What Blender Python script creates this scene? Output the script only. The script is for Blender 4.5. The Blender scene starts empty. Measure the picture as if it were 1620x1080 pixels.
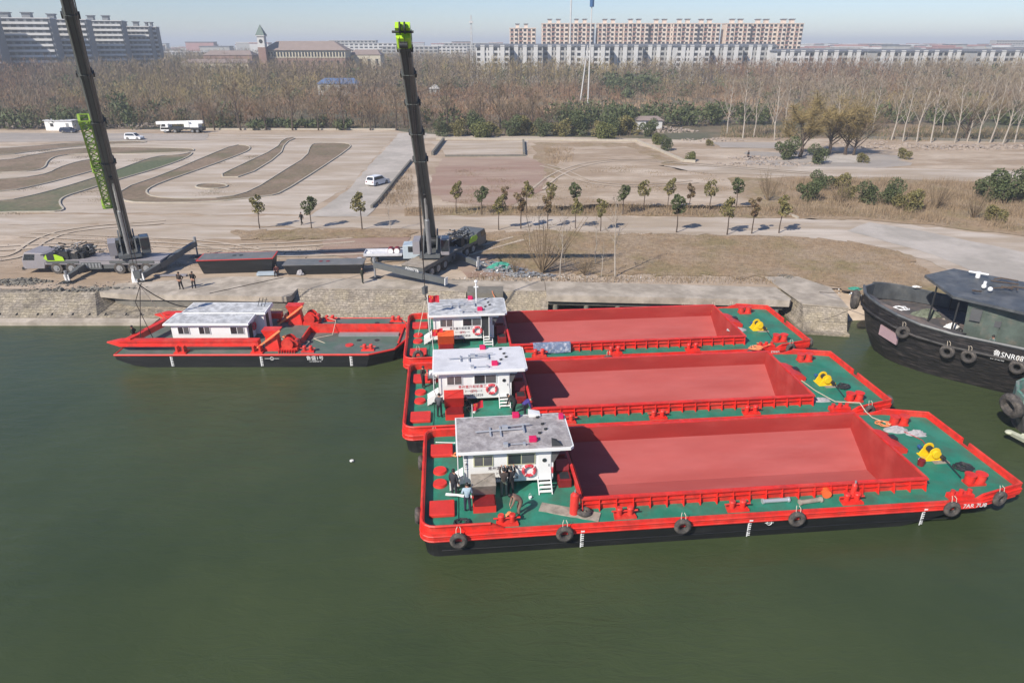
import bpy, math, random
import numpy as np
from mathutils import Vector, Matrix
sc = bpy.context.scene
col = sc.collection
PI = math.pi
R = math.radians

# ---------------------------------------------------------------- camera, world, sun
CAM_H = 25.0
PITCH = math.atan(472 / 1080.0)
cam = bpy.data.cameras.new('camera'); cam.sensor_width = 36; cam.lens = 24
cam.clip_start = 0.5; cam.clip_end = 30000
co = bpy.data.objects.new('camera', cam); col.objects.link(co)
co.location = (0, 0, CAM_H); co.rotation_euler = (PI / 2 - PITCH, 0, 0)
sc.camera = co
SUN_DIR = Vector((-0.66, -0.75, 0)).normalized()
SUN_EL = R(39)
w = bpy.data.worlds.new("World"); sc.world = w; w.use_nodes = True
nt = w.node_tree; nt.nodes.clear()
sky = nt.nodes.new('ShaderNodeTexSky'); sky.sky_type = 'NISHITA'; sky.sun_disc = False
sky.sun_elevation = SUN_EL
sky.sun_rotation = math.atan2(SUN_DIR.x, SUN_DIR.y)
sky.air_density = 1.0; sky.dust_density = 0.15; sky.ozone_density = 3.0; sky.altitude = 0
bg = nt.nodes.new('ShaderNodeBackground'); bg.inputs[1].default_value = 0.085
wo = nt.nodes.new('ShaderNodeOutputWorld')
tn = nt.nodes.new('ShaderNodeVectorMath'); tn.operation = 'MULTIPLY'; tn.inputs[1].default_value = (0.77, 0.83, 1.03)
nt.links.new(sky.outputs[0], tn.inputs[0]); nt.links.new(tn.outputs[0], bg.inputs[0]); nt.links.new(bg.outputs[0], wo.inputs[0])
sl = bpy.data.lights.new('sun', 'SUN'); sl.energy = 4.3; sl.angle = R(0.6); sl.color = (1, 0.91, 0.79)
so = bpy.data.objects.new('sun', sl); col.objects.link(so)
sd = Vector((SUN_DIR.x * math.cos(SUN_EL), SUN_DIR.y * math.cos(SUN_EL), math.sin(SUN_EL)))
so.rotation_euler = sd.to_track_quat('Z', 'Y').to_euler(); so.location = (-60, -40, 90)
vs = sc.view_settings
vs.view_transform = 'Standard'; vs.look = 'None'; vs.exposure = 0.5; vs.gamma = 1; vs.use_curve_mapping = False

LAND = 2.0
_c, _s = math.cos(PITCH), math.sin(PITCH)
def at(px, py, z=LAND):
    a = (px - 810) / 1080.; b = (540 - py) / 1080.
    dz = -_s + b * _c; t = (z - CAM_H) / dz
    return Vector((a * t, (_c + b * _s) * t, z))

# ---------------------------------------------------------------- materials
def mat(name, c, rough=0.6, var=0.12, scale=1.5, bump=0.0, bscale=None, metal=0.0, spec=0.5, c2=None, c2amt=0.5, c2scale=0.3, coord='Object', detail=5, stretch=None, c3=None):
    m = bpy.data.materials.new(name); m.use_nodes = True
    n = m.node_tree; N = n.nodes; L = n.links
    b = N['Principled BSDF']; b.inputs['Roughness'].default_value = rough
    b.inputs['Metallic'].default_value = metal; b.inputs['Specular IOR Level'].default_value = spec
    if coord == 'World':
        g = N.new('ShaderNodeNewGeometry'); src = g.outputs['Position']
    else:
        g = N.new('ShaderNodeTexCoord'); src = g.outputs['Object']
    if stretch:
        mp = N.new('ShaderNodeMapping'); mp.inputs['Scale'].default_value = stretch
        L.new(src, mp.inputs[0]); src = mp.outputs[0]
    nz = N.new('ShaderNodeTexNoise'); nz.inputs['Scale'].default_value = scale; nz.inputs['Detail'].default_value = detail
    nz.inputs['Roughness'].default_value = 0.65
    L.new(src, nz.inputs['Vector'])
    r = N.new('ShaderNodeMapRange'); r.inputs[1].default_value = 0.3; r.inputs[2].default_value = 0.7
    r.inputs[3].default_value = 1 - var; r.inputs[4].default_value = 1 + var
    L.new(nz.outputs[0], r.inputs[0])
    colsock = None
    base = N.new('ShaderNodeRGB'); base.outputs[0].default_value = (*c, 1); colsock = base.outputs[0]
    k = 0
    for cc, off in ((c2, 0), (c3, 31.7)):
        if cc is None: continue
        n2 = N.new('ShaderNodeTexNoise'); n2.noise_dimensions = '4D'; n2.inputs['W'].default_value = off
        n2.inputs['Scale'].default_value = c2scale * (1 if off == 0 else 1.7); n2.inputs['Detail'].default_value = 6
        n2.inputs['Roughness'].default_value = 0.6
        L.new(src, n2.inputs['Vector'])
        r2 = N.new('ShaderNodeMapRange'); t = 0.5 + (0.5 - c2amt) * 0.35
        r2.inputs[1].default_value = t - 0.08; r2.inputs[2].default_value = t + 0.08
        L.new(n2.outputs[0], r2.inputs[0])
        mx = N.new('ShaderNodeMix'); mx.data_type = 'RGBA'
        L.new(r2.outputs[0], mx.inputs[0]); L.new(colsock, mx.inputs[6]); mx.inputs[7].default_value = (*cc, 1)
        colsock = mx.outputs[2]
    mul = N.new('ShaderNodeVectorMath'); mul.operation = 'SCALE'
    L.new(colsock, mul.inputs[0]); L.new(r.outputs[0], mul.inputs['Scale'])
    L.new(mul.outputs[0], b.inputs['Base Color'])
    if bump:
        n3 = N.new('ShaderNodeTexNoise'); n3.inputs['Scale'].default_value = bscale or scale * 3; n3.inputs['Detail'].default_value = 4
        L.new(src, n3.inputs['Vector'])
        bp = N.new('ShaderNodeBump'); bp.inputs['Strength'].default_value = min(1, bump); bp.inputs['Distance'].default_value = 0.08 * bump
        L.new(n3.outputs[0], bp.inputs['Height']); L.new(bp.outputs[0], b.inputs['Normal'])
    return m

def hexl(r, g, b):
    f = lambda v: ((v / 255. + .055) / 1.055) ** 2.4 if v > 10 else v / 3294.6
    return (f(r), f(g), f(b))

M = {}
M['red'] = mat('red_paint', (0.72, 0.026, 0.016), 0.45, 0.16, 1.6, c2=(0.63, 0.06, 0.04), c2amt=0.4, c2scale=0.9, c3=(0.52, 0.032, 0.023), bump=0.2, bscale=2.5)
M['red2'] = mat('hatch_red_paint', (0.62, 0.035, 0.025), 0.5, 0.12, 2)
M['rust'] = mat('hold_red_primer', (0.34, 0.028, 0.022), 0.6, 0.10, 0.8, c2=(0.40, 0.05, 0.04), c2amt=0.4, c2scale=0.6, stretch=(0.3, 1, 1))
M['dusty'] = mat('dusty_red_primer', (0.37, 0.07, 0.062), 0.75, 0.07, 0.9, c2=(0.40, 0.092, 0.085), c2amt=0.5, c2scale=0.35, stretch=(0.2, 1, 1), c3=(0.355, 0.066, 0.059), bump=0.25, bscale=0.8)
M['black'] = mat('black_hull_paint', (0.010, 0.011, 0.012), 0.45, 0.3, 1.2, c2=(0.022, 0.022, 0.024), c2amt=0.3, c2scale=0.8, stretch=(0.4, 1, 3))
M['green'] = mat('green_deck_paint', (0.014, 0.195, 0.125), 0.55, 0.14, 1.2, c2=(0.03, 0.225, 0.155), c2amt=0.4, c2scale=0.45, c3=(0.045, 0.15, 0.10))
M['greendirty'] = mat('worn_deck_paint', (0.07, 0.13, 0.10), 0.7, 0.15, 1.2, c2=(0.13, 0.12, 0.09), c2amt=0.55, c2scale=0.5)
M['white'] = mat('white_paint', (0.78, 0.79, 0.78), 0.45, 0.03, 0.8)
M['roofgrey'] = mat('grey_roof_membrane', (0.36, 0.335, 0.325), 0.6, 0.22, 6, bump=0.5, bscale=7, c2=(0.44, 0.42, 0.42), c2amt=0.5, c2scale=1.0, c3=(0.27, 0.25, 0.25))
M['roofwhite'] = mat('dusty_white_roof', (0.66, 0.67, 0.70), 0.5, 0.05, 2, c2=(0.56, 0.57, 0.60), c2amt=0.3, c2scale=0.8)
M['rooflight'] = mat('scuffed_pale_roof', (0.50, 0.52, 0.54), 0.55, 0.1, 3, bump=0.3, c2=(0.62, 0.63, 0.64), c2amt=0.5, c2scale=1.2, c3=(0.36, 0.37, 0.38))
M['glass'] = mat('window_glass', (0.03, 0.035, 0.04), 0.08, 0.1, 1, spec=0.8)
M['glassg'] = mat('grey_window_glass', (0.10, 0.105, 0.11), 0.15, 0.1, 1, spec=0.7)
M['winframe'] = mat('window_frame', (0.55, 0.55, 0.35), 0.5, 0.03)
M['yellow'] = mat('yellow_paint', (0.78, 0.52, 0.01), 0.45, 0.06, 3)
M['orange'] = mat('orange_sheet', (0.80, 0.13, 0.03), 0.55, 0.1, 3)
M['magenta'] = mat('magenta_lamp_box', (0.62, 0.01, 0.10), 0.45, 0.05, 3)
M['rubber'] = mat('tyre_rubber', (0.055, 0.05, 0.047), 0.85, 0.3, 5, bump=0.3, bscale=12, c2=(0.12, 0.105, 0.09), c2amt=0.35, c2scale=3)
M['darkred'] = mat('dark_red_machine', (0.20, 0.012, 0.015), 0.5, 0.15, 3)
M['dark'] = mat('dark_metal', (0.025, 0.027, 0.03), 0.55, 0.25, 3)
M['metal'] = mat('grey_metal', (0.32, 0.33, 0.34), 0.4, 0.12, 2, metal=0.3)
M['galv'] = mat('galvanised_pipe', (0.5, 0.52, 0.55), 0.35, 0.1, 2, metal=0.4)
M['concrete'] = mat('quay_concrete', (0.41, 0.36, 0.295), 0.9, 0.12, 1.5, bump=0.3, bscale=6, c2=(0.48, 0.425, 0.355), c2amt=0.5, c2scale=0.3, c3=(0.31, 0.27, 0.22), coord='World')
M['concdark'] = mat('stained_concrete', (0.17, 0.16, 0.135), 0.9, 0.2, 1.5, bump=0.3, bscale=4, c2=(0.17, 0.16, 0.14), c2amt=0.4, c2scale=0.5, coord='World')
M['dirt'] = mat('dirt_ground', (0.42, 0.335, 0.25), 0.95, 0.18, 0.9, bump=0.6, bscale=2, c2=(0.49, 0.41, 0.325), c2amt=0.5, c2scale=0.06, c3=(0.32, 0.24, 0.165), coord='World', detail=9, stretch=(0.6, 1.6, 1))
M['paleroad'] = mat('pale_dusty_road', (0.45, 0.385, 0.315), 0.9, 0.11, 0.5, bump=0.2, bscale=3, c2=(0.51, 0.45, 0.385), c2amt=0.5, c2scale=0.1, coord='World', detail=9, stretch=(0.35, 1.6, 1), c3=(0.37, 0.30, 0.225))
M['greyroad'] = mat('grey_concrete_road', (0.46, 0.42, 0.375), 0.9, 0.09, 0.7, bump=0.15, bscale=3, c3=(0.36,0.33,0.29), c2=(0.46, 0.42, 0.375), c2amt=0.5, c2scale=0.1, coord='World', detail=8)
M['asphalt'] = mat('worn_asphalt', (0.31, 0.28, 0.25), 0.9, 0.14, 0.8, c2=(0.39, 0.345, 0.30), c2amt=0.5, c2scale=0.07, coord='World', detail=8, stretch=(0.5, 1.5, 1))
M['drygrass'] = mat('dry_grass_ground', (0.29, 0.205, 0.125), 1.0, 0.3, 1.6, bump=0.8, bscale=4, c2=(0.22, 0.175, 0.085), c2amt=0.45, c2scale=0.16, c3=(0.31, 0.235, 0.16), coord='World', detail=10)
M['bed'] = mat('brown_turf', (0.18, 0.135, 0.09), 1.0, 0.3, 1.4, bump=0.8, bscale=3, c3=(0.23, 0.17, 0.12), c2=(0.145, 0.125, 0.07), c2amt=0.45, c2scale=0.08, coord='World', detail=9)
M['bedgreen'] = mat('greenish_turf', (0.095, 0.115, 0.06), 1.0, 0.3, 1.4, bump=0.6, bscale=3, c2=(0.21, 0.16, 0.11), c2amt=0.45, c2scale=0.05, coord='World', detail=9)
M['redsoil'] = mat('red_ploughed_soil', (0.29, 0.19, 0.145), 0.95, 0.13, 0.8, bump=0.5, bscale=2, c2=(0.35, 0.26, 0.20), c2amt=0.5, c2scale=0.1, coord='World', detail=9, stretch=(0.4, 2.2, 1))
M['woodfloor'] = mat('wood_floor_litter', (0.17, 0.125, 0.085), 1.0, 0.2, 0.3, c2=(0.24, 0.17, 0.11), c2amt=0.5, c2scale=0.015, c3=(0.10, 0.10, 0.06), coord='World', detail=8)
M['curb'] = mat('kerb_stone', (0.42, 0.38, 0.31), 0.9, 0.1, 1, coord='World')
M['leaf'] = mat('camphor_leaves', (0.15, 0.14, 0.05), 0.7, 0.35, 2.5, c2=(0.20, 0.165, 0.055), c2amt=0.45, c2scale=1.2)
M['leafd'] = mat('dark_evergreen_leaves', (0.075, 0.098, 0.035), 0.7, 0.35, 2.0, c2=(0.075, 0.085, 0.03), c2amt=0.4, c2scale=0.9)
M['leafr'] = mat('reddish_leaves', (0.15, 0.11, 0.05), 0.7, 0.35, 2.5, c2=(0.15, 0.09, 0.05), c2amt=0.4, c2scale=1.2)
M['leafy'] = mat('yellow_green_leaves', (0.12, 0.13, 0.035), 0.7, 0.3, 2.5)
M['willow'] = mat('willow_twigs', (0.27, 0.205, 0.085), 0.8, 0.25, 1)
M['bark'] = mat('brown_bark', (0.085, 0.062, 0.048), 0.9, 0.25, 3)
M['twig'] = mat('brown_twigs', (0.20, 0.148, 0.092), 0.9, 0.25, 0.6)
M['barkw'] = mat('pale_poplar_bark', (0.38, 0.34, 0.29), 0.85, 0.15, 2)
M['twigw'] = mat('pale_poplar_twigs', (0.27, 0.22, 0.165), 0.9, 0.15, 1)
M['brush'] = mat('dry_brush', (0.31, 0.23, 0.15), 0.95, 0.25, 1)
M['stone'] = mat('pale_rubble', (0.31, 0.26, 0.22), 0.95, 0.2, 3, coord='World')
M['cranegrey'] = mat('crane_grey_paint', (0.11, 0.118, 0.12), 0.45, 0.12, 1.5)
M['cranelight'] = mat('crane_light_grey', (0.28, 0.265, 0.28), 0.45, 0.08, 1.5)
M['boomgrey'] = mat('boom_grey_paint', (0.085, 0.095, 0.092), 0.42, 0.15, 0.7, stretch=(2, 2, 0.3))
M['lime'] = mat('lime_green_paint', (0.38, 0.62, 0.03), 0.45, 0.08, 1.5)
M['limed'] = mat('worn_lime_paint', (0.27, 0.42, 0.06), 0.5, 0.12, 1.5)
M['chrome'] = mat('polished_rod', (0.55, 0.57, 0.58), 0.3, 0.05, 1, metal=0.7)
M['ropeo'] = mat('orange_rope', (0.75, 0.25, 0.10), 0.9, 0.15, 5)
M['ropew'] = mat('pale_rope', (0.55, 0.48, 0.38), 0.9, 0.15, 5)
M['ropeb'] = mat('dark_cable', (0.03, 0.022, 0.02), 0.8, 0.15, 5)
M['skin'] = mat('skin', (0.45, 0.25, 0.17), 0.6, 0.05, 6)
M['hair'] = mat('black_hair', (0.012, 0.010, 0.010), 0.6, 0.1, 8)
M['shoe'] = mat('dark_shoes', (0.02, 0.018, 0.016), 0.6, 0.1, 8)
M['cargrey'] = mat('white_car_paint', (0.74, 0.75, 0.77), 0.25, 0.02, 1)
M['carblue'] = mat('dark_blue_car_paint', (0.025, 0.035, 0.07), 0.25, 0.05, 1)
M['truckblue'] = mat('pale_blue_cab_paint', (0.42, 0.50, 0.56), 0.4, 0.05, 1)
M['quilt'] = mat('blue_quilt_cloth', (0.14, 0.19, 0.30), 0.9, 0.35, 3, c2=(0.45, 0.48, 0.55), c2amt=0.3, c2scale=3.5)
M['netting'] = mat('green_netting', (0.04, 0.26, 0.19), 0.85, 0.35, 4, bump=0.8, bscale=5)
M['sack'] = mat('grey_sack', (0.36, 0.35, 0.36), 0.9, 0.15, 4, bump=0.4)
M['plank'] = mat('muddy_plank', (0.33, 0.29, 0.24), 0.9, 0.2, 2, c2=(0.25, 0.22, 0.18), c2amt=0.4, c2scale=2)
M['deckgrey'] = mat('grey_green_deck', (0.10, 0.125, 0.115), 0.65, 0.15, 1.0, c2=(0.14, 0.15, 0.14), c2amt=0.5, c2scale=0.4, c3=(0.085, 0.14, 0.11))
M['pontoontop'] = mat('grey_pontoon_plate', (0.13, 0.14, 0.145), 0.6, 0.12, 1.0, c2=(0.17, 0.17, 0.17), c2amt=0.5, c2scale=0.5)
M['tughull'] = mat('rusty_black_hull', (0.014, 0.013, 0.014), 0.6, 0.6, 2.5, bump=0.9, bscale=2.5, c2=(0.05, 0.042, 0.04), c2amt=0.3, c2scale=1.6, c3=(0.008, 0.008, 0.008), stretch=(.6, .6, 4))
M['tugdeck'] = mat('tug_deck_plate', (0.085, 0.08, 0.08), 0.75, 0.25, 1.5, c2=(0.17, 0.13, 0.11), c2amt=0.4, c2scale=0.8)
M['tugroof'] = mat('tug_roof_paint', (0.07, 0.078, 0.085), 0.5, 0.3, 1.5, c2=(0.12, 0.125, 0.125), c2amt=0.4, c2scale=0.6)
M['tuggreen'] = mat('grey_green_cabin_paint', (0.075, 0.10, 0.085), 0.6, 0.3, 1.5, c2=(.12, .12, .10), c2amt=.3, c2scale=1.5)
M['mint'] = mat('faded_green_paint', (0.10, 0.26, 0.20), 0.6, 0.3, 2, c2=(0.22, 0.24, 0.23), c2amt=0.5, c2scale=1.5)
M['pinksign'] = mat('pinkish_panel', (0.36, 0.25, 0.27), 0.6, 0.1, 2)
M['anchor'] = mat('pale_anchor_paint', (0.45, 0.47, 0.36), 0.6, 0.15, 4)
M['ink'] = mat('dark_ink', (0.05, 0.03, 0.05), 0.6, 0.05)
M['redink'] = mat('red_ink', (0.50, 0.02, 0.03), 0.6, 0.05)

# masonry
def masonry():
    m = mat('stone_masonry', (0.37, 0.325, 0.265), 0.95, 0.35, 3.0, bump=0.9, bscale=5, c2=(0.22, 0.19, 0.15), c2amt=0.45, c2scale=0.45, c3=(0.37, 0.32, 0.235), coord='World')
    n = m.node_tree; N = n.nodes; L = n.links; b = N['Principled BSDF']
    old = b.inputs['Base Color'].links[0].from_socket
    g = N.new('ShaderNodeNewGeometry'); mp = N.new('ShaderNodeMapping'); mp.inputs['Rotation'].default_value = (R(90), 0, 0)
    br = N.new('ShaderNodeTexBrick'); br.inputs['Scale'].default_value = 1.0; br.inputs['Brick Width'].default_value = 0.34; br.inputs['Row Height'].default_value = 0.15; br.offset_frequency = 2; br.squash = 1.3; br.squash_frequency = 3
    br.inputs['Mortar Size'].default_value = 0.018; br.inputs['Color1'].default_value = (1, 1, 1, 1); br.inputs['Color2'].default_value = (0.74, 0.74, 0.74, 1); br.inputs['Mortar'].default_value = (0.52, 0.52, 0.52, 1)
    nz = N.new('ShaderNodeTexNoise'); nz.inputs['Scale'].default_value = 1.4
    ad = N.new('ShaderNodeVectorMath'); ad.operation = 'ADD'; sb = N.new('ShaderNodeVectorMath'); sb.operation = 'SCALE'; sb.inputs['Scale'].default_value = 0.24
    L.new(g.outputs['Position'], nz.inputs['Vector']); L.new(nz.outputs['Color'], sb.inputs[0]); L.new(g.outputs['Position'], ad.inputs[0]); L.new(sb.outputs[0], ad.inputs[1])
    L.new(ad.outputs[0], mp.inputs[0]); L.new(mp.outputs[0], br.inputs['Vector'])
    mu = N.new('ShaderNodeVectorMath'); mu.operation = 'MULTIPLY'
    L.new(old, mu.inputs[0]); L.new(br.outputs['Color'], mu.inputs[1]); L.new(mu.outputs[0], b.inputs['Base Color'])
    return m
M['masonry'] = masonry()

def water_mat():
    m = bpy.data.materials.new('river_water'); m.use_nodes = True
    n = m.node_tree; N = n.nodes; L = n.links; b = N['Principled BSDF']
    b.inputs['Roughness'].default_value = 0.16; b.inputs['IOR'].default_value = 1.33
    b.inputs['Specular IOR Level'].default_value = 0.42
    g = N.new('ShaderNodeNewGeometry')
    n1 = N.new('ShaderNodeTexNoise'); n1.inputs['Scale'].default_value = 0.05; n1.inputs['Detail'].default_value = 8; n1.inputs['Roughness'].default_value = 0.6
    L.new(g.outputs['Position'], n1.inputs['Vector'])
    cr = N.new('ShaderNodeValToRGB'); e = cr.color_ramp.elements
    e[0].position = 0.35; e[0].color = (0.038, 0.056, 0.024, 1); e[1].position = 0.68; e[1].color = (0.062, 0.082, 0.034, 1)
    L.new(n1.outputs[0], cr.inputs[0]); L.new(cr.outputs[0], b.inputs['Base Color'])
    mp = N.new('ShaderNodeMapping'); mp.inputs['Rotation'].default_value = (0, 0, R(18)); mp.inputs['Scale'].default_value = (0.55, 1.5, 1)
    L.new(g.outputs['Position'], mp.inputs[0])
    n2 = N.new('ShaderNodeTexNoise'); n2.inputs['Scale'].default_value = 0.9; n2.inputs['Detail'].default_value = 8; n2.inputs['Roughness'].default_value = 0.7; n2.inputs['Distortion'].default_value = 0.6
    L.new(mp.outputs[0], n2.inputs['Vector'])
    n4 = N.new('ShaderNodeTexNoise'); n4.inputs['Scale'].default_value = 0.06; n4.inputs['Detail'].default_value = 2
    L.new(g.outputs['Position'], n4.inputs['Vector'])
    rr = N.new('ShaderNodeMapRange'); rr.inputs[1].default_value = 0.35; rr.inputs[2].default_value = 0.65; rr.inputs[3].default_value = 0.2; rr.inputs[4].default_value = 0.6
    L.new(n4.outputs[0], rr.inputs[0])
    bp = N.new('ShaderNodeBump'); bp.inputs['Distance'].default_value = 0.2
    L.new(rr.outputs[0], bp.inputs['Strength']); L.new(n2.outputs[0], bp.inputs['Height']); L.new(bp.outputs[0], b.inputs['Normal'])
    return m
M['water'] = water_mat()

# ---------------------------------------------------------------- mesh helpers
class MB:
    def __init__(s): s.v = []; s.f = []; s.m = []; s.mi = 0
    def face(s, pts):
        k = len(s.v); s.v += [tuple(p) for p in pts]; s.f.append(tuple(range(k, k + len(pts)))); s.m.append(s.mi); return s
    def box(s, x0, y0, z0, x1, y1, z1):
        return s.hexa([(x0, y0, z0), (x1, y0, z0), (x1, y1, z0), (x0, y1, z0), (x0, y0, z1), (x1, y0, z1), (x1, y1, z1), (x0, y1, z1)])
    def hexa(s, p):
        k = len(s.v); s.v += [tuple(q) for q in p]
        for f in ((0, 3, 2, 1), (4, 5, 6, 7), (0, 1, 5, 4), (1, 2, 6, 5), (2, 3, 7, 6), (3, 0, 4, 7)):
            s.f.append(tuple(k + i for i in f)); s.m.append(s.mi)
        return s
    def beam(s, a, b, w, h, up=(0, 0, 1)):
        a = Vector(a); b = Vector(b); d = (b - a).normalized(); u = Vector(up)
        sx = d.cross(u)
        if sx.length < 1e-4: sx = d.cross(Vector((1, 0, 0)))
        sx.normalize(); u = sx.cross(d).normalized(); sx *= w / 2; u *= h / 2
        return s.hexa([a - sx - u, b - sx - u, b + sx - u, a + sx - u, a - sx + u, b - sx + u, b + sx + u, a + sx + u])
    def cyl(s, a, b, r0, r1=None, n=10, caps=True):
        r1 = r0 if r1 is None else r1
        a = Vector(a); b = Vector(b); d = (b - a)
        if d.length < 1e-6: return s
        d.normalize(); u = d.orthogonal().normalized(); v = d.cross(u); k = len(s.v)
        for c, r in ((a, r0), (b, r1)):
            for i in range(n):
                t = 2 * PI * i / n; s.v.append(tuple(c + (u * math.cos(t) + v * math.sin(t)) * r))
        for i in range(n):
            j = (i + 1) % n; s.f.append((k + i, k + j, k + n + j, k + n + i)); s.m.append(s.mi)
        if caps:
            s.f.append(tuple(k + n - 1 - i for i in range(n))); s.m.append(s.mi)
            s.f.append(tuple(k + n + i for i in range(n))); s.m.append(s.mi)
        return s
    def tube(s, pts, r, n=6):
        pts = [Vector(p) for p in pts]; k = len(s.v); u = None
        for i, p in enumerate(pts):
            d = (pts[min(i + 1, len(pts) - 1)] - pts[max(i - 1, 0)]).normalized()
            u = d.orthogonal().normalized() if u is None else (u - d * u.dot(d)).normalized()
            v = d.cross(u); rr = r[i] if isinstance(r, (list, tuple)) else r
            for j in range(n):
                t = 2 * PI * j / n; s.v.append(tuple(p + (u * math.cos(t) + v * math.sin(t)) * rr))
        for i in range(len(pts) - 1):
            for j in range(n):
                q = (j + 1) % n; s.f.append((k + i * n + j, k + i * n + q, k + (i + 1) * n + q, k + (i + 1) * n + j)); s.m.append(s.mi)
        s.f.append(tuple(k + n - 1 - i for i in range(n))); s.m.append(s.mi)
        e = k + (len(pts) - 1) * n; s.f.append(tuple(e + i for i in range(n))); s.m.append(s.mi)
        return s
    def prism(s, poly, z0, z1, top=True, bottom=True, z0f=None):
        k = len(s.v); n = len(poly)
        s.v += [(p[0], p[1], z0) for p in poly] + [(p[0], p[1], z1) for p in poly]
        for i in range(n):
            j = (i + 1) % n; s.f.append((k + i, k + j, k + n + j, k + n + i)); s.m.append(s.mi)
        if bottom: s.f.append(tuple(k + n - 1 - i for i in range(n))); s.m.append(s.mi)
        if top: s.f.append(tuple(k + n + i for i in range(n))); s.m.append(s.mi)
        return s
    def extr(s, poly, off, caps=True):
        """extrude a 3d polygon by a vector"""
        k = len(s.v); n = len(poly); off = Vector(off)
        s.v += [tuple(p) for p in poly] + [tuple(Vector(p) + off) for p in poly]
        for i in range(n):
            j = (i + 1) % n; s.f.append((k + i, k + j, k + n + j, k + n + i)); s.m.append(s.mi)
        if caps:
            s.f.append(tuple(k + n - 1 - i for i in range(n))); s.m.append(s.mi)
            s.f.append(tuple(k + n + i for i in range(n))); s.m.append(s.mi)
        return s
    def loft(s, rings, closed=True, caps=True):
        k = len(s.v); n = len(rings[0])
        for r in rings: s.v += [tuple(p) for p in r]
        for a in range(len(rings) - 1):
            for i in range(n if closed else n - 1):
                j = (i + 1) % n; s.f.append((k + a * n + i, k + a * n + j, k + (a + 1) * n + j, k + (a + 1) * n + i)); s.m.append(s.mi)
        if caps:
            s.f.append(tuple(k + n - 1 - i for i in range(n))); s.m.append(s.mi)
            e = k + (len(rings) - 1) * n; s.f.append(tuple(e + i for i in range(n))); s.m.append(s.mi)
        return s
    def torus(s, c, ax, R0, r, n=18, m=8):
        c = Vector(c); ax = Vector(ax).normalized(); u = ax.orthogonal().normalized(); v = ax.cross(u); k = len(s.v)
        for i in range(n):
            t = 2 * PI * i / n; d = u * math.cos(t) + v * math.sin(t)
            for j in range(m):
                q = 2 * PI * j / m; s.v.append(tuple(c + d * (R0 + r * math.cos(q)) + ax * r * 1.1 * math.sin(q)))
        for i in range(n):
            for j in range(m):
                a = k + i * m + j; b = k + i * m + (j + 1) % m; i2 = (i + 1) % n
                s.f.append((a, k + i2 * m + j, k + i2 * m + (j + 1) % m, b)); s.m.append(s.mi)
        return s
    def ell(s, c, rx, ry, rz, n=10, m=6, jit=0, rnd=None):
        c = Vector(c); k = len(s.v)
        for i in range(m + 1):
            ph = PI * i / m
            for j in range(n):
                th = 2 * PI * j / n; q = 1 + (rnd.uniform(-jit, jit) if rnd else 0)
                s.v.append((c.x + rx * q * math.sin(ph) * math.cos(th), c.y + ry * q * math.sin(ph) * math.sin(th), c.z + rz * q * math.cos(ph)))
        for i in range(m):
            for j in range(n):
                a = k + i * n + j; b = k + i * n + (j + 1) % n
                s.f.append((a, a + n, b + n, b)); s.m.append(s.mi)
        return s
    def mesh(s, name, mats):
        me = bpy.data.meshes.new(name); me.from_pydata(s.v, [], s.f)
        for m in (mats if isinstance(mats, (list, tuple)) else [mats]): me.materials.append(M[m] if isinstance(m, str) else m)
        if max(s.m, default=0): me.polygons.foreach_set('material_index', s.m)
        me.update(); return me
    def build(s, name, mats, parent=None, smooth=False, bev=0):
        me = s.mesh(name, mats)
        if smooth:
            me.polygons.foreach_set('use_smooth', [True] * len(me.polygons))
        o = bpy.data.objects.new(name, me); col.objects.link(o)
        if smooth:
            try: me.set_sharp_from_angle(angle=R(40))
            except Exception: pass
        if parent: o.parent = parent
        if bev:
            b = o.modifiers.new('bevel', 'BEVEL'); b.width = bev; b.segments = 2; b.limit_method = 'ANGLE'; b.angle_limit = R(40)
        return o

def tag(o, label=None, cat=None, group=None, kind=None):
    if label: o['label'] = label
    if cat: o['category'] = cat
    if group: o['group'] = group
    if kind: o['kind'] = kind
    return o
def empty(name, loc=(0, 0, 0), rz=0, label=None, cat=None, group=None):
    o = bpy.data.objects.new(name, None); col.objects.link(o); o.location = loc; o.rotation_euler = (0, 0, rz)
    o.empty_display_size = 0.3
    return tag(o, label, cat, group)
def w2l(root, p):
    return rmat(root).inverted() @ Vector(p)
def l2w(root, p):
    return rmat(root) @ Vector(p)
def rmat(root): return Matrix.Translation(root.location) @ root.rotation_euler.to_matrix().to_4x4() @ Matrix.Diagonal((*root.scale, 1))
KIDS = {}
def copy_tree(o, parent=None):
    c = o.copy(); col.objects.link(c)
    if parent: c.parent = parent
    for ch in [x for x in ALLOBJ() if x.parent == o]: copy_tree(ch, c)
    return c
def ALLOBJ(): return list(col.objects)
def copy_thing(o, loc, rz=None, scale=None, label=None):
    """a copy of a thing and of each of its parts (parts only one level deep)"""
    c = o.copy(); col.objects.link(c); c.location = loc
    if rz is not None: c.rotation_euler = (0, 0, rz)
    if scale is not None: c.scale = (scale,) * 3 if not isinstance(scale, tuple) else scale
    if label: c['label'] = label
    for ch in KIDS.get(o.name, ()):
        d = ch.copy(); col.objects.link(d); d.parent = c
    return c

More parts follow.
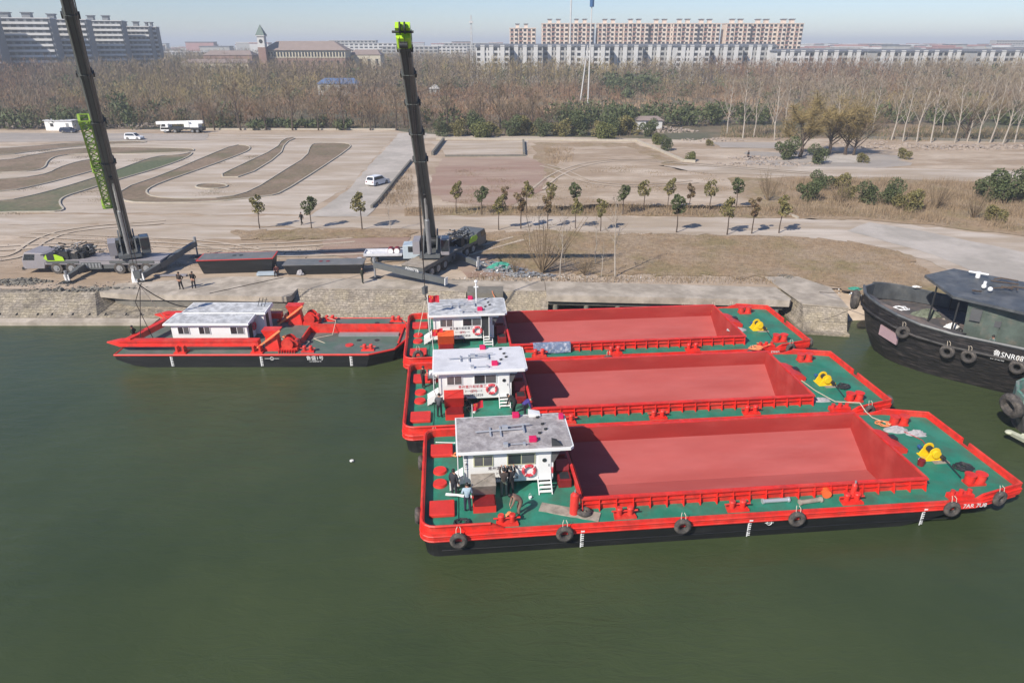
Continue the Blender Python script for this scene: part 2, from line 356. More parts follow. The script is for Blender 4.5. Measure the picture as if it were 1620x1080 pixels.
def text(name, s, size, mtx, mt, parent=None, ext=0.004, align='CENTER', bold=0.0):
    cu = bpy.data.curves.new(name, 'FONT'); cu.body = s; cu.size = size; cu.extrude = ext; cu.offset = bold
    cu.align_x = align; cu.align_y = 'CENTER'; cu.resolution_u = 2
    to = bpy.data.objects.new(name, cu); col.objects.link(to)
    bpy.context.view_layer.update()
    dg = bpy.context.evaluated_depsgraph_get()
    me = bpy.data.meshes.new_from_object(to.evaluated_get(dg))
    bpy.data.objects.remove(to); bpy.data.curves.remove(cu)
    me.transform(mtx); me.materials.clear(); me.materials.append(M[mt]); me.name = name
    o = bpy.data.objects.new(name, me); col.objects.link(o)
    if parent: o.parent = parent
    return o
def frame(origin, xdir, ydir):
    x = Vector(xdir).normalized(); y = Vector(ydir).normalized(); z = x.cross(y)
    m = Matrix((x, y, z)).transposed().to_4x4(); m.translation = Vector(origin); return m
# lettering on a wall facing -Y of the local frame
def front(x, y, z): return frame((x, y, z), (1, 0, 0), (0, 0, 1))
# ---------------------------------------------------------------- setting: water, land, roads
rnd = random.Random(7)
def struct(mb, name, m, **k):
    return tag(mb.build(name, m, **k), kind='structure')
# the barges displace the water inside their hulls
from mathutils.geometry import tessellate_polygon
HOLES = []
for ax_, ay_ in ((-4.7, 28.55), (-7.1, 38.55), (-8.6, 49.2)):
    c_, s_ = math.cos(R(5.5)), math.sin(R(5.5))
    HOLES.append([(ax_ + a * c_ - b * s_, ay_ + a * s_ + b * c_, 0) for a, b in ((8.4, .7), (28.9, .7), (28.9, 9.1), (8.4, 9.1))])
loops = [[(-3000, -150, 0), (3000, -150, 0), (3000, 66.2, 0), (-3000, 66.2, 0)]] + HOLES
k = MB(); k.v = [tuple(p) for lp in loops for p in lp]; k.f = [tuple(t) for t in tessellate_polygon([[Vector(p) for p in lp] for lp in loops])]
k.f = [t if (Vector(k.v[t[1]]) - Vector(k.v[t[0]])).cross(Vector(k.v[t[2]]) - Vector(k.v[t[0]])).z > 0 else t[::-1] for t in k.f]; k.m = [0] * len(k.f)
struct(k, 'water', 'water')
LE = [(-3000, 66), (-21.9, 66), (-21.9, 66.3), (3.4, 66.3), (27, 66.2), (31.2, 66.2), (36, 66), (60, 64), (3000, 64)]
k_ = MB()
k_.face([(x, y, LAND) for x, y in LE] + [(9000, 9000, LAND), (-9000, 9000, LAND)])
struct(k_, 'ground', 'dirt')
def jit(px, amt=0.6, step=4.0, seed=1, z=LAND, closed=True, world=False):
    r = random.Random(seed); pts = [Vector(p) if world else at(*p, LAND) for p in px]; out = []
    n = len(pts)
    for i in range(n if closed else n - 1):
        a = pts[i]; b = pts[(i + 1) % n]; k = max(1, min(60, int((b - a).length / step)))
        for j in range(k):
            p = a.lerp(b, j / k)
            if j: p = p + Vector((r.uniform(-amt, amt), r.uniform(-amt, amt), 0))
            out.append((p.x, p.y, z))
    if not closed: out.append(tuple(pts[-1][:2]) + (z,))
    return out
def sheet(name, px, m, lay, amt=0.5, step=3.0, seed=1):
    pts = jit(px, amt, step, seed, LAND + lay * 0.018)
    return struct(MB().face(pts), name, m)
import bmesh
def smoothpoly(px, it=2, closed=True):
    p = [tuple(q) for q in px]
    for _ in range(it):
        q = []; n = len(p)
        if not closed: q.append(p[0])
        for i in range(n if closed else n - 1):
            a = p[i]; b = p[(i + 1) % n]
            q.append((a[0] * .75 + b[0] * .25, a[1] * .75 + b[1] * .25)); q.append((a[0] * .25 + b[0] * .75, a[1] * .25 + b[1] * .75))
        if not closed: q.append(p[-1])
        p = q
    return p
# wooded hinterland
sheet('woodland_ground', [(-700, 203), (300, 205), (620, 205), (690, 217), (1000, 219), (1100, 222), (1150, 216), (1300, 219), (1620, 222), (2500, 222), (3500, 71), (-2200, 71)], 'woodfloor', 1, 0.8, 8)
# far verge path and depot yard
sheet('depot_yard', [(-700, 206), (-100, 210), (330, 212), (330, 222), (120, 224), (-100, 226), (-700, 232)], 'asphalt', 2, 0.6)
sheet('far_lane', [(330, 213), (640, 209), (700, 214), (1010, 219), (1010, 223), (700, 221), (640, 218), (330, 221)], 'paleroad', 2, 0.3)
sheet('riverside_road', smoothpoly([(-700, 350), (0, 338), (300, 342), (620, 343), (860, 342), (1130, 345), (1350, 348), (1620, 376), (2100, 430), (2200, 560), (1620, 470), (1500, 428), (1430, 400), (1360, 384), (1240, 373), (1100, 372), (800, 362), (640, 362), (560, 362), (350, 356), (0, 354), (-700, 366)], 1), 'paleroad', 2, 0.7, 1.6)
sheet('concrete_ramp', [(1375, 352), (1460, 366), (1620, 400), (2100, 470), (2200, 560), (1640, 476), (1560, 440), (1480, 405), (1410, 385), (1340, 366)], 'greyroad', 3, 0.3)
sheet('gravel_verge', [(-700, 356), (0, 356), (350, 358), (560, 364), (520, 372), (300, 380), (0, 372), (-700, 380)], 'paleroad', 1, 0.6)
sheet('access_road', [(490, 343), (548, 303), (618, 226), (632, 211), (676, 211), (655, 252), (597, 325), (580, 343)], 'greyroad', 3, 0.25)
sheet('paved_branch_path', [(676, 224), (836, 222), (836, 244), (706, 246), (690, 232)], 'paleroad', 2, 0.4)
sheet('rough_track', [(1090, 262), (1200, 262), (1620, 270), (2000, 280), (2000, 300), (1620, 292), (1330, 280), (1120, 275), (1040, 262)], 'paleroad', 2, 0.8)
sheet('paved_pad', [(1128, 225), (1230, 226), (1230, 235), (1140, 234)], 'asphalt', 3, 0.3)
sheet('paved_pad', [(1290, 245), (1370, 246), (1378, 258), (1295, 258)], 'greyroad', 3, 0.3)
sheet('gravel_patch', [(1180, 240), (1420, 246), (1440, 262), (1300, 272), (1180, 262)], 'asphalt', 1, 1.2)
sheet('ploughed_field', [(700, 250), (836, 249), (862, 262), (862, 300), (800, 330), (700, 318), (672, 300)], 'redsoil', 2, 0.5)
sheet('dry_field', [(842, 226), (1004, 226), (1090, 262), (1040, 300), (900, 300), (846, 262)], 'drygrass', 1, 1.2)
sheet('worn_field', [(870, 232), (990, 232), (1070, 266), (1180, 290), (1300, 330), (880, 330), (870, 300), (880, 262)], 'dirt', 2, 1.5)
sheet('planting_strip', [(640, 330), (800, 326), (1000, 324), (1200, 326), (1340, 330), (1360, 348), (1130, 344), (860, 341), (640, 342)], 'drygrass', 2, 0.8)
sheet('scrub_ground', [(1150, 282), (1330, 280), (1620, 290), (1900, 300), (1900, 372), (1620, 374), (1350, 346), (1230, 344), (1190, 322)], 'drygrass', 3, 1.4)
sheet('dry_grass_bank', [(742, 368), (860, 365), (1100, 373), (1240, 374), (1360, 385), (1430, 402), (1472, 432), (1500, 470), (1390, 470), (1290, 447), (1240, 440), (1000, 436), (820, 430), (760, 400)], 'drygrass', 4, 0.9, 1.0)
sheet('dry_grass_verge', [(365, 366), (470, 362), (620, 363), (655, 366), (650, 376), (520, 378), (380, 380)], 'drygrass', 4, 0.7, 1.0)
sheet('red_soil_patch', [(520, 376), (650, 376), (650, 404), (560, 410), (500, 398)], 'redsoil', 3, 0.5, 2)
sheet('red_soil_patch', [(740, 390), (830, 400), (850, 432), (740, 440), (720, 420)], 'redsoil', 3, 0.5, 2)
M['track'] = mat('wheel_track_soil', (0.41, 0.33, 0.25), 0.95, .15, 1.5, coord='World', c2=(0.47, 0.395, 0.31), c2amt=.6, c2scale=.35)
def track(px, w_, lay):
    for off in (-.95, .95):
        p = smoothpoly(px, 2, False); P = [at(*q_) for q_ in p]; k = MB(); L2 = []; r = random.Random(len(px) + int(off * 7))
        for i, q_ in enumerate(P):
            d = (P[min(i + 1, len(P) - 1)] - P[max(i - 1, 0)]).normalized(); nn = Vector((-d.y, d.x, 0)); c_ = q_ + nn * off; h = w_ * r.uniform(.5, 1)
            L2.append((c_ + nn * h, c_ - nn * h))
        for (a, b), (c_, e) in zip(L2, L2[1:]): k.face([(a.x, a.y, LAND + lay * .018), (b.x, b.y, LAND + lay * .018), (e.x, e.y, LAND + lay * .018), (c_.x, c_.y, LAND + lay * .018)])
        struct(k, 'wheel_track', 'track')
for i, t_ in enumerate([[(-60, 398), (60, 390), (200, 384), (330, 392), (470, 388), (560, 380)], [(40, 372), (180, 378), (330, 384), (420, 404), (560, 400), (640, 396)],                         [(-40, 412), (30, 408), (60, 380), (120, 362), (260, 352)], [(850, 300), (880, 275), (930, 258), (1000, 252), (1120, 262), (1300, 276)], [(860, 262), (890, 270), (930, 290), (1010, 296), (1100, 288)], [(560, 425), (590, 420), (640, 416), (660, 424), (740, 400), (820, 378)]]): track(t_, .3, 5 + i * .3)
# driving practice course: beds edged with kerbs
def bed(px, m, lay, smooth=2, kerb=True, name='turf_bed'):
    p = smoothpoly(px, smooth)
    pts = [at(x, y, LAND + lay * 0.018 + 0.05) for x, y in p]
    struct(MB().face(pts), name, m)
    if kerb:
        k = MB()
        inner = []
        n = len(pts)
        for i in range(n):
            a = pts[i - 1]; b = pts[(i + 1) % n]; t = (b - a).normalized(); nn = Vector((-t.y, t.x, 0))
            inner.append(nn)
        area = sum(pts[i].x * pts[(i + 1) % n].y - pts[(i + 1) % n].x * pts[i].y for i in range(n))
        s = 1 if area > 0 else -1
        for i in range(n):
            j = (i + 1) % n; a = pts[i]; b = pts[j]; ai = a - inner[i] * s * 0.26; bi = b - inner[j] * s * 0.26
            z0 = LAND; z1 = LAND + 0.2
            k.hexa([(a.x, a.y, z0), (b.x, b.y, z0), (bi.x, bi.y, z0), (ai.x, ai.y, z0), (a.x, a.y, z1), (b.x, b.y, z1), (bi.x, bi.y, z1), (ai.x, ai.y, z1)])
        struct(k, 'kerb', 'curb')
sheet('practice_course_ground', [(-700, 238), (0, 232), (330, 222), (620, 220), (560, 290), (480, 340), (0, 336), (-700, 345)], 'paleroad', 1, 0.6)
bed([(-600, 262), (0, 235), (60, 231), (135, 225), (230, 223), (230, 226), (140, 230), (60, 238), (0, 247), (-600, 280)], 'bed', 2)
bed([(-600, 300), (0, 273), (50, 271), (70, 266), (74, 254), (90, 246), (135, 243), (200, 244), (305, 240), (306, 236), (300, 235), (150, 232), (60, 243), (0, 257), (-600, 282)], 'bed', 2)
bed([(-600, 345), (0, 305), (70, 291), (140, 272), (190, 258), (150, 250), (100, 262), (70, 278), (0, 284), (-600, 320)], 'bed', 2)
bed([(-600, 360), (0, 320), (60, 308), (130, 288), (195, 266), (245, 247), (290, 245), (306, 240), (295, 250), (250, 266), (190, 283), (130, 302), (97, 312), (91, 322), (103, 334), (60, 335), (0, 335), (-600, 372)], 'bedgreen', 2)
bed([(190, 300), (260, 276), (330, 246), (372, 229), (394, 231), (395, 236), (385, 242), (320, 266), (250, 290), (231, 300), (230, 306), (242, 312), (290, 315), (360, 313), (400, 302), (450, 270), (486, 248), (492, 230), (500, 227), (540, 226), (556, 229), (548, 238), (500, 270), (444, 305), (425, 310), (330, 320), (220, 321), (192, 316)], 'bed', 2, 1)
bed([(343, 280), (380, 262), (438, 235), (448, 220), (470, 217), (450, 226), (442, 246), (386, 280)], 'bed', 2, 1)
bed([(310, 293), (335, 290), (358, 292), (358, 296), (336, 299), (312, 297)], 'bed', 2, 2)
# low kerb walls round the fallow field
def wallrun(name, px, w, h, m, label, cat='wall', z=LAND):
    pts = [at(*p, z) for p in px]; k = MB()
    for a, b in zip(pts, pts[1:]):
        k.beam(a + Vector((0, 0, h / 2)), b + Vector((0, 0, h / 2)), w, h)
    return tag(k.build(name, m), label, cat)
wallrun('low_wall', [(690, 221), (855, 222), (1008, 224), (1050, 242), (1082, 256), (1100, 257)], 0.5, 0.5, 'curb', 'long pale low wall running along the back of the fallow field')
wallrun('low_wall', [(684, 246), (702, 223)], 0.5, 0.8, 'concdark', 'short dark low wall slanting beside the second crane boom in the fallow field')
wallrun('low_wall', [(704, 248), (832, 247.5)], 0.35, 0.4, 'concdark', 'thin dark low wall in front of the ploughed field')
wallrun('low_wall', [(828, 225), (829, 246)], 0.5, 0.7, 'concdark', 'short dark low wall at the end of the thin wall by the ploughed field')
wallrun('low_wall', [(588, 330), (597, 322), (650, 256)], 0.35, 0.5, 'concdark', 'dark low wall along the right side of the access road')
wallrun('low_wall', [(1240, 337), (1262, 346)], 0.3, 0.3, 'curb', 'short pale kerb wall between scrub and riverside road')
wallrun('low_wall', [(260, 205.5), (630, 206)], 0.5, 0.45, 'curb', 'long pale low wall at the foot of the row of bare roadside trees')
wallrun('low_wall', [(1340, 219), (1640, 226)], 0.6, 0.6, 'concdark', 'long grey low wall at the foot of the pale poplars')

# ---------------------------------------------------------------- quay
q = MB()
# battered wall section, left
def wallsec(k, sec0, sec1):
    k.face([sec0[0], sec1[0], sec1[1], sec0[1]])
ws = [(-3000, 66.1, 64.9, 61.9), (-38, 66.1, 64.6, 61.8), (-22.2, 66.1, 64.2, 61.6)]
k = MB()
rows = []
ws2 = [(-3000, 66.1, 64.9, 61.9), (-42.0, 66.1, 64.7, 61.8), (-40.5, 0, 0, 61.8), (-22.2, 0, 0, 61.6)]
for x, yb, yt, yf in ws2:
    if not yb: rows.append([(x, 67.5, 1.48), (x, 66.0, 1.48), (x, 65.9, .8), (x, yf + 0.2, 0.55), (x, yf + .05, 0.5)]); continue
    rows.append([(x, 67.5, 1.97), (x, yt + .6, 1.97), (x, yt + 0.25, 1.9), (x, yf + 0.2, 0.55), (x, yf + .05, 0.5)])
k.loft(rows, closed=False, caps=False)
root = tag(k.build('river_wall', 'masonry'), 'long battered masonry river wall behind the low red-beamed work boat', 'river wall')
b = MB()
for (x0, _, _, f0), (x1, _, _, f1) in zip(ws, ws[1:]):
    b.hexa([(x0, f0 - .85, -1), (x1, f1 - .85, -1), (x1, f1 + 0.4, -1), (x0, f0 + 0.4, -1), (x0, f0 - .8, 0.32), (x1, f1 - .8, 0.32), (x1, f1 + 0.4, 0.52), (x0, f0 + 0.4, 0.52)])
b.build('footing', 'concrete', root)
k = MB()
for i in range(16):
    x = -50 + i * 1.75 + rnd.uniform(-.3, .3); k.cyl((x, 62.15, 0.68), (x, 62.4, 0.72), 0.07, n=8)
k.build('weep_holes', 'dark', root)
# apron slab over left wall
k = MB(); A_ = [(-41.5, 64.9), (-38, 64.1), (-30, 63.9), (-22.3, 63.5), (-21.9, 63.9), (-21.9, 69.6), (-30, 69.9), (-41, 67.5)]
k.prism(A_, 1.5, LAND + 0.06)
sl_ = tag(k.build('quay_slab', 'concrete'), 'thin concrete quay slab overhanging the river wall where two men stand', 'quay slab')
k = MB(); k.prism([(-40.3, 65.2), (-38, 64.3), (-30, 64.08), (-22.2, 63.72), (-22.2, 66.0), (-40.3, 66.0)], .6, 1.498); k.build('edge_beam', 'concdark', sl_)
# middle recessed masonry wall
k = MB(); k.loft([[(-22.0, 69, LAND + .03), (-22.0, 66.0, LAND + .03), (-22.0, 60.6, -1)], [(-21.2, 69, LAND + .03), (-21.2, 65.8, LAND + .03), (-21.2, 60.3, -1)], [(-10.9, 69, LAND + .03), (-10.9, 65.6, LAND + .03), (-10.9, 60.3, -1)], [(-4.6, 69, LAND + .03), (-4.6, 64.9, LAND + .03), (-4.6, 60.6, -1)]], closed=False, caps=False)
tag(k.build('river_wall', 'masonry'), 'rough masonry river wall between the work boat and the barge cabins', 'river wall')
k = MB(); k.loft([[(-22.4, 69.2, LAND + .05), (-22.4, 65.7, LAND + .05)], [(-10.9, 69.2, LAND + .05), (-10.9, 65.3, LAND + .05)], [(-4.4, 69.2, LAND + .05), (-4.4, 64.5, LAND + .05)]], closed=False, caps=False)
k = MB(); k.prism([(-21.88, 66.0), (-10.9, 65.75), (-4.7, 65.1), (3.4, 65.4), (3.4, 68.2), (-21.88, 69.3)], LAND - .1, LAND + 0.08)
tag(k.build('quay_apron', 'concrete'), 'pale concrete quay edge strip in front of the second crane', 'quay slab')
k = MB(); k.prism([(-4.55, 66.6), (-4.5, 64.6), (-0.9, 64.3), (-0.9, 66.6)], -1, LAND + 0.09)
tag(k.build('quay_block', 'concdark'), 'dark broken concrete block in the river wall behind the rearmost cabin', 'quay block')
k = MB(); k.loft([[(-1.0, 66.5, LAND + .03), (-1.0, 65.4, LAND + .0), (-1.0, 62.2, -1)], [(3.6, 66.5, LAND + .03), (3.6, 65.2, LAND + .0), (3.6, 62.2, -1)]], closed=False, caps=False)
tag(k.build('river_wall', 'masonry'), 'short masonry river wall just right of the rearmost cabin roof', 'river wall')
# right overhanging deck on piles
r_ = empty('piled_quay_deck', (0, 0, 0), 0, 'long concrete quay deck on piles alongside the rearmost hopper barge', 'quay deck')
k = MB(); k.prism([(3.45, 63.9), (16, 63.1), (27.0, 62.35), (27.3, 62.8), (27.0, 66.3), (3.45, 68.2)], 1.42, LAND + 0.1); k.build('deck_slab', 'concrete', r_)
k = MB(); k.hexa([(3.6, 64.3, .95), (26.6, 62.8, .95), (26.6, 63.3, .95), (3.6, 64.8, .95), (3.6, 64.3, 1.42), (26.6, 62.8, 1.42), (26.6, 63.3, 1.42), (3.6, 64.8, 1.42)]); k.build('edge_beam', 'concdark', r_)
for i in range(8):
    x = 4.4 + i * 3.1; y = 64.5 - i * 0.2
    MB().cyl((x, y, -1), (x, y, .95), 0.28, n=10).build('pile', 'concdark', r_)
k = MB(); k.face([(3.4, 66.25, -1), (31, 66.25, -1), (31, 66.25, LAND + .02), (3.4, 66.25, LAND + .02)])
tag(k.build('river_wall', 'masonry'), 'vertical masonry river wall in the shade under the piled quay deck', 'river wall')
# masonry pier
k = MB(); k.loft([[(27.2, 58.9, -1), (31.3, 58.2, -1), (32.2, 66.6, -1), (27.3, 66.6, -1)], [(27.2, 58.9, .25), (31.3, 58.2, .25), (32.2, 66.6, .25), (27.3, 66.6, .25)], [(27.4, 59.3, .25), (31.2, 58.6, .25), (32.2, 66.6, .25), (27.4, 66.6, .25)], [(27.9, 61.4, LAND + .03), (31.7, 60.3, LAND + .03), (32.5, 69.5, LAND + .03), (27.6, 69.5, LAND + .03)]])
pier = tag(k.build('masonry_pier', 'masonry'), 'stepped pale masonry pier between the red barges and the dark tug', 'pier')
k = MB(); k.prism([(27.85, 61.3), (31.75, 60.2), (32.5, 66.0), (30.5, 69.6), (27.0, 69.5)], LAND + .035, LAND + .16)
k.build('coping', 'concrete', pier)
# bank slope right of the pier
k = MB(); rows = []
for x in range(32, 120, 4):
    j = rnd.uniform(-.5, .5)
    rows.append([(x, 67 + j, LAND + .04), (x, 65.3 + j, 1.6), (x, 63.2 + j * .5, 0.7), (x, 61.2 + j, -0.6)])
k.loft(rows, closed=False, caps=False); struct(k, 'river_bank', 'dirt')
# ---------------------------------------------------------------- loose stuff on the land
def chunks(name, centers, m, size, flat=0.5, seed=3):
    r = random.Random(seed); k = MB()
    for (c, rx, ry, n, hmax) in centers:
        for i in range(n):
            a = r.uniform(0, 2 * PI); d = math.sqrt(r.random()); x = c[0] + rx * d * math.cos(a); y = c[1] + ry * d * math.sin(a)
            z = c[2] + hmax * (1 - d) * r.random(); s = size * r.uniform(.4, 1.3)
            mt = Matrix.Rotation(r.uniform(0, PI), 3, 'Z') @ Matrix.Rotation(r.uniform(-.6, .6), 3, 'X')
            P = []
            for q_ in ((-1, -1, -1), (1, -1, -1), (1, 1, -1), (-1, 1, -1), (-1, -1, 1), (1, -1, 1), (1, 1, 1), (-1, 1, 1)):
                v = Vector((q_[0] * s * r.uniform(.5, 1), q_[1] * s * r.uniform(.4, .9), q_[2] * s * flat * r.uniform(.5, 1)))
                P.append(mt @ v + Vector((x, y, z)))
            k.hexa(P)
    return tag(k.build(name, m), kind='stuff')
P_ = at
chunks('rubble', [(P_(1195, 251), 6, 3, 130, .6), (P_(1215, 260), 12, 3, 110, .2), (P_(1060, 208), 8, 4, 150, 1.6), (P_(1130, 222), 9, 3, 50, .4)], 'stone', 0.4)
chunks('rubble', [(P_(1500, 234), 22, 4, 200, .7), (P_(1600, 233), 20, 4, 140, .7), (P_(1380, 228), 12, 4, 50, .5)], 'stone', 0.4, seed=5)
chunks('rubble', [(P_(30, 200), 22, 6, 350, 2.0), (P_(215, 200), 12, 4, 100, 1), (P_(-80, 200), 30, 6, 250, 2.0)], 'stone', 0.7, seed=6)
chunks('rubble', [(P_(35, 446), 3.2, 1.0, 120, .35), (P_(8, 447), 3, 1, 80, .3), (P_(120, 459), 4, .4, 50, .15), (P_(175, 457), 3, .3, 40, .15)], 'concdark', 0.22, seed=8)
chunks('scrap_heap', [(P_(800, 428), 2.6, 1.2, 220, .8), (P_(835, 436), 3, .8, 160, .5), (P_(775, 418), 2.0, .8, 90, .5)], 'metal', 0.2, 0.3, seed=9)
chunks('gravel', [(P_(640, 455), 12, .9, 160, .05), (P_(1000, 447), 14, .6, 150, .06), (P_(1260, 458), 1.6, .9, 40, .1), (P_(120, 452), 12, 1.5, 160, .06), (P_(560, 420), 9, 3, 120, .04), (P_(300, 400), 20, 4, 160, .05)], 'stone', 0.09, seed=11)
# crumpled green netting
def blob(name, c, rx, ry, h, m, seed, label, cat, n=22):
    r = random.Random(seed); k = MB(); rings = []
    for i in range(6):
        t = i / 5; rr = []
        for j in range(n):
            a = 2 * PI * j / n; q_ = 1 + r.uniform(-.16, .16)
            rr.append((c[0] + rx * (1 - t * .85) * q_ * math.cos(a), c[1] + ry * (1 - t * .85) * q_ * math.sin(a), c[2] + h * math.sin(t * PI / 2) * r.uniform(.8, 1.15)))
        rings.append(rr)
    k.loft(rings); return tag(k.build(name, m), label, cat)
blob('green_netting', P_(793, 425, LAND), 1.7, .9, .7, 'netting', 4, 'heap of crumpled green netting on the bank near the second crane', 'netting')
blob('green_netting', P_(1352, 458, LAND), .9, .5, .25, 'netting', 5, 'small patch of green netting on the pier beside the tug bow', 'netting')

# ---------------------------------------------------------------- scatter of dry brush (stuff)
def slivers(pos, ang, ln, wd, lean, rs):
    """numpy: thin triangles standing at pos"""
    n = len(pos); d = np.stack([np.cos(ang) * lean, np.sin(ang) * lean, np.ones(n)], 1); d /= np.linalg.norm(d, axis=1)[:, None]
    a2 = rs.uniform(0, 2 * np.pi, n); sx = np.stack([np.cos(a2), np.sin(a2), np.zeros(n)], 1) * (wd / 2)[:, None]
    v = np.empty((n, 3, 3)); v[:, 0] = pos - sx; v[:, 1] = pos + sx; v[:, 2] = pos + d * ln[:, None]
    return v.reshape(-1, 3)
def np_mesh(name, verts, k, mats, mi=None):
    n = len(verts) // k; me = bpy.data.meshes.new(name)
    me.vertices.add(len(verts)); me.vertices.foreach_set('co', verts.astype(np.float32).ravel())
    me.loops.add(n * k); me.loops.foreach_set('vertex_index', np.arange(n * k, dtype=np.int32))
    me.polygons.add(n); me.polygons.foreach_set('loop_start', np.arange(0, n * k, k, dtype=np.int32))
    try: me.polygons.foreach_set('loop_total', np.full(n, k, dtype=np.int32))
    except Exception: pass
    for m in mats: me.materials.append(M[m])
    if mi is not None: me.polygons.foreach_set('material_index', mi.astype(np.int32))
    me.update(calc_edges=True); return me
def np_obj(name, me, parent=None):
    o = bpy.data.objects.new(name, me); col.objects.link(o)
    if parent: o.parent = parent
    return o
rs = np.random.RandomState(5)
def in_poly(P, poly):
    x, y = P[:, 0], P[:, 1]; c = np.zeros(len(P), bool); n = len(poly)
    for i in range(n):
        x1, y1 = poly[i][:2]; x2, y2 = poly[i - 1][:2]
        if y1 == y2: continue
        c ^= ((y1 > y) != (y2 > y)) & (x < (x2 - x1) * (y - y1) / (y2 - y1) + x1)
    return c
def scatter(px, n, clump=0):
    poly = np.array([at(*p) for p in px])[:, :2]; lo, hi = poly.min(0), poly.max(0)
    P = rs.uniform(lo, hi, (n * 4, 2)); P = P[in_poly(P, poly)][:n]
    if clump:
        C = P[rs.randint(0, len(P), max(3, n // clump))]
        P = C[rs.randint(0, len(C), len(P))] + rs.normal(0, 1.2, (len(P), 2))
        P = P[in_poly(P, poly)]
    return P
def brush(name, px, n, h, wd, mats, clump=0):
    P = scatter(px, n, clump); n = len(P)
    pos = np.concatenate([P, np.full((n, 1), LAND)], 1)
    v = slivers(pos, rs.uniform(0, 6.28, n), h * rs.uniform(.4, 1.3, n), np.full(n, wd), rs.uniform(0, .8, n), rs)
    return tag(np_obj(name, np_mesh(name, v, 3, mats, rs.randint(0, len(mats), n))), kind='stuff')
brush('dry_grass', [(742, 368), (860, 366), (1240, 375), (1360, 386), (1430, 403), (1472, 432), (1440, 466), (1290, 447), (1000, 436), (780, 430)], 26000, .28, .05, ['brush', 'drygrass', 'bed'])
brush('dry_grass', [(365, 366), (650, 364), (650, 377), (400, 380)], 5000, .2, .05, ['brush', 'drygrass'])
brush('dry_weeds', [(740, 434), (1240, 442), (1240, 450), (740, 446)], 3000, .5, .05, ['brush', 'twig'], 30)
brush('dry_weeds', [(640, 330), (1000, 324), (1340, 332), (1340, 345), (860, 341), (640, 341)], 9000, .7, .07, ['brush', 'drygrass', 'twig'], 25)
brush('scrub', [(1200, 286), (1330, 284), (1640, 292), (1640, 372), (1350, 344), (1210, 338)], 17000, 1.3, .06, ['brush', 'twig', 'brush'], 90)
brush('dry_weeds', [(860, 235), (910, 235), (905, 262), (866, 262)], 1500, .7, .08, ['brush'], 40)
brush('dry_weeds', [(590, 330), (650, 262), (656, 300), (650, 326)], 2200, .6, .06, ['brush', 'twig'], 20)

brush('turf', [(-40, 345), (-40, 236), (300, 232), (556, 229), (440, 310), (190, 318), (100, 336)], 9000, .14, .10, ['bed', 'brush', 'bedgreen'], 300)
brush('weeds', [(0, 372), (640, 384), (640, 430), (0, 420)], 2500, .16, .05, ['brush', 'bed'], 120)
brush('weeds', [(690, 262), (1080, 262), (1200, 300), (1100, 322), (700, 322)], 6000, .25, .08, ['brush', 'bed', 'drygrass'], 200)

chunks('litter', [(P_(1400, 330), 30, 4, 60, .05), (P_(1100, 300), 25, 8, 120, .05), (P_(860, 445), 14, 1.0, 120, .1), (P_(780, 405), 5, 3, 80, .1), (P_(500, 405), 14, 5, 90, .05), (P_(130, 400), 18, 8, 120, .05), (P_(1300, 290), 30, 5, 160, .1), (P_(640, 300), 5, 8, 60, .1), (P_(300, 215), 40, 4, 80, .1)], 'stone', .12, .4, seed=14)
chunks('litter', [(P_(860, 440), 12, 1.5, 70, .1), (P_(800, 432), 5, 1.5, 60, .3), (P_(1350, 462), 3, 1, 20, .1), (P_(700, 400), 10, 4, 30, .05), (P_(1450, 305), 30, 4, 40, .1)], 'white', .07, .4, seed=15)
chunks('dark_debris', [(P_(860, 442), 12, 1.2, 90, .15), (P_(1245, 440), 1.2, 1.6, 120, .3), (P_(120, 455), 10, 1, 60, .1), (P_(400, 398), 20, 3, 60, .05)], 'concdark', .13, .4, seed=16)
# ---------------------------------------------------------------- vegetation
def leafball(seed, clumps, n, size, mats=('leaf',), squash=1.0):
    """leaf quads spread over clumps [(centre, radius)] -> verts, mats idx"""
    r = np.random.RandomState(seed); V = []
    for i in range(n):
        c, rad = clumps[r.randint(len(clumps))]
        d = r.normal(size=3); d /= np.linalg.norm(d); p = np.array(c) + d * rad * (0.45 + .55 * r.rand() ** .4) * np.array([1, 1, squash])
        a = r.normal(size=3); a /= np.linalg.norm(a); b = np.cross(a, r.normal(size=3)); b /= np.linalg.norm(b)
        s = size * (0.6 + .8 * r.rand()) / 2
        V += [p - a * s - b * s * .6, p + a * s - b * s * .6, p + a * s + b * s * .6, p - a * s + b * s * .6]
    return np.array(V), r.randint(0, len(mats), n)
def street_tree(seed, mt, h=4.3, cr=1.1):
    r = random.Random(seed)
    root = empty('street_tree'); k = MB()
    th = h * .5
    k.tube([(0, 0, 0), (r.uniform(-.08, .08), r.uniform(-.08, .08), th * .5), (r.uniform(-.12, .12), 0, th), (0, 0, h * .8)], [.085, .07, .055, .03], 6)
    for i in range(5):
        a = r.uniform(0, 6.28); k.cyl((0, 0, th * .95 + i * .15), (math.cos(a) * cr * .7, math.sin(a) * cr * .7, th + .6 + i * .25), .03, .012, 5)
    t = k.build('trunk', 'bark', root)
    cl = [((r.uniform(-.5, .5) * cr, r.uniform(-.5, .5) * cr, h * .5 + cr * .3 + (h - h * .5 - cr * .6) * (i / 6)), cr * r.uniform(.3, .62) * (1.05 - .5 * abs(i / 6 - .4))) for i in range(8)]
    V, mi = leafball(seed, cl, 620, .2, (1,))
    c = np_obj('crown', np_mesh('crown', V, 4, [mt]), root)
    KIDS[root.name] = [t, c]
    return root
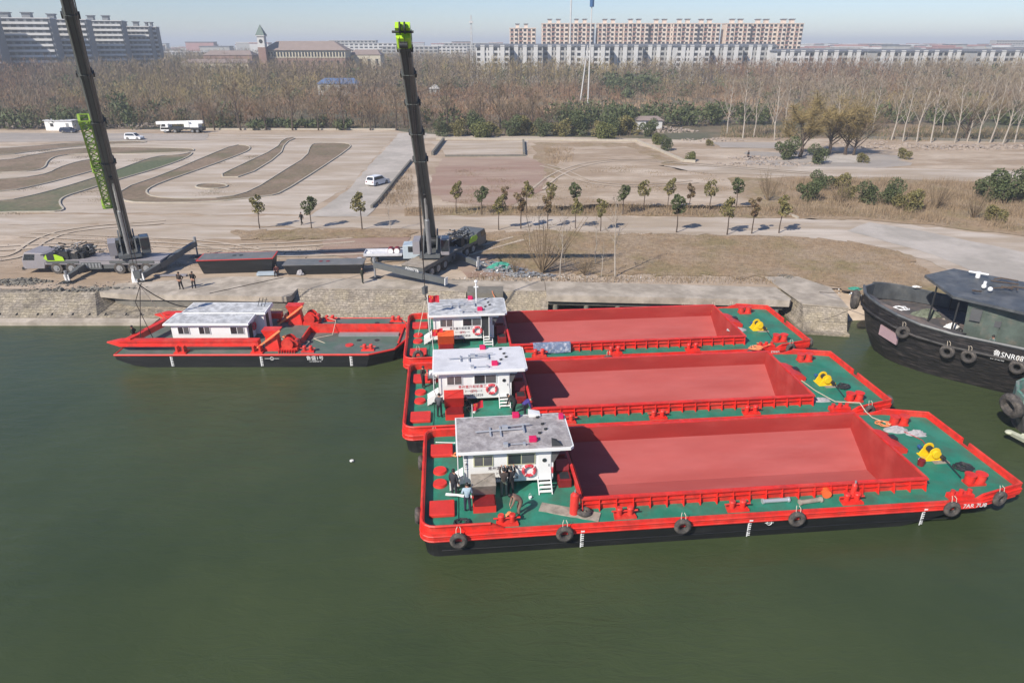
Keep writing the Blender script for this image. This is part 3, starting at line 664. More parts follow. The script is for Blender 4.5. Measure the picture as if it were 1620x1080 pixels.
def branchy(seed, h, trunk_r, spread, n1=9, start=.3, up=.75, twigs=260, twl=1.6, tww=.05, lean=0.0, droop=0, fork=False, sub=3):
    """bare tree: returns trunk MB, crown MB, twig verts (triangles)"""
    r = random.Random(seed); T = MB(); B = MB(); tw = []
    top = Vector((lean * h, r.uniform(-.03, .03) * h, h * (.55 if fork else .92)))
    pts = [Vector((0, 0, 0))]
    for i in range(1, 5):
        p = Vector((0, 0, 0)).lerp(top, i / 4) + Vector((r.uniform(-.02, .02) * h, r.uniform(-.02, .02) * h, 0)); pts.append(p)
    T.tube(pts, [trunk_r * (1 - .2 * i) for i in range(4)] + [trunk_r * .18 + (.3 * trunk_r if fork else 0)], 6)
    ends = []
    for i in range(n1):
        t = start + (1 - start) * (i + .5) / n1; q = t * 4; j = min(3, int(q)); p = pts[j].lerp(pts[j + 1], q - j)
        a = i * 2.4 + r.uniform(-.5, .5); L_ = spread * (1.15 - .75 * t) * r.uniform(.8, 1.2) if not fork else spread * r.uniform(.7, 1.1)
        el = up + r.uniform(-.15, .15)
        d = Vector((math.cos(a) * math.cos(el), math.sin(a) * math.cos(el), math.sin(el)))
        m = p + d * L_ * .5 + Vector((0, 0, L_ * .04)); e = p + d * L_ + Vector((0, 0, L_ * (.18 - droop)))
        rr = trunk_r * .38 * (1.1 - .6 * t); B.tube([p, m, e], [rr, rr * .65, rr * .25], 4)
        for s in range(sub):
            u = r.uniform(.3, .95); sp = p.lerp(m, u * 2) if u < .5 else m.lerp(e, u * 2 - 1)
            d2 = (d + Vector((r.uniform(-.8, .8), r.uniform(-.8, .8), r.uniform(0, .7)))).normalized(); l2 = L_ * r.uniform(.25, .5)
            e2 = sp + d2 * l2; B.tube([sp, e2], [rr * .4, rr * .12], 3); ends.append((sp, e2))
        ends.append((m, e))
    for i in range(twigs):
        a, b = r.choice(ends); p = a.lerp(b, r.uniform(.2, 1)); d = (b - a).normalized()
        d = (d * .6 + Vector((r.uniform(-1, 1), r.uniform(-1, 1), r.uniform(-.3, .9) - droop * 2))).normalized() * twl * r.uniform(.5, 1.2)
        s = d.cross(Vector((r.uniform(-1, 1), r.uniform(-1, 1), r.uniform(-1, 1)))).normalized() * tww / 2
        tw += [p - s, p + s, p + d]
    return T, B, tw
def bare_tree(name, seed, mt, mtw, **kw):
    root = empty(name); T, B, tw = branchy(seed, **kw)
    t = T.build('trunk', mt, root)
    k0 = len(B.v); B.v += [tuple(p) for p in tw]; B.mi = 1
    for i in range(0, len(tw), 3): B.f.append((k0 + i, k0 + i + 1, k0 + i + 2)); B.m.append(1)
    c = B.build('crown', [mt, mtw], root)
    KIDS[root.name] = [t, c]; return root
USED = set()
def place(protos, spots, group, labels, scl=(.9, 1.1), z=LAND, seed=1):
    r = random.Random(seed)
    for i, sp in enumerate(spots):
        p = protos[sp[3] if len(sp) > 3 else i % len(protos)]; loc = at(sp[0], sp[1], z)
        s = (sp[2] if len(sp) > 2 and sp[2] else r.uniform(*scl)); rz = r.uniform(0, 6.28)
        if p.name not in USED:
            USED.add(p.name); o = p; o.location = loc; o.rotation_euler = (0, 0, rz); o.scale = (s, s, s)
        else: o = copy_thing(p, loc, rz, s)
        o['group'] = group; o['label'] = labels(i, sp); o['category'] = 'tree'
ORD = ['first', 'second', 'third', 'fourth', 'fifth', 'sixth', 'seventh', 'eighth', 'ninth', 'tenth', 'eleventh', 'twelfth', 'thirteenth', 'fourteenth', 'fifteenth', 'sixteenth', 'seventeenth', 'eighteenth', 'nineteenth', 'twentieth', 'twenty-first', 'twenty-second', 'twenty-third', 'twenty-fourth', 'twenty-fifth', 'twenty-sixth', 'twenty-seventh', 'twenty-eighth', 'twenty-ninth', 'thirtieth']
ST = [street_tree(11, 'leaf'), street_tree(12, 'leaf', 4.5, 1.0), street_tree(13, 'leafd', 4.2, 1.15), street_tree(14, 'leafr', 4.3, .95)]
place(ST, [(411, 362, 1.0, 0), (493, 362, 1.0, 2), (573, 363, 1.12, 0)], 'small evergreen trees by the riverside road',
      lambda i, s: ['small round evergreen street tree left of the walking man', 'small evergreen street tree just right of the walking man', 'fullest small evergreen street tree, left of the second crane boom'][i])
br = [(722, 338, 1.0, 1), (762, 340, .95, 2), (799, 334, .8, 3), (833, 336, 1.0, 0), (871, 338, .95, 1), (909, 336, 1.0, 2), (985, 340, 1.0, 2), (1018, 333, 1.0, 0), (1056, 332, 1.0, 1), (1090, 334, .9, 3), (1122, 333, 1.0, 0), (1164, 330, 1.05, 2)]
place(ST, br, 'back row of small evergreen street trees', lambda i, s: ORD[i] + ' tree from the left in the back row beyond the riverside road')
fr = [(789, 364, 1.0, 1), (824, 362, 1.1, 3), (866, 362, 1.0, 3), (910, 362, .9, 0), (950, 366, .9, 1), (1070, 368, 1.15, 2), (1150, 372, 1.1, 0), (1189, 370, 1.05, 3), (1232, 369, 1.1, 0)]
place(ST, fr, 'front row of small evergreen street trees', lambda i, s: ORD[i] + ' tree from the left in the front row on the river side of the road')
# young bare saplings near the scrap heap
SA = [bare_tree('bare_sapling', 31, 'barkw', 'twigw', h=7.5, trunk_r=.075, spread=1.5, n1=12, up=.9, twigs=220, twl=.7, tww=.022),
      bare_tree('bare_sapling', 32, 'barkw', 'twigw', h=6.0, trunk_r=.06, spread=1.3, n1=10, up=.9, twigs=160, twl=.6, tww=.022)]
place(SA, [(886, 438, .95, 0), (942, 418, .9, 1), (973, 438, 1.25, 0), (951, 438, .7, 1), (893, 436, .6, 1), (617, 366, .8, 1), (838, 392, .7, 1)], 'bare pale saplings on the bank',
      lambda i, s: ['tall pale bare sapling left of the dry grass bank', 'thin bare sapling in the middle of the bank', 'tallest white stemmed bare sapling on the quay edge', 'short bare sapling left of the tallest sapling', 'small bare sapling at the foot of the bank weeds', 'leafless sapling between the street tree and the second crane', 'bare sapling on the roadside above the scrap heap'][i])
def shrub(seed, h, n, mt='twig'):
    r = random.Random(seed); root = empty('bare_shrub'); k = MB(); tw = []
    for i in range(n):
        a = r.uniform(0, 6.28); l = h * r.uniform(.6, 1); sp = r.uniform(.2, .75)
        e = Vector((math.cos(a) * l * sp, math.sin(a) * l * sp, l)); m = e * .5 + Vector((0, 0, -.1 * l))
        k.tube([(0, 0, 0), m, e], [.07, .05, .02], 5)
        for j in range(12):
            u = r.uniform(.35, 1); p = m.lerp(e, u * 2 - 1) if u > .5 else Vector((0, 0, 0)).lerp(m, u * 2)
            d = Vector((r.uniform(-1, 1), r.uniform(-1, 1), r.uniform(0, 1.2))).normalized() * l * r.uniform(.15, .32); s = d.cross(Vector((1, .3, .2))).normalized() * .02
            tw += [p - s, p + s, p + d]
            for q_ in range(3):
                pp = p + d * r.uniform(.3, .9); dd = (d.normalized() + Vector((r.uniform(-1, 1), r.uniform(-1, 1), r.uniform(-.3, .8)))) * .3 * r.uniform(.5, 1.5); s2 = dd.cross(Vector((.2, 1, .3))).normalized() * .012
                tw += [pp - s2, pp + s2, pp + dd]
    k0 = len(k.v); k.v += [tuple(p) for p in tw]
    for i in range(0, len(tw), 3): k.f.append((k0 + i, k0 + i + 1, k0 + i + 2)); k.m.append(0)
    b = k.build('branches', mt, root); KIDS[root.name] = [b]; return root
SH = shrub(3, 6.6, 20)
o = SH; o.location = at(858, 432); o['label'] = 'large many stemmed leafless shrub by the green netting'; o['category'] = 'shrub'; o['group'] = 'leafless shrubs on the bank'
for (x, y, s, lb) in [(815, 434, .35, 'small leafless shrub left of the large one by the netting'), (925, 436, .4, 'low leafless shrub between the saplings'), (1330, 322, .6, 'bare shrub in the scrub left of the evergreen clump'), (1215, 318, .75, 'bare shrub in the scrub nearest the back row of trees'), (1480, 330, .7, 'bare shrub in the scrub right of the evergreen clump'), (1540, 345, .7, 'bare shrub in front of the big evergreen hedge')]:
    c = copy_thing(SH, at(x, y), rnd.uniform(0, 6), s, lb)
# evergreen bushes in the scrub at right
def bush(name, seed, mt, w_, h_, n=2200, size=.16):
    r = random.Random(seed)
    cl = [((r.uniform(-.45, .45) * w_, r.uniform(-.4, .4) * w_, h_ * (.2 + .6 * i / 8)), .33 * w_ * r.uniform(.7, 1.1)) for i in range(9)]
    V, mi = leafball(seed, cl, n, size, (1,)); V[:, 2] = np.maximum(V[:, 2], .02)
    root = empty(name); c = np_obj('foliage', np_mesh('foliage', V, 4, [mt]), root)
    k = MB().tube([(0, 0, 0), (.05, 0, h_ * .4), (0, 0, h_ * .75)], [.09, .06, .02], 5); t = k.build('stem', 'bark', root)
    KIDS[root.name] = [c, t]; return root
BU = [bush('evergreen_bush', 41, 'leafd', 2.6, 3.0), bush('evergreen_bush', 42, 'leaf', 2.4, 2.6), bush('evergreen_bush', 43, 'leafy', 2.6, 1.9)]
def bushes(spots, group, lab):
    for i, (x, y, s, j) in enumerate(spots):
        p = BU[j]; loc = at(x, y); rz = rnd.uniform(0, 6)
        if p.name not in USED: USED.add(p.name); o = p; o.location = loc; o.scale = (s,) * 3
        else: o = copy_thing(p, loc, rz, s)
        tag(o, lab(i), 'bush', group)
bushes([(1275, 318, 1.15, 0), (1300, 302, 1.1, 0), (1325, 300, 1.1, 1), (1342, 316, .9, 1), (1372, 322, 1.15, 0), (1410, 326, 1.3, 0), (1433, 334, 1.3, 1), (1558, 318, 1.5, 0), (1585, 322, 1.6, 0), (1612, 318, 1.7, 0), (1640, 322, 1.5, 1), (1575, 352, .9, 1)], 'evergreen bushes in the scrub',
       lambda i: ['dark bush at the left end of the scrub clump', 'dark bush behind the left end of the scrub clump', 'bright bush at the back of the scrub clump', 'small yellowish bush in the middle of the scrub', 'upright dark bush standing alone in the scrub', 'large dark bush of the touching pair in the scrub', 'olive bush of the touching pair in the scrub', 'left bush of the big evergreen hedge', 'second bush of the big evergreen hedge', 'tallest bush of the big evergreen hedge', 'bush of the big evergreen hedge cut by the picture edge', 'small bush in front of the big evergreen hedge'][i])
bushes([(1241, 252, 1.55, 0), (1295, 259, 1.3, 0), (1054, 238, 1.1, 0), (1123, 231, .6, 1), (1095, 255, .9, 2), (1040, 228, 1.2, 2), (758, 219, 1.9, 2), (952, 221, 2.0, 2), (1366, 258, .8, 1), (1430, 252, .9, 1)], 'bushes beyond the fallow field',
       lambda i: ['round dark bush on the rubble lot left of the willows', 'dark round bush at the foot of the willows', 'dark bush behind the end of the long pale low wall', 'tiny bush by the grey paved pad', 'low yellowish bush in front of the long pale low wall end', 'yellow bush behind the bend of the long pale low wall', 'bright yellow-green bush behind the left end of the pale low wall', 'bright yellow-green bush behind the middle of the pale low wall', 'small bush on the right of the willows', 'lone small bush between willows and slab ruins'][i])
hb = [(700 + i * 27, 216 - (i % 3), 1.5 + .5 * ((i * 7) % 3) / 2, (i * 5) % 2) for i in range(13)]
bushes(hb, 'dark hedge behind the pale low wall', lambda i: ORD[i] + ' bush from the left in the dark hedge behind the pale low wall')
# roadside row of bare trees on the far lane
BT = [bare_tree('roadside_tree', 51 + i, 'bark', 'twig', h=9.5 + (i % 2), trunk_r=.26, spread=4.6, n1=11, start=.28, up=.85, twigs=520, twl=1.7, tww=.06, fork=(i % 2 == 0)) for i in range(4)]
rw = [(340 + i * 41.0, 206.5, None, i % 4) for i in range(13)]
rw += [(815 + i * 27, 212, None, (i * 3) % 4) for i in range(3)] + [(761, 210, None, 1), (799, 211, None, 2)]
place(BT, rw, 'row of bare roadside trees on the far lane', lambda i, s: (ORD[i] + ' bare brown tree from the left in the row behind the practice course') if i < 13 else ['bare wide tree right of the second crane boom', 'bare forked tree behind the hedge', 'rightmost bare tree of the row behind the hedge', 'bare tree nearest the crane boom on its right', 'second bare tree right of the crane boom'][i - 13], (.95, 1.15))
# pale poplars
PO = [bare_tree('poplar_tree', 61 + i, 'barkw', 'twigw', h=17 + i, trunk_r=.2, spread=5.5, n1=16, start=.22, up=1.0, twigs=900, twl=1.6, tww=.045, lean=[0, .05, -.04][i]) for i in range(3)]
pp = [(1150, 214, .9, 0), (1175, 219, .95, 2), (1192, 217, .9, 0), (1225, 222, .95, 1), (1285, 217, .85, 1), (1322, 216, .85, 1), (1352, 218, .9, 0), (1410, 222, .95, 1), (1428, 224, .9, 0), (1450, 225, .95, 1), (1472, 226, .98, 2), (1510, 226, .95, 1), (1530, 224, 1.0, 0), (1547, 227, .95, 1), (1566, 226, 1.0, 2), (1586, 228, 1.0, 1), (1605, 226, 1.0, 0), (1632, 228, 1.0, 1), (1240, 208, .8, 0), (1380, 208, .85, 0), (1490, 210, .85, 2)]
place(PO, pp, 'pale bare poplars', lambda i, s: (ORD[i] + ' tall pale poplar from the left along the grey low wall') if i < 18 else ['pale poplar standing further back, left of the willows', 'pale poplar standing further back, behind the willows', 'pale poplar standing further back, right of the willows'][i - 18])
# willows
WI = [bare_tree('willow_tree', 71 + i, 'bark', 'willow', h=9.5, trunk_r=.4, spread=6.2, n1=15, start=.3, up=.75, twigs=3000, twl=2.0, tww=.075, fork=True, droop=.2, lean=.05) for i in range(2)]
place(WI, [(1265, 249, 1.1, 0), (1310, 245, 1.15, 1), (1337, 245, 1.0, 0)], 'yellowish willows', lambda i, s: ['leftmost yellow-green willow with dark trunk', 'middle yellow willow of the three', 'rightmost wide willow with bare dark limbs'][i])
WB = bare_tree('bare_tree', 75, 'bark', 'twig', h=8.5, trunk_r=.3, spread=7.5, n1=14, start=.25, up=.55, twigs=1500, twl=1.6, tww=.05, fork=True)
WB.location = at(1350, 246); tag(WB, 'low spreading leafless brown tree right of the willows', 'tree')
c = copy_thing(WB, at(1527, 222), 2.0, 1.2, 'dark spreading leafless tree among the right hand poplars'); c['category'] = 'tree'
# the wood behind: one mass
def wood():
    rs = np.random.RandomState(21); V = []; MI = []
    mats = ['twig', 'brush2', 'willow', 'leafd', 'twigw', 'bark', 'fawn']
    P = []
    for (y0, y1, sp) in ((196, 235, 5.0), (235, 330, 6.2), (330, 395, 7.0), (395, 448, 5.6), (480, 800, 12.0), (800, 1600, 26.0)):
        y = y0
        while y < y1:
            x = -0.86 * y - 10
            while x < 0.86 * y + 20:
                P.append((x + rs.uniform(-.5, .5) * sp, y + rs.uniform(-.5, .5) * sp)); x += sp
            y += sp
    P = np.array(P)
    for (x, y) in P:
        t = y / 1080.; px = 810 + x / (y * _c + (CAM_H - LAND) * _s) * 1080
        # clearings and species zones
        if y < 204 and px < 1100: continue
        if y < 215 and px > 1100: continue
        if 1000 < px < 1130 and y < 212: continue
        if 228 < y < 310 and px > 620 and px < 1260 and rs.rand() < .72: continue
        if 240 < y < 290 and px < 480 and math.sin(x * .05) > .2 and rs.rand() < .6: continue
        h = rs.uniform(5.5, 9.5); w_ = h * rs.uniform(.32, .5); m = 0
        u = rs.rand(); nz = math.sin(x * .021 + 1.3) * math.sin(y * .017 + x * .006) 
        if y < 330: m = 1 if u < .38 else (6 if u < .5 else 0)
        else: m = 0 if u < .55 else (6 if u < .8 else 2)
        if nz > .35: m = 2 if u < .6 else 0
        if nz < -.5 and y > 240: m = 1 if u < .7 else 6
        if y > 330: h = rs.uniform(8, 11) if y < 390 else rs.uniform(12, 18.5)
        if px < 740 and y > 330: h = rs.uniform(9, 13) if y < 390 else rs.uniform(13, 18)
        if y > 480: h = rs.uniform(13, 19); m = 0 if u < .6 else (6 if u < .75 else 2)
        if 870 < px < 1210 and y < 232 and u < .8: m = 3; h = rs.uniform(4.5, 7.5); w_ = h * .5
        elif 190 < px < 215 and y < 235: m = 3
        elif px < 190 and y < 225 and u < .5: m = 3; h = 5
        elif px > 1380 and y < 240 and u < .45: m = 3; h = rs.uniform(2.5, 4.5)
        elif 945 < px < 1040 and 330 < y < 380: m = 3
        elif u > .94: m = 3; h *= .7
        if 320 < px < 560 and y < 222 and u > .6: m = 3; h = 2.5
        if px > 1180 and y < 330 and rs.rand() < .10: m = 4; h = rs.uniform(13, 17); w_ = h * .28
        k = int(np.clip(30000 / y, 75, 150))
        d = rs.normal(size=(k, 3)); d /= np.linalg.norm(d, axis=1)[:, None]
        rad = rs.rand(k, 1) ** .4
        pos = d * rad * np.array([w_, w_, h * .40]) + np.array([x, y, LAND + h * .55])
        wd = np.full(k, .00034 * y + .012) * rs.uniform(.6, 1.4, k)
        if m == 3:
            pos = d * rad * np.array([w_, w_, h * .5]) + np.array([x, y, LAND + h * .5]); wd = wd * 7
            V.append(slivers(pos, rs.uniform(0, 6.28, k), rs.uniform(.5, 1.1, k) * (1 + y / 600), wd * 1.2, rs.uniform(0, 2.5, k), rs))
        else:
            ang = np.arctan2(d[:, 1], d[:, 0]); pos[:, 2] -= .8
            V.append(slivers(pos, ang + rs.normal(0, .7, k), h * rs.uniform(.08, .24, k), wd * 1.5, rs.uniform(.2, 1.7, k), rs))
        MI.append(np.full(k, m))
        # trunk
        tw_ = (.10 + .0003 * y) * (h / 8); V.append(slivers(np.array([[x, y, LAND]]), np.zeros(1), np.array([h * .8]), np.array([tw_ * 2]), np.zeros(1), rs)); MI.append(np.array([4 if m == 4 else 5]))
    M['brush2'] = mat('rusty_brown_twigs', (0.22, 0.125, 0.07), 0.95, .25, .05, coord='World')
    M['fawn'] = mat('fawn_twigs', (0.21, 0.165, 0.115), 0.95, .25, .05, coord='World')
    V = np.concatenate(V); MI = np.concatenate(MI)
    print('wood tris', len(V) // 3)
    return tag(np_obj('woodland', np_mesh('woodland', V, 3, mats, MI)), kind='stuff')
wood()
# reed beds between the trees
M['reed'] = mat('dry_reeds', (0.40, 0.27, 0.17), 0.95, .2, .05, coord='World')
brush('reeds', [(600, 180), (1100, 184), (1260, 190), (1260, 138), (900, 136), (600, 140)], 34000, 1.8, .26, ['reed', 'brush'], 60)
brush('undergrowth', [(300, 203), (640, 204), (700, 214), (1000, 216), (1000, 196), (640, 190), (300, 190)], 14000, 1.0, .12, ['twig', 'brush', 'leafd'], 40)
brush('undergrowth', [(1140, 218), (1640, 226), (1640, 204), (1140, 200)], 14000, 1.1, .12, ['twig', 'brush', 'leafd'], 40)
brush('undergrowth', [(-40, 203), (300, 204), (300, 186), (-40, 186)], 7000, 1.3, .14, ['twig', 'leafd', 'leafd'], 40)
# ---------------------------------------------------------------- buildings
M['beige'] = mat('beige_wall', (0.64, 0.54, 0.46), 0.8, .05, .3)
M['pink'] = mat('balcony_rail_red', (0.36, 0.22, 0.19), 0.8, .05, .3)
M['wgrey'] = mat('cool_grey_wall', (0.36, 0.36, 0.35), 0.8, .06, .3)
M['wwhite'] = mat('white_render', (0.55, 0.55, 0.54), 0.8, .05, .3)
M['wdark'] = mat('blue_grey_wall', (0.20, 0.21, 0.22), 0.8, .06, .3)
M['wwhite2'] = mat('bright_render', (0.68, 0.68, 0.66), 0.8, .04, .3)
M['slate'] = mat('slate_roof', (0.13, 0.14, 0.16), 0.7, .1, .3)
M['winfar'] = mat('dark_window', (0.04, 0.043, 0.05), 0.3, .1, .3)
M['brick'] = mat('red_brick_wall', (0.25, 0.16, 0.135), 0.8, .1, .3)
M['cream'] = mat('cream_wall', (0.50, 0.46, 0.36), 0.8, .05, .3)
M['tile'] = mat('brown_tile_roof', (0.25, 0.20, 0.18), 0.8, .1, .3)
M['blueroof'] = mat('blue_sheet_roof', (0.10, 0.17, 0.33), 0.6, .1, .3)
WM = {}
def winmesh(name, w_, h_, m, dep=.12):
    key = (name, w_, h_, m)
    if key not in WM: WM[key] = MB().box(-w_ / 2, -dep, 0, w_ / 2, 0.02, h_).mesh(name, m)
    return WM[key]
def put(name, me, parent, x, y, z):
    o = bpy.data.objects.new(name, me); col.objects.link(o); o.parent = parent; o.location = (x, y, z); return o
def apartment(loc, rz, W, D, floors, bays, wall, trim, label, cat='apartment block', fh=3.0, vis=5, style='band', group=None, name='apartment_block', roofx=True):
    r = empty(name, loc, rz, label, cat, group); H = floors * fh
    k = MB().box(-W / 2, 0, 0, W / 2, D, H)
    if style == 'bay':
        for b in (-.34, .34):
            k.box(W * b - W * .13, -.5, 0, W * b + W * .13, 0, H - fh * .1)
    k.build('wall', wall, r)
    MB().box(-W / 2 - .3, -.4, H, W / 2 + .3, D + .3, H + .5).build('parapet', trim, r)
    if roofx:
        for b in (-.27, .06):
            MB().box(W * b, D * .3, H + .5, W * b + W * .13, D * .7, H + 3.0).build('stair_tower', wall, r)
            MB().box(W * b - .5, D * .25, H + 3.0, W * b + W * .13 + .5, D * .75, H + 3.5).build('tower_roof', 'slate', r)
    f0 = max(0, floors - vis)
    bw = W / bays
    for f in range(f0, floors):
        z = f * fh
        if style == 'band':
            put('balcony', winmesh('balcony_%d' % int(W * 10), W * .94, 1.25, trim, .9), r, 0, 0, z + .05)
        for b in range(bays):
            x = -W / 2 + (b + .5) * bw
            put('window', winmesh('window', round(bw * .62, 2), 1.6, 'winfar'), r, x, -.03 if style != 'bay' or abs(abs(x) - W * .34) > W * .13 else -.53, z + 1.05)
            if style == 'bay' and b % 2 == 0:
                put('balcony', winmesh('balcony', round(bw * .8, 2), .9, 'pink', .7), r, x, 0, z + .1)
    return r
# left row of white and grey blocks, receding
for i, (px, y, w_, fl) in enumerate([(-135, 395, 44, 13), (-35, 415, 37, 13), (52, 440, 40, 13), (118, 465, 33, 13), (176, 492, 31, 13), (222, 515, 27, 12), (250, 530, 11, 12)]):
    x = (px + 0 - 810) / 1080 * (y * _c + 9)
    apartment((x, y, LAND), R(16), w_ * .86, 13, fl - 1, 8 if w_ > 20 else 3, 'wdark', 'wwhite2', 'white and grey apartment block, %s from the left in the row at the left horizon' % ORD[i] if i else 'white and grey apartment block at the left end, mostly outside the picture', vis=8, group='grey apartment blocks at the left horizon')
# beige blocks
for i, px in enumerate([827, 877, 918, 962, 1002, 1042, 1078, 1112, 1160, 1200, 1240]):
    y = 562 + (i % 2) * 3; x = (px - 810) / 1080 * (y * _c + 9)
    if i == 0: y = 575
    apartment((x, y, LAND), 0, 20.0 if i in (0, 1) else 18.8, 13, 12 if i else 11, 6, 'beige', 'beige', ['lone beige apartment block left of the main beige row', 'leftmost block of the beige apartment row', 'second block of the beige row, behind the white mast'][i] if i < 3 else 'beige apartment block, %s from the left in the beige row' % ORD[i - 1], vis=6, style='bay', group='beige apartment blocks')
# white walk-up rows in front
for i in range(17):
    px = 780 + i * 52; y = 452 + (i * 37 % 3) * 8 - (6 if i > 9 else 0); x = (px - 810) / 1080 * (y * _c + 9)
    NF = 7 if i < 9 else 6
    r = apartment((x, y, LAND), 0, 20.5, 11, NF, 6, 'wgrey' if i % 3 or i > 9 else 'wwhite', 'wwhite', 'low white and grey walk-up block with slate roof, %s from the left' % ORD[i], vis=4, style='plain', fh=2.95, group='white walk-up blocks', roofx=False)
    k = MB(); H = NF * 2.95 + .5
    k.hexa([(-11, -.8, H), (11, -.8, H), (11, 12, H), (-11, 12, H), (-10, 3.5, H + 1.3), (10, 3.5, H + 1.3), (10, 7.5, H + 1.3), (-10, 7.5, H + 1.3)]); k.build('roof', 'slate', r)
    for q_ in (-7.5, -2.2, 4.6):
        k = MB().box(q_, -.55, 6, q_ + 2.6, -.01, H + .6); k.build('stair_bay', 'wwhite', r)
# clock tower school
sy = 455; f_ = lambda px: (px - 810) / 1080 * (sy * _c + 9)
r = empty('school_building', (f_(487), sy, LAND + 2), 0, 'long school building with brown tiled roof and cream windows', 'school')
W_ = 49.5; MB().box(-W_ / 2, 0, 0, W_ / 2, 16, 12.5).build('lower_wall', 'brick', r); MB().box(-W_ / 2 - .2, -.25, 12.5, W_ / 2 + .2, 16.2, 16.8).build('upper_wall', 'cream', r)
MB().hexa([(-26, -1.2, 16.8), (26, -1.2, 16.8), (26, 17, 16.8), (-26, 17, 16.8), (-18, 6, 22), (17, 6, 22), (17, 10, 22), (-18, 10, 22)]).build('roof', 'tile', r)
for b in range(26):
    put('window', winmesh('window', 1.0, 2.6, 'winfar'), r, -W_ / 2 + 1.0 + b * 1.9, -.27, 13.2)
    if b % 2: put('window', winmesh('window', 1.5, 1.7, 'winfar'), r, -W_ / 2 + 1.0 + b * 1.9, -.03, 9.2)
r = empty('clock_tower', (f_(425.5), sy - 3, LAND), 0, 'square clock tower with pointed green-grey roof beside the school', 'tower')
MB().box(-2.3, -2.3, 0, 2.3, 2.3, 20.5).build('lower_shaft', 'brick', r); MB().box(-2.1, -2.1, 20.5, 2.1, 2.1, 26.5).build('upper_shaft', 'wwhite', r); MB().box(-2.6, -2.6, 26.5, 2.6, 2.6, 27.2).build('cornice', 'wwhite', r)
M['greenroof'] = mat('green_grey_roof', (0.12, 0.17, 0.15), .7, .1, 1)
MB().loft([[(-2.7, -2.7, 27.2), (2.7, -2.7, 27.2), (2.7, 2.7, 27.2), (-2.7, 2.7, 27.2)], [(-.1, -.1, 33), (.1, -.1, 33), (.1, .1, 33), (-.1, .1, 33)]]).build('spire', 'greenroof', r)
MB().cyl((0, -2.25, 23.8), (0, -2.1, 23.8), 1.1, n=16).build('clock_face', 'dark', r)
def simple_house(name, px, py, W, D, h, rh, wall, roof, label, cat, y=None, wins=3, rz=0):
    p = at(px, py) if y is None else Vector(((px - 810) / 1080 * (y * _c + 9), y, LAND))
    r = empty(name, p, rz, label, cat); MB().box(-W / 2, 0, 0, W / 2, D, h).build('wall', wall, r)
    MB().hexa([(-W / 2 - .4, -.4, h), (W / 2 + .4, -.4, h), (W / 2 + .4, D + .4, h), (-W / 2 - .4, D + .4, h), (-W / 2 + rh, D / 2 - .1, h + rh), (W / 2 - rh, D / 2 - .1, h + rh), (W / 2 - rh, D / 2 + .1, h + rh), (-W / 2 + rh, D / 2 + .1, h + rh)]).build('roof', roof, r)
    for i in range(wins): put('window', winmesh('window', round(W / wins * .35, 2), h * .4, 'winfar'), r, -W / 2 + (i + .5) * W / wins, -.02, h * .45)
    return r
simple_house('college_building', 365, 0, 34, 14, 15, 3, 'brick', 'tile', 'low reddish college building left of the clock tower', 'building', y=520, wins=9)
simple_house('college_building', 345, 0, 40, 12, 12, 2, 'cream', 'tile', 'long cream college building in front of the reddish one', 'building', y=440, wins=12)
simple_house('hall_building', 580, 0, 20, 14, 16, 3, 'cream', 'tile', 'small hall with brown hipped roof right of the school', 'building', y=470, wins=4)
simple_house('blue_roofed_shed', 535, 0, 19, 10, 5.2, 2.4, 'wgrey', 'blueroof', 'shed with a bright blue sheet roof among the trees', 'shed', y=345, wins=4)
simple_house('gazebo', 688, 0, 5, 5, 3, 1.8, 'wgrey', 'wwhite', 'small grey garden pavilion among trees right of the second crane boom', 'pavilion', y=345, wins=2)
simple_house('farm_hut', 1028, 0, 7, 5, 2.6, 1.0, 'wwhite', 'tile', 'broken pinkish hut on the rubble behind the low wall', 'hut', y=205, wins=1)
for i, (px, y, w_, h) in enumerate([(650, 800, 60, 18), (600, 900, 70, 22), (560, 950, 60, 24), (700, 880, 60, 18), (745, 1000, 70, 22), (300, 900, 60, 14)]):
    x = (px - 810) / 1080 * (y * _c + 9)
    apartment((x, y, LAND), 0, w_, 14, int(h / 3), 12, 'wwhite' if i % 2 else 'wgrey', 'wwhite', ['pale long block just right of the second crane head', 'bluish long block left of the crane head', 'bluish tall block behind the small hall', 'white long block between crane head and white mast', 'distant white block behind the white mast', 'hazy low block left of the clock tower'][i], vis=3, style='plain', fh=3.2, group='distant town blocks', roofx=False)
M['redroof'] = mat('town_red_roof', (0.36, 0.20, 0.19), .8, .1, .1)
rr = random.Random(17); k = MB()
for i in range(420):
    px = rr.uniform(1240, 1760) if i < 300 else rr.uniform(-200, 800); y = rr.uniform(900, 1900); x = (px - 810) / 1080 * (y * _c + 9)
    h = rr.uniform(11, 21) if px > 1240 else rr.uniform(10, 24); w_ = rr.uniform(16, 46)
    k.mi = rr.choice([0, 0, 1, 2]); k.box(x - w_ / 2, y, LAND, x + w_ / 2, y + 14, LAND + h)
    k.mi = rr.choice([1, 2, 3]); k.box(x - w_ / 2 - .5, y - .5, LAND + h, x + w_ / 2 + .5, y + 14.5, LAND + h + 1.2)
tag(k.build('distant_town', ['wgrey', 'wwhite', 'redroof', 'slate']), kind='stuff')
x = lambda px, y: (px - 810) / 1080 * (y * _c + 9)
apartment((x(1600, 1150), 1150, LAND), 0, 60, 16, 8, 14, 'wgrey', 'wwhite', 'hazy grey slab block at the right end of the horizon', vis=5, style='plain', roofx=False, fh=3.3)
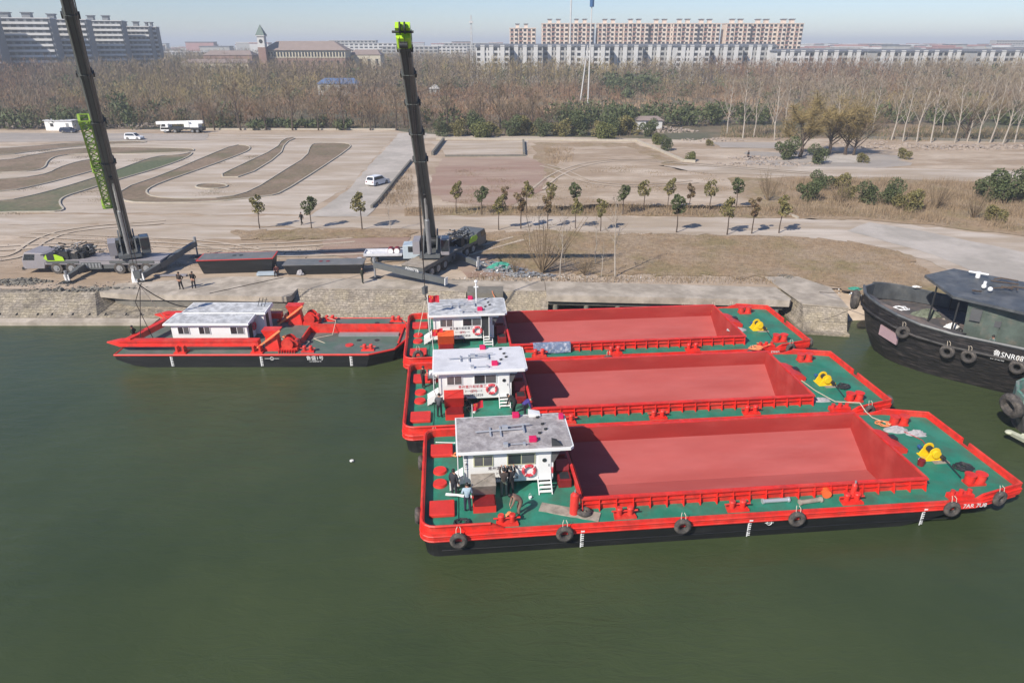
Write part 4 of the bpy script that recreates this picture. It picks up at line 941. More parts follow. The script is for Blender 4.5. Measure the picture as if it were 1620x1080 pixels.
# masts
def mast(px, y, h, w0, label, lattice=True, cat='mast', extra=None):
    r = empty('mast', (x(px, y), y, LAND), 0, label, cat)
    k = MB()
    if lattice:
        w1 = w0 * .35
        for sx in (-1, 1):
            for sy_ in (-1, 1): k.beam((sx * w0, sy_ * w0, 0), (sx * w1, sy_ * w1, h), .16, .16)
        n = 14
        for i in range(n):
            z = h * i / n; a = w0 + (w1 - w0) * i / n; b = w0 + (w1 - w0) * (i + 1) / n; z2 = h * (i + 1) / n
            for sy_ in (-1, 1): k.beam((-a, sy_ * a, z), (b, sy_ * b, z2), .1, .1); k.beam((a, sy_ * a, z), (-b, sy_ * b, z2), .1, .1)
    else:
        k.cyl((0, 0, 0), (0, 0, h), w0, w0 * .6, 10)
    k.build('shaft', 'wwhite', r); return r
r = mast(747.5, 420, 37, .75, 'slim white lattice mast rising behind the wood')
MB().box(-1, -1, 33, 1, 1, 34).build('antenna_panels', 'wwhite', r)
r = mast(900, 540, 54, .8, 'white mast standing on the beige apartment row', False)
r = mast(930, 300, 36, .35, 'pair of white poles carrying a tall blue cylinder', False, 'sign pole')
MB().cyl((-3.2, 0, 0), (-1.0, 0, 22), .28, .2, 8).build('brace_pole', 'wwhite', r)
M['signblue'] = mat('blue_sign', (0.03, 0.10, 0.24), .5, .05, .5)
MB().cyl((0, 0, 36), (0, 0, 41.5), .85, n=14).build('blue_cylinder', 'signblue', r)
# ---------------------------------------------------------------- hopper barges
HD = R(5.5); BL = 34.2; BW = 9.8; DZ = 1.5
def outline(x0, x1, inset=0, stern_r=.7, n=4):
    y0, y1 = inset, BW - inset; p = []
    for i in range(n + 1):
        a = PI + PI / 2 * i / n; p.append((x0 + stern_r + stern_r * math.cos(a), y0 + stern_r + stern_r * math.sin(a)))
    p += [(x1 - 3.0, y0), (x1, y0 + .75), (x1, y1 - .75), (x1 - 3.0, y1)]
    for i in range(n + 1):
        a = PI / 2 + PI / 2 * i / n; p.append((x0 + stern_r + stern_r * math.cos(a), y1 - stern_r + stern_r * math.sin(a)))
    return p
def ring(x0, x1, z, inset=0): return [(a, b, z) for a, b in outline(x0, x1, inset)]
def wallstrip(k, pts, z0, z1, t, closed=False):
    """thin wall following plan points (z1 may be list)"""
    n = len(pts); seg = range(n if closed else n - 1)
    nr = []
    for i in range(n):
        a = Vector(pts[i - 1] if (i or closed) else pts[0]); b = Vector(pts[(i + 1) % n] if (i < n - 1 or closed) else pts[-1])
        d = (b - a).normalized(); nr.append(Vector((-d.y, d.x)))
    for i in seg:
        j = (i + 1) % n; a, b = pts[i], pts[j]; za = z1[i] if isinstance(z1, list) else z1; zb = z1[j] if isinstance(z1, list) else z1
        ai = (a[0] + nr[i].x * t, a[1] + nr[i].y * t); bi = (b[0] + nr[j].x * t, b[1] + nr[j].y * t)
        k.hexa([(*a, z0), (*b, z0), (*bi, z0), (*ai, z0), (*a, za), (*b, zb), (*bi, zb), (*ai, za)])
    return k
CX0, CX1, CY0, CY1, CZ = 8.7, 28.6, 1.35, 8.75, 2.28
def bitt(root, x, y, z=DZ, s=1.0, name='bollard', m='red', ang=0):
    k = MB(); c, s_ = math.cos(ang), math.sin(ang)
    P = lambda a, b, h: (x + (a * c - b * s_) * s, y + (a * s_ + b * c) * s, z + h * s)
    k.hexa([P(-.62, -.28, 0), P(.62, -.28, 0), P(.55, .28, 0), P(-.55, .28, 0), P(-.6, -.25, .14), P(.6, -.25, .14), P(.52, .25, .14), P(-.52, .25, .14)])
    for a in (-.3, .3):
        k.cyl(P(a, 0, .12), P(a, 0, .52), .15 * s, n=12); k.cyl(P(a, 0, .52), P(a, 0, .60), .19 * s, .15 * s, n=12)
    k.cyl(P(-.72, 0, .36), P(.72, 0, .36), .05 * s, n=8)
    return k.build(name, m, root, smooth=True)
def tyre(loc, axis, label, group, R0=.33, r=.15, name='tyre'):
    o = empty(name, loc, 0, label, 'tyre fender', group)
    MB().torus((0, 0, 0), axis, R0, r, 20, 8).build('tread', 'rubber', o, smooth=True)
    k = MB(); k.torus((0, 0, 0), axis, R0 - r * .75, .05, 16, 6); k.build('bead', 'dark', o, smooth=True)
    k = MB()
    for d in (-.12, .12): k.tube([(d, 0, R0 + r * .6), (d, .06, R0 + r + .18), (d * .5, .2, R0 + r + .26)], .018, 5)
    if abs(Vector(axis).normalized().y) > .5: k.build('lashing', 'ropew', o)
    return o
def lifebuoy(parent, x, y, z, r0=.33):
    k = MB(); k.torus((x, y - .07, z), (0, 1, 0), r0, .095, 24, 8); k.mi = 1
    b = k.build('lifebuoy', ['redbuoy', 'white'], parent, smooth=True)
    k = MB()
    for i in range(4):
        a = PI / 4 + i * PI / 2; k.torus((x + r0 * math.cos(a), y - .07, z + r0 * math.sin(a)), (-math.sin(a), 0, math.cos(a)), .085, .03, 8, 5)
    k.build('white_bands', 'white', b)
M['redbuoy'] = mat('lifebuoy_red', (0.55, 0.03, 0.05), .5, .1, 6, c2=(0.62, .35, .36), c2amt=.25, c2scale=9)
def flag(parent, p, vx, s=1.0, name='flag'):
    """red flag with yellow stars, hanging from p along direction vx"""
    p = Vector(p); vx = Vector(vx).normalized(); k = MB(); n = 6
    side = Vector((-vx.y, vx.x, 0)) if abs(vx.z) < .9 else Vector((0, 1, 0))
    grid = [[p + vx * (1.05 * s * i / n) + side * (.07 * s * math.sin(i * 1.6 + j * .5)) - Vector((0, 0, 1)) * (.68 * s * j / 3 + .05 * s * i / n) for j in range(4)] for i in range(n + 1)]
    for i in range(n):
        for j in range(3): k.face([grid[i][j], grid[i][j + 1], grid[i + 1][j + 1], grid[i + 1][j]])
    off = side * .012
    k.mi = 1
    for (u, v, r) in ((.18, .2, .11), (.36, .08, .04), (.42, .18, .04), (.42, .32, .04), (.36, .42, .04)):
        for sg in (1, -1):
            c = p + vx * 1.05 * s * u - Vector((0, 0, 1)) * (.68 * s * v + .05 * s * u) + side * (.07 * s * math.sin(u * n * 1.6 + v * 1.5)) + off * sg
            P5 = []
            for q_ in range(10):
                rr_ = r * s * (1 if q_ % 2 == 0 else .4); a = PI / 2 + q_ * PI / 5; P5.append(c + vx * rr_ * math.cos(a) + Vector((0, 0, 1)) * rr_ * math.sin(a))
            k.face(P5 if sg < 0 else P5[::-1])
    return k.build(name, ['flagred', 'yellow'], parent)
M['flagred'] = mat('flag_red', (0.50, 0.012, 0.03), .7, .1, 4)

def barge(idx, A, label, roof_m, box_m, dirty=False):
    root = empty('hopper_barge', (A[0], A[1], 0), HD, label, 'barge', 'red and green hopper barges')
    # hull
    k = MB(); k.loft([ring(.5, 28.5, -.9, .25), ring(.15, 29.8, 0.0, .06), ring(.1, 31.4, .45, .02), ring(0.02, 33.4, 1.02, 0)], caps=False)
    hull = k.build('hull', 'black', root)
    k = MB(); k.tube([(1, -.0, .42), (29.5, -.0, .42)], .03, 6); k.build('chine_line', 'black', hull)
    # rubbing band
    k = MB(); k.loft([ring(-.06, 33.5, 1.0, -.06), ring(-.09, 34.1, 1.25, -.10), ring(-.08, BL, DZ + .1, -.08), ring(.06, BL - .14, DZ + .1, .07), ring(.06, BL - .14, DZ - .04, .07)], caps=False)
    band = k.build('rubbing_band', 'red', root)
    for z in (1.12, 1.42):
        pts = [(a, b, z) for a, b in outline(-.1, BL - (.35 if z < 1.3 else .1), -.10)]; band_k = MB().tube(pts + [pts[0]], .05, 6)
        band_k.build('half_round', 'red', band)
    # deck with an opening for the hold
    k = MB(); o = outline(.02, BL - .1, .02)
    k.face([(x_, y_, DZ) for x_, y_ in [o[1], o[2], o[3], o[4], (CX0, .02), (CX0, BW - .02), o[-5], o[-4], o[-3], o[-2], o[-1], o[0]]])
    k.face([(CX1, .02, DZ), (BL - 3.1, .02, DZ), (BL - .1, .77, DZ), (BL - .1, BW - .77, DZ), (BL - 3.1, BW - .02, DZ), (CX1, BW - .02, DZ)])
    k.face([(CX0, .02, DZ), (CX1, .02, DZ), (CX1, CY0, DZ), (CX0, CY0, DZ)]); k.face([(CX0, CY1, DZ), (CX1, CY1, DZ), (CX1, BW - .02, DZ), (CX0, BW - .02, DZ)])
    k.build('deck', 'greendirty' if dirty else 'green', root)
    # stern bulwark
    st = outline(0, BL, 0); 
    path = [(4.3, 0), (3.6, 0), (2, 0)] + [st[i] for i in (4, 3, 2, 1, 0)] + [(0, BW - .75)] + [st[i] for i in (-1, -2, -3, -4, -5)] + [(3.6, BW), (4.3, BW)]
    zz = [DZ + .12] + [2.0] * (len(path) - 2) + [DZ + .12]
    k = MB(); wallstrip(k, path, 1.0, zz, -.12)
    bul = k.build('stern_bulwark', 'red', root)
    k = MB(); k.tube([(a, b, z) for (a, b), z in list(zip(path, zz))[1:-1]], .075, 6); k.build('top_rail', 'red', bul)
    # bow bulwark
    pth = [(29.4, 0.0), (30.9, 0), (31.3, .03), (BL, .78), (BL, 5.0)]; k = MB(); wallstrip(k, pth, DZ - .3, [DZ + .1, DZ + .12, 1.84, 1.87, 1.87], .12)
    p2 = [(BL, 5.6), (BL, BW - .75), (31.3, BW - .03), (30.5, BW)]; wallstrip(k, p2, DZ - .3, [1.87, 1.87, 1.87, DZ + .12], .12)
    k.tube([(31.3, .05, 1.86), (BL - .05, .8, 1.89), (BL - .05, 5.0, 1.89)], .07, 6); k.tube([(BL - .05, 5.6, 1.89), (BL - .05, BW - .8, 1.89), (31.3, BW - .05, 1.89)], .07, 6)
    k.build('bow_bulwark', 'red', root)
    # coaming
    c = root
    k = MB()
    wallstrip(k, [(CX0, CY0), (CX1, CY0), (CX1, CY1), (CX0, CY1)], DZ - .02, CZ, .09, True)
    coam = k.build('coaming', 'red', root)
    k = MB()
    # top flange and mid stiffener, uprights outside
    for (a, b, d) in (((CX0 - .1, CY0 - .08), (CX1 + .1, CY0 - .08), 'y'), ((CX0 - .1, CY1 + .08), (CX1 + .1, CY1 + .08), 'y')):
        k.beam((*a, CZ - .04), (*b, CZ - .04), .18, .07); k.beam((*a, DZ + .42), (*b, DZ + .42), .10, .05)
    for x_ in (CX0 - .06, CX1 + .06): k.beam((x_, CY0, CZ - .04), (x_, CY1, CZ - .04), .14, .07)
    k.build('coaming_rail', 'red', coam)
    n = 21
    for y_, s_ in ((CY0, -1), (CY1, 1)):
        x_ = 0; k = MB(); k.hexa([(x_ - .02, y_ + s_ * .30, DZ), (x_ + .02, y_ + s_ * .30, DZ), (x_ + .02, y_, DZ), (x_ - .02, y_, DZ), (x_ - .02, y_ + s_ * .12, CZ - .07), (x_ + .02, y_ + s_ * .12, CZ - .07), (x_ + .02, y_, CZ - .07), (x_ - .02, y_, CZ - .07)])
        bme = k.mesh('bracket', 'red')
        for i in range(n + 1): put('bracket', bme, coam, CX0 + (CX1 - CX0) * i / n, 0, 0)
    # hold lining: upright sides, sloping flanks, flat bottom
    ZS = 1.2; k = MB(); g = .10
    x0, x1, y0, y1 = CX0 + g, CX1 - g, CY0 + g, CY1 - g
    k.face([(x0, y0, CZ - .02), (x1, y0, CZ - .02), (x1, y0, ZS), (x0, y0, ZS)]); k.face([(x0, y1, ZS), (x1, y1, ZS), (x1, y1, CZ - .02), (x0, y1, CZ - .02)])
    YA, YB, ZB = 4.0, 6.1, -.42
    for xx in (x0, x1): k.face([(xx, y0, CZ - .02), (xx, y0, ZS), (xx, YA, ZB), (xx, YB, ZB), (xx, y1, ZS), (xx, y1, CZ - .02)])
    hold = k.build('hold_walls', 'rust', root)
    k = MB(); k.face([(x0, y1, ZS), (x0, YB, ZB), (x1, YB, ZB), (x1, y1, ZS)]); k.face([(x0, YB, ZB), (x0, YA, ZB), (x1, YA, ZB), (x1, YB, ZB)]); k.face([(x0, YA, ZB), (x0, y0, ZS), (x1, y0, ZS), (x1, YA, ZB)])
    k.build('hold_floor', 'dusty', root)
    # bitts along the side decks
    for x_ in (4.5, 10.9, 17.2, 23.8): bitt(root, x_, .55)
    for x_ in (4.5, 10.9, 17.2, 23.8): bitt(root, x_, BW - .55)
    # bow gear
    def twin(x_, y_):
        k = MB(); k.box(x_ - .55, y_ - .3, DZ, x_ + .55, y_ + .3, DZ + .12)
        for a in (-.34, .34): k.cyl((x_ + a, y_, DZ + .1), (x_ + a, y_, DZ + .62), .28, n=16); k.cyl((x_ + a, y_, DZ + .62), (x_ + a, y_, DZ + .66), .33, n=16)
        k.build('mooring_bollard', 'red', root, smooth=True)
    twin(31.9, 1.55); twin(31.6, BW - 1.5)
    k = MB(); k.box(29.4, .1, DZ, 30.8, .55, DZ + .3)
    for a in (29.6, 30.1, 30.6): k.cyl((a, .32, DZ + .3), (a, .32, DZ + .55), .13, n=10)
    k.build('roller_fairlead', 'red', root, smooth=True)
    # companion hood against the coaming end
    k = MB(); k.loft([[(28.75, 4.9, DZ), (30.0, 4.9, DZ), (30.0, 4.9, DZ + .3), (29.4, 4.9, CZ - .25), (28.75, 4.9, CZ - .15)], [(28.75, 6.9, DZ), (29.9, 6.9, DZ), (29.9, 6.9, DZ + .3), (29.3, 6.9, CZ - .2), (28.75, 6.9, CZ - .1)]])
    hood = k.build('companion_hood', 'red2', root)
    MB().box(29.3, 5.9, DZ + .3, 29.95, 6.4, DZ + .5).build('hood_opening', 'dark', hood)
    MB().box(30.0, 5.0, DZ, 30.04, 5.6, DZ + .25).build('hood_door', 'dark', hood)
    # anchor winch
    wx, wy = 31.2, 4.4; k = MB(); DZ0 = DZ
    for s_ in (-.42, .42):
        k.extr([(wx - .75, wy + s_ - .05, DZ + .06), (wx + .75, wy + s_ - .05, DZ + .06), (wx + .72, wy + s_ - .05, DZ + .3), (wx + .3, wy + s_ - .05, DZ + .6), (wx - .1, wy + s_ - .05, DZ + .7), (wx - .5, wy + s_ - .05, DZ + .55)], (0, .1, 0))
    k.cyl((wx - .05, wy - .7, DZ + .62), (wx - .05, wy - .46, DZ + .62), .34, n=16)
    k.cyl((wx - .05, wy + .36, DZ + .62), (wx - .05, wy + .42, DZ + .62), .46, n=18); k.cyl((wx - .05, wy - .42, DZ + .62), (wx - .05, wy - .36, DZ + .62), .46, n=18)
    k.cyl((wx + .5, wy - .35, DZ + .35), (wx + .5, wy + .35, DZ + .35), .14, n=12)
    k.box(wx - .8, wy - .6, DZ, wx + .8, wy + .6, DZ + .08); k.box(wx + .3, wy - .66, DZ + .08, wx + .8, wy - .46, DZ + .3)
    win = k.build('anchor_winch', 'yellow', root, bev=.02)
    MB().cyl((wx - .05, wy - .36, DZ + .62), (wx - .05, wy + .36, DZ + .62), .25, n=16).build('drum', 'dark', win, smooth=True)
    MB().cyl((wx + .35, wy - .98, DZ + .45), (wx + .35, wy - .66, DZ + .45), .17, n=14).build('warping_head', 'dark', win, smooth=True)
    MB().cyl((wx - .45, wy + .62, DZ + .45), (wx - .45, wy + .95, DZ + .45), .15, n=12).build('motor', 'signblue', win, smooth=True)
    MB().box(wx - .3, wy - 1.0, DZ, wx + .95, wy - .6, DZ + .05).build('mount_plate', 'plank', win)
    sc_w = Matrix.Translation((wx, wy, DZ)) @ Matrix.Scale(.78, 4) @ Matrix.Translation((-wx, -wy, -DZ))
    for o_w in [win] + [c_ for c_ in ALLOBJ() if c_.parent == win]: o_w.data.transform(sc_w)
    k = MB(); k.cyl((wx + .1, 1.9, DZ + .22), (wx + .3, wy - .5, DZ + .4), .03, n=6); k.build('winch_wire', 'dark', win)
    # stern hatches
    k = MB(); k.box(.35, 7.2, DZ, 1.75, 8.5, DZ + .22); k.build('deck_hatch', 'red2', root, bev=.05)
    k = MB(); k.box(.35, 1.35, DZ, 1.75, 2.65, DZ + .22); k.build('deck_hatch', 'red2', root, bev=.05)
    for y_ in (4.4, 5.7): MB().cyl((.95, y_, DZ), (.95, y_, DZ + .16), .42, .38, n=20).build('round_hatch', 'red2', root, smooth=True)
    MB().tube([(1.9, 1.0, DZ + .04), (1.95, 3, DZ + .04), (1.95, 8.6, DZ + .04)], .035, 5).build('deck_pipe', 'green', root)
    # engine casing between cabin and coaming
    k = MB(); k.box(7.75, 3.4, DZ, 8.5, 4.3, DZ + .55); k.box(7.6, 5.0, DZ, 8.5, 7.6, DZ + .95); k.box(7.7, 5.2, DZ + .95, 8.4, 6.2, DZ + 1.15)
    eng = k.build('engine_hatch', 'darkred', root, bev=.03)
    MB().box(7.85, 3.5, DZ + .55, 8.4, 4.2, DZ + .56).build('opening', 'dark', eng)
    k = MB(); k.extr([(7.75, 4.32, DZ + .55), (8.5, 4.32, DZ + .55), (8.5, 4.6, DZ + 1.15), (7.75, 4.6, DZ + 1.15)], (0, .05, 0)); k.build('lid', 'darkred', eng)
    # machinery box near the stern
    k = MB(); bx0, bx1, by0, by1 = 2.75, 4.0, 1.55, 2.9
    k.box(bx0, by0, DZ, bx1, by1, DZ + .45); bxr = k.build('generator_box', 'red2', root)
    MB().box(bx0 + .06, by0 - .02, DZ + .46, bx1 - .06, by1 - .3, DZ + .55).build('inner_tray', 'darkred', bxr)
    k = MB(); k.hexa([(bx0 - .05, by0 + .95, DZ + .45), (bx1 + .05, by0 + .95, DZ + .45), (bx1 + .05, by1 + .1, DZ + .45), (bx0 - .05, by1 + .1, DZ + .45), (bx0 - .05, by0 + .35, DZ + 1.5), (bx1 + .05, by0 + .35, DZ + 1.5), (bx1 + .05, by1 + .15, DZ + 1.55), (bx0 - .05, by1 + .15, DZ + 1.55)])
    lid = k.build('hood', box_m, bxr, bev=.02)
    k = MB(); k.beam((bx0, by0 + .4, DZ + 1.52), (bx1, by1 + .1, DZ + 1.57), .03, .02); k.beam((bx1, by0 + .4, DZ + 1.52), (bx0, by1 + .1, DZ + 1.57), .03, .02); k.build('hood_ribs', box_m, lid)
    # ---------------- cabin
    wx0, wx1, wy0, wy1 = 2.35, 7.45, 3.7, 6.75; z0, z1 = 1.95, 4.12
    k = MB()
    # near and far walls with raked wheelhouse front
    prof = [(wx0, z0), (wx1, z0), (wx1, 3.15), (wx1 + .55, z1), (wx0, z1)]
    k.loft([[(a, wy0, b) for a, b in prof], [(a, wy1, b) for a, b in prof]])
    cab = k.build('cabin', 'white', root)
    k = MB()
    for a in (wx0 + .3, 4.9, wx1 - .35):
        for b in (wy0 + .35, wy1 - .35): k.box(a - .1, b - .1, DZ, a + .1, b + .1, z0)
    k.box(wx0 + .5, wy0 + .9, DZ, wx1 - .5, wy1 - .9, z0); k.build('underframe', 'dark', cab)
    k = MB(); k.prism([(1.95, 3.28), (8.35, 3.26), (8.55, 3.45), (8.6, 6.95), (8.4, 7.2), (1.95, 7.2)], z1, z1 + .16); rf = k.build('roof', 'white', cab)
    k = MB(); k.prism([(2.03, 3.36), (8.3, 3.36), (8.47, 3.52), (8.5, 6.9), (8.35, 7.1), (2.03, 7.1)], z1 + .161, z1 + .185); k.build('roof_covering', roof_m, rf)
    # windows on the near side
    def win(xa, xb, za, zb, fr='winframe', name='window', y=wy0):
        k = MB().box(xa - .06, y - .045, za - .06, xb + .06, y - .002, zb + .06); w_ = k.build(name, fr, cab)
        m_ = (xa + xb) / 2
        MB().box(xa, y - .055, za, m_ - .025, y - .046, zb).build('pane', 'glass' if name == 'window' and xb - xa > 1.4 else 'glassg', w_); MB().box(m_ + .025, y - .055, za, xb, y - .046, zb).build('pane', 'glassg', w_)
    win(2.95, 3.95, 3.14, 3.74, 'winframe' if idx == 1 else 'white'); win(4.85, 6.35, 3.14, 3.76, 'winframe' if idx == 1 else 'white')
    if idx != 3:
        k = MB().box(6.55, wy0 - .05, z0 + .05, 7.3, wy0 - .003, 3.98); d = k.build('door', 'white', cab, bev=.01)
        MB().cyl((6.93, wy0 - .075, 3.3), (6.93, wy0 - .051, 3.3), .13, n=16).build('porthole', 'glass', d)
        MB().box(7.15, wy0 - .09, 2.9, 7.19, wy0 - .05, 3.05).build('handle', 'metal', d)
    else:
        MB().box(6.4, wy0 - .03, z0 + .05, 7.0, wy0 - .003, 3.95).build('doorway', 'dark', cab)
        k = MB().box(7.0, wy0 - .6, z0 + .05, 7.04, wy0 - .01, 3.95); k.build('door', 'white', cab)
    k = MB().extr([(7.34, wy0 - .003, 3.12), (7.5, wy0 - .003, 3.15), (7.8, wy0 - .003, 3.8), (7.34, wy0 - .003, 3.8)], (0, -.03, 0)); k.build('side_window', 'glassg', cab)
    # front windscreen
    d = Vector((.55, 0, .97)).normalized()
    k = MB()
    for y_ in (wy0 + .25, wy0 + 1.25, wy0 + 2.2):
        a = Vector((wx1 + .08, y_, 3.27)); b = a + d * .85; nn = Vector((.015, 0, -.008))
        k.extr([a, a + Vector((0, .75, 0)), b + Vector((0, .75, 0)), b], nn * 1.5)
    k.build('windscreen', 'glass', cab)
    # ladder
    k = MB()
    for a in (6.55, 7.3): k.beam((a, wy0 - .03, z0 + .25), (a, wy0 - .85, DZ), .05, .09)
    for i in range(4):
        t = (i + .6) / 4.4; k.box(6.55, wy0 - .85 * t - .1, z0 + .22 - (z0 + .22 - DZ) * t, 7.3, wy0 - .85 * t + .1, z0 + .25 - (z0 + .22 - DZ) * t)
    k.beam((6.55, wy0 - .05, z0 + .1), (6.55, wy0 - .05, z0 + .7), .03, .03); k.beam((7.3, wy0 - .05, z0 + .1), (7.3, wy0 - .05, z0 + .7), .03, .03)
    k.build('ladder', 'white', root)
    # stern stair panels
    k = MB(); k.extr([(wx0 - .05, wy0 - .02, z0 + .6), (wx0 - .05, wy0 - .02, z0 + .1), (wx0 - .85, wy0 - .02, DZ + .03), (wx0 - .85, wy0 - .02, DZ + .55)], (0, .05, 0))
    k.extr([(wx0 - .05, wy0 + .75, z0 + .6), (wx0 - .05, wy0 + .75, z0 + .1), (wx0 - .85, wy0 + .75, DZ + .03), (wx0 - .85, wy0 + .75, DZ + .55)], (0, .05, 0))
    for i in range(3): k.box(wx0 - .8 + i * .26, wy0, DZ + .12 + i * .17, wx0 - .56 + i * .26, wy0 + .75, DZ + .15 + i * .17)
    k.build('stern_stair', 'white', root)
    # rail from roof edge to deck at stern
    k = MB(); k.tube([(2.02, 3.2, z1 + .1), (2.02, 3.2, 3.0), (2.15, 3.6, 2.3)], .03, 6); k.tube([(2.02, 7.1, z1 + .1), (2.02, 7.1, DZ)], .03, 6); k.tube([(1.95, 3.1, z1 + .5), (1.95, 7.15, z1 + .5)], .02, 5) if idx == 9 else None
    k.build('roof_post', 'white', root)
    # lettering on the cabin side
    tz = 2.88
    text('painted_name', '青州富升船舶重工', .25, front(4.7, wy0 - .006, tz), 'redink' if idx == 2 else 'ink', cab)
    text('painted_phone', '13963732858', .27, front(4.7, wy0 - .006, tz - .68), 'ink', cab)
    k = MB(); y_ = wy0 - .012
    k.box(4.2, y_, tz - .34, 5.35, y_ + .006, tz - .32)
    for a in (4.2, 5.33): k.box(a, y_, tz - .41, a + .02, y_ + .006, tz - .25)
    k.build('emblem_line', 'ink', cab)
    e_ = text('emblem', '(ZY)', .26, front(4.78, wy0 - .018, tz - .34), 'redink', cab)
    lifebuoy(cab, 6.05, wy0, 2.66)
    if idx == 1:
        text('side_sign', '国\n一\n木\n二', .24, frame((2.5, wy0 - .006, 3.35), (1, 0, 0), (0, 0, 1)), 'ink', cab)
        k = MB().box(7.42 - .12, wy0 - .08, 2.35, 7.42, wy0 - .004, 2.75); k = MB().box(7.22 + .12, wy0 - .06, 2.4, 7.44, wy0 - .004, 2.78); k.build('extinguisher_box', 'redbuoy', cab)
    # folded mast and lamps on the roof
    rz_ = z1 + .19; k = MB()
    k.tube([(3.1, 5.2, rz_ + .12), (5.9, 5.35, rz_ + .12)], .045, 6); k.tube([(4.7, 5.5, rz_ + .2), (6.3, 5.7, rz_ + .2)], .04, 6)
    k.box(3.9, 4.8, rz_, 4.0, 5.7, rz_ + .1); k.box(4.5, 4.7, rz_, 4.6, 5.8, rz_ + .1); k.box(5.85, 5.0, rz_, 5.95, 5.8, rz_ + .16); k.box(4.65, 5.4, rz_, 5.0, 5.7, rz_ + .22)
    k.tube([(5.0, 3.75, rz_ + .1), (6.0, 3.75, rz_ + .1)], .03, 6); k.box(4.6, 3.6, rz_, 4.85, 3.85, rz_ + .2); k.box(5.7, 3.65, rz_, 5.85, 3.85, rz_ + .15)
    k.build('folded_mast', 'galv', rf)
    for (a, b, s_) in ((5.6, 6.9, 1), (6.3, 4.1, 1.05)) + (((8.3, 6.5, .7),) if idx == 1 else ()):
        k = MB().box(a - .2 * s_, b - .14, rz_, a + .2 * s_, b + .14, rz_ + .3); k.box(a + .2 * s_, b - .08, rz_ + .05, a + .27 * s_, b + .08, rz_ + .22); k.build('lamp_box', 'magenta', rf, bev=.02)
    k = MB()
    for (a, b) in ((7.1, 5.9), (7.2, 5.3), (6.8, 4.9), (6.9, 6.7)): k.cyl((a, b, rz_), (a, b, rz_ + .06), .1, n=10); k.cyl((a, b, rz_ + .06), (a + .12, b + .03, rz_ + .1), .03, n=6)
    k.build('roof_fittings', 'dark', rf)
    if idx == 3:
        k = MB(); k.tube([(6.1, 6.0, rz_), (6.1, 6.0, rz_ + 1.9)], .06, 8); k.ell((6.1, 6, rz_ + 1.95), .16, .16, .12); k.box(5.9, 5.95, rz_ + 1.4, 6.3, 6.05, rz_ + 1.5); k.build('mast', 'white', root)
        k = MB(); k.tube([(2.0, 3.6, 2.2), (2.0, 3.6, rz_ + 1.7)], .03, 6); fp = k.build('flag_pole', 'white', root); flag(fp, (2.0, 3.6, rz_ + 1.65), (1, .1, .0), .9)
        k = MB(); k.tube([(2.3, 2.4, 1.5), (2.2, 2.6, 3.3)], .025, 6); fp = k.build('flag_pole', 'white', root); flag(fp, (2.25, 2.6, 3.3), (1, .1, .15), .85)
    if idx == 1:
        k = MB(); k.tube([(3.0, 7.1, rz_ - .2), (3.0, 7.1, rz_ + .9)], .02, 6); fp = k.build('flag_pole', 'white', root); flag(fp, (3.0, 7.1, rz_ + .85), (.8, .3, .25), .7)
        k = MB(); k.extr([(7.3, 3.45, rz_), (7.95, 3.45, rz_), (7.6, 3.7, rz_ + .3), (7.3, 3.7, rz_ + .4)], (0, .03, 0)); k.build('black_flap', 'dark', rf)
        k = MB(); k.loft([[(6.4, 6.8, rz_), (7.1, 6.8, rz_), (7.1, 6.8, rz_ + .12), (6.4, 6.8, rz_ + .25)], [(6.4, 7.3, rz_), (7.1, 7.3, rz_), (7.1, 7.3, rz_ + .12), (6.4, 7.3, rz_ + .3)]]); k.build('white_locker', 'white', rf)
    # draught marks and load line
    for mx in (5.0 + 3.4, 17.7, 27.8):
        k = MB(); k.box(mx, -.125, 1.0, mx + .05, -.115, 1.25) ; k.box(mx - .0, -.02, .05, mx + .06, -.012, 1.0)
        for i in range(7): k.box(mx + .06, -.02, .12 + i * .13, mx + .19, -.012, .18 + i * .13)
        k.box(mx + .05, -.125, 1.14, mx + .2, -.115, 1.24)
        k.build('draught_mark', 'white', hull)
    k = MB(); k.torus((18.9, -.03, .9), (0, 1, 0), .14, .018, 18, 4); k.box(18.65, -.03, .885, 19.15, -.02, .915)
    k.build('load_line', 'white', hull)
    t_ = {1: '7AR 7U8', 2: '6AR 7U8', 3: 'E990'}[idx]
    text('bow_name', t_, .38, front(30.75, -.15, 1.27), 'white', hull)
    return root
A1 = (-4.7, 28.55); A2 = (-7.1, 38.55); A3 = (-8.6, 49.2)
B1 = barge(1, A1, 'nearest red and green hopper barge with grey covered cabin roof', 'roofgrey', 'plank')
B2 = barge(2, A2, 'middle red and green hopper barge with clean white cabin roof', 'roofwhite', 'red2')
B3 = barge(3, A3, 'rearmost red hopper barge against the quay with the lamp mast', 'rooflight', 'orange')
def on(B, x_, y_, z=DZ): return l2w(B, (x_, y_, z))
def ty(B, x_, lab, y_=-.28, ax=(0, 1, 0), z=1.25, g='tyre fenders on the red barges', R0=.33, r=.15):
    o = tyre(on(B, x_, y_, z), Matrix.Rotation(HD, 3, 'Z') @ Vector(ax), lab, g, R0, r); return o
for x_, lb in ((1.9, 'tyre fender nearest the stern corner of the nearest barge'), (7.5, 'tyre fender on the nearest barge left of the first draught marks'), (13.9, 'tyre fender on the nearest barge between the first two draught marks'), (20.3, 'tyre fender on the nearest barge right of the load line mark'), (29.3, 'tyre fender on the nearest barge beside the bow lettering')): ty(B1, x_, lb)
ty(B1, 32.4, 'tyre fender nearest the bow corner of the nearest barge', .12, (.25, -1, 0), 1.45)
ty(B1, -.25, 'tyre hanging on the stern of the nearest barge, upper one', 7.3, (1, 0, 0), 1.15); ty(B1, -.28, 'tyre hanging on the stern of the nearest barge, lower one', 2.2, (1, 0, 0), 1.1)
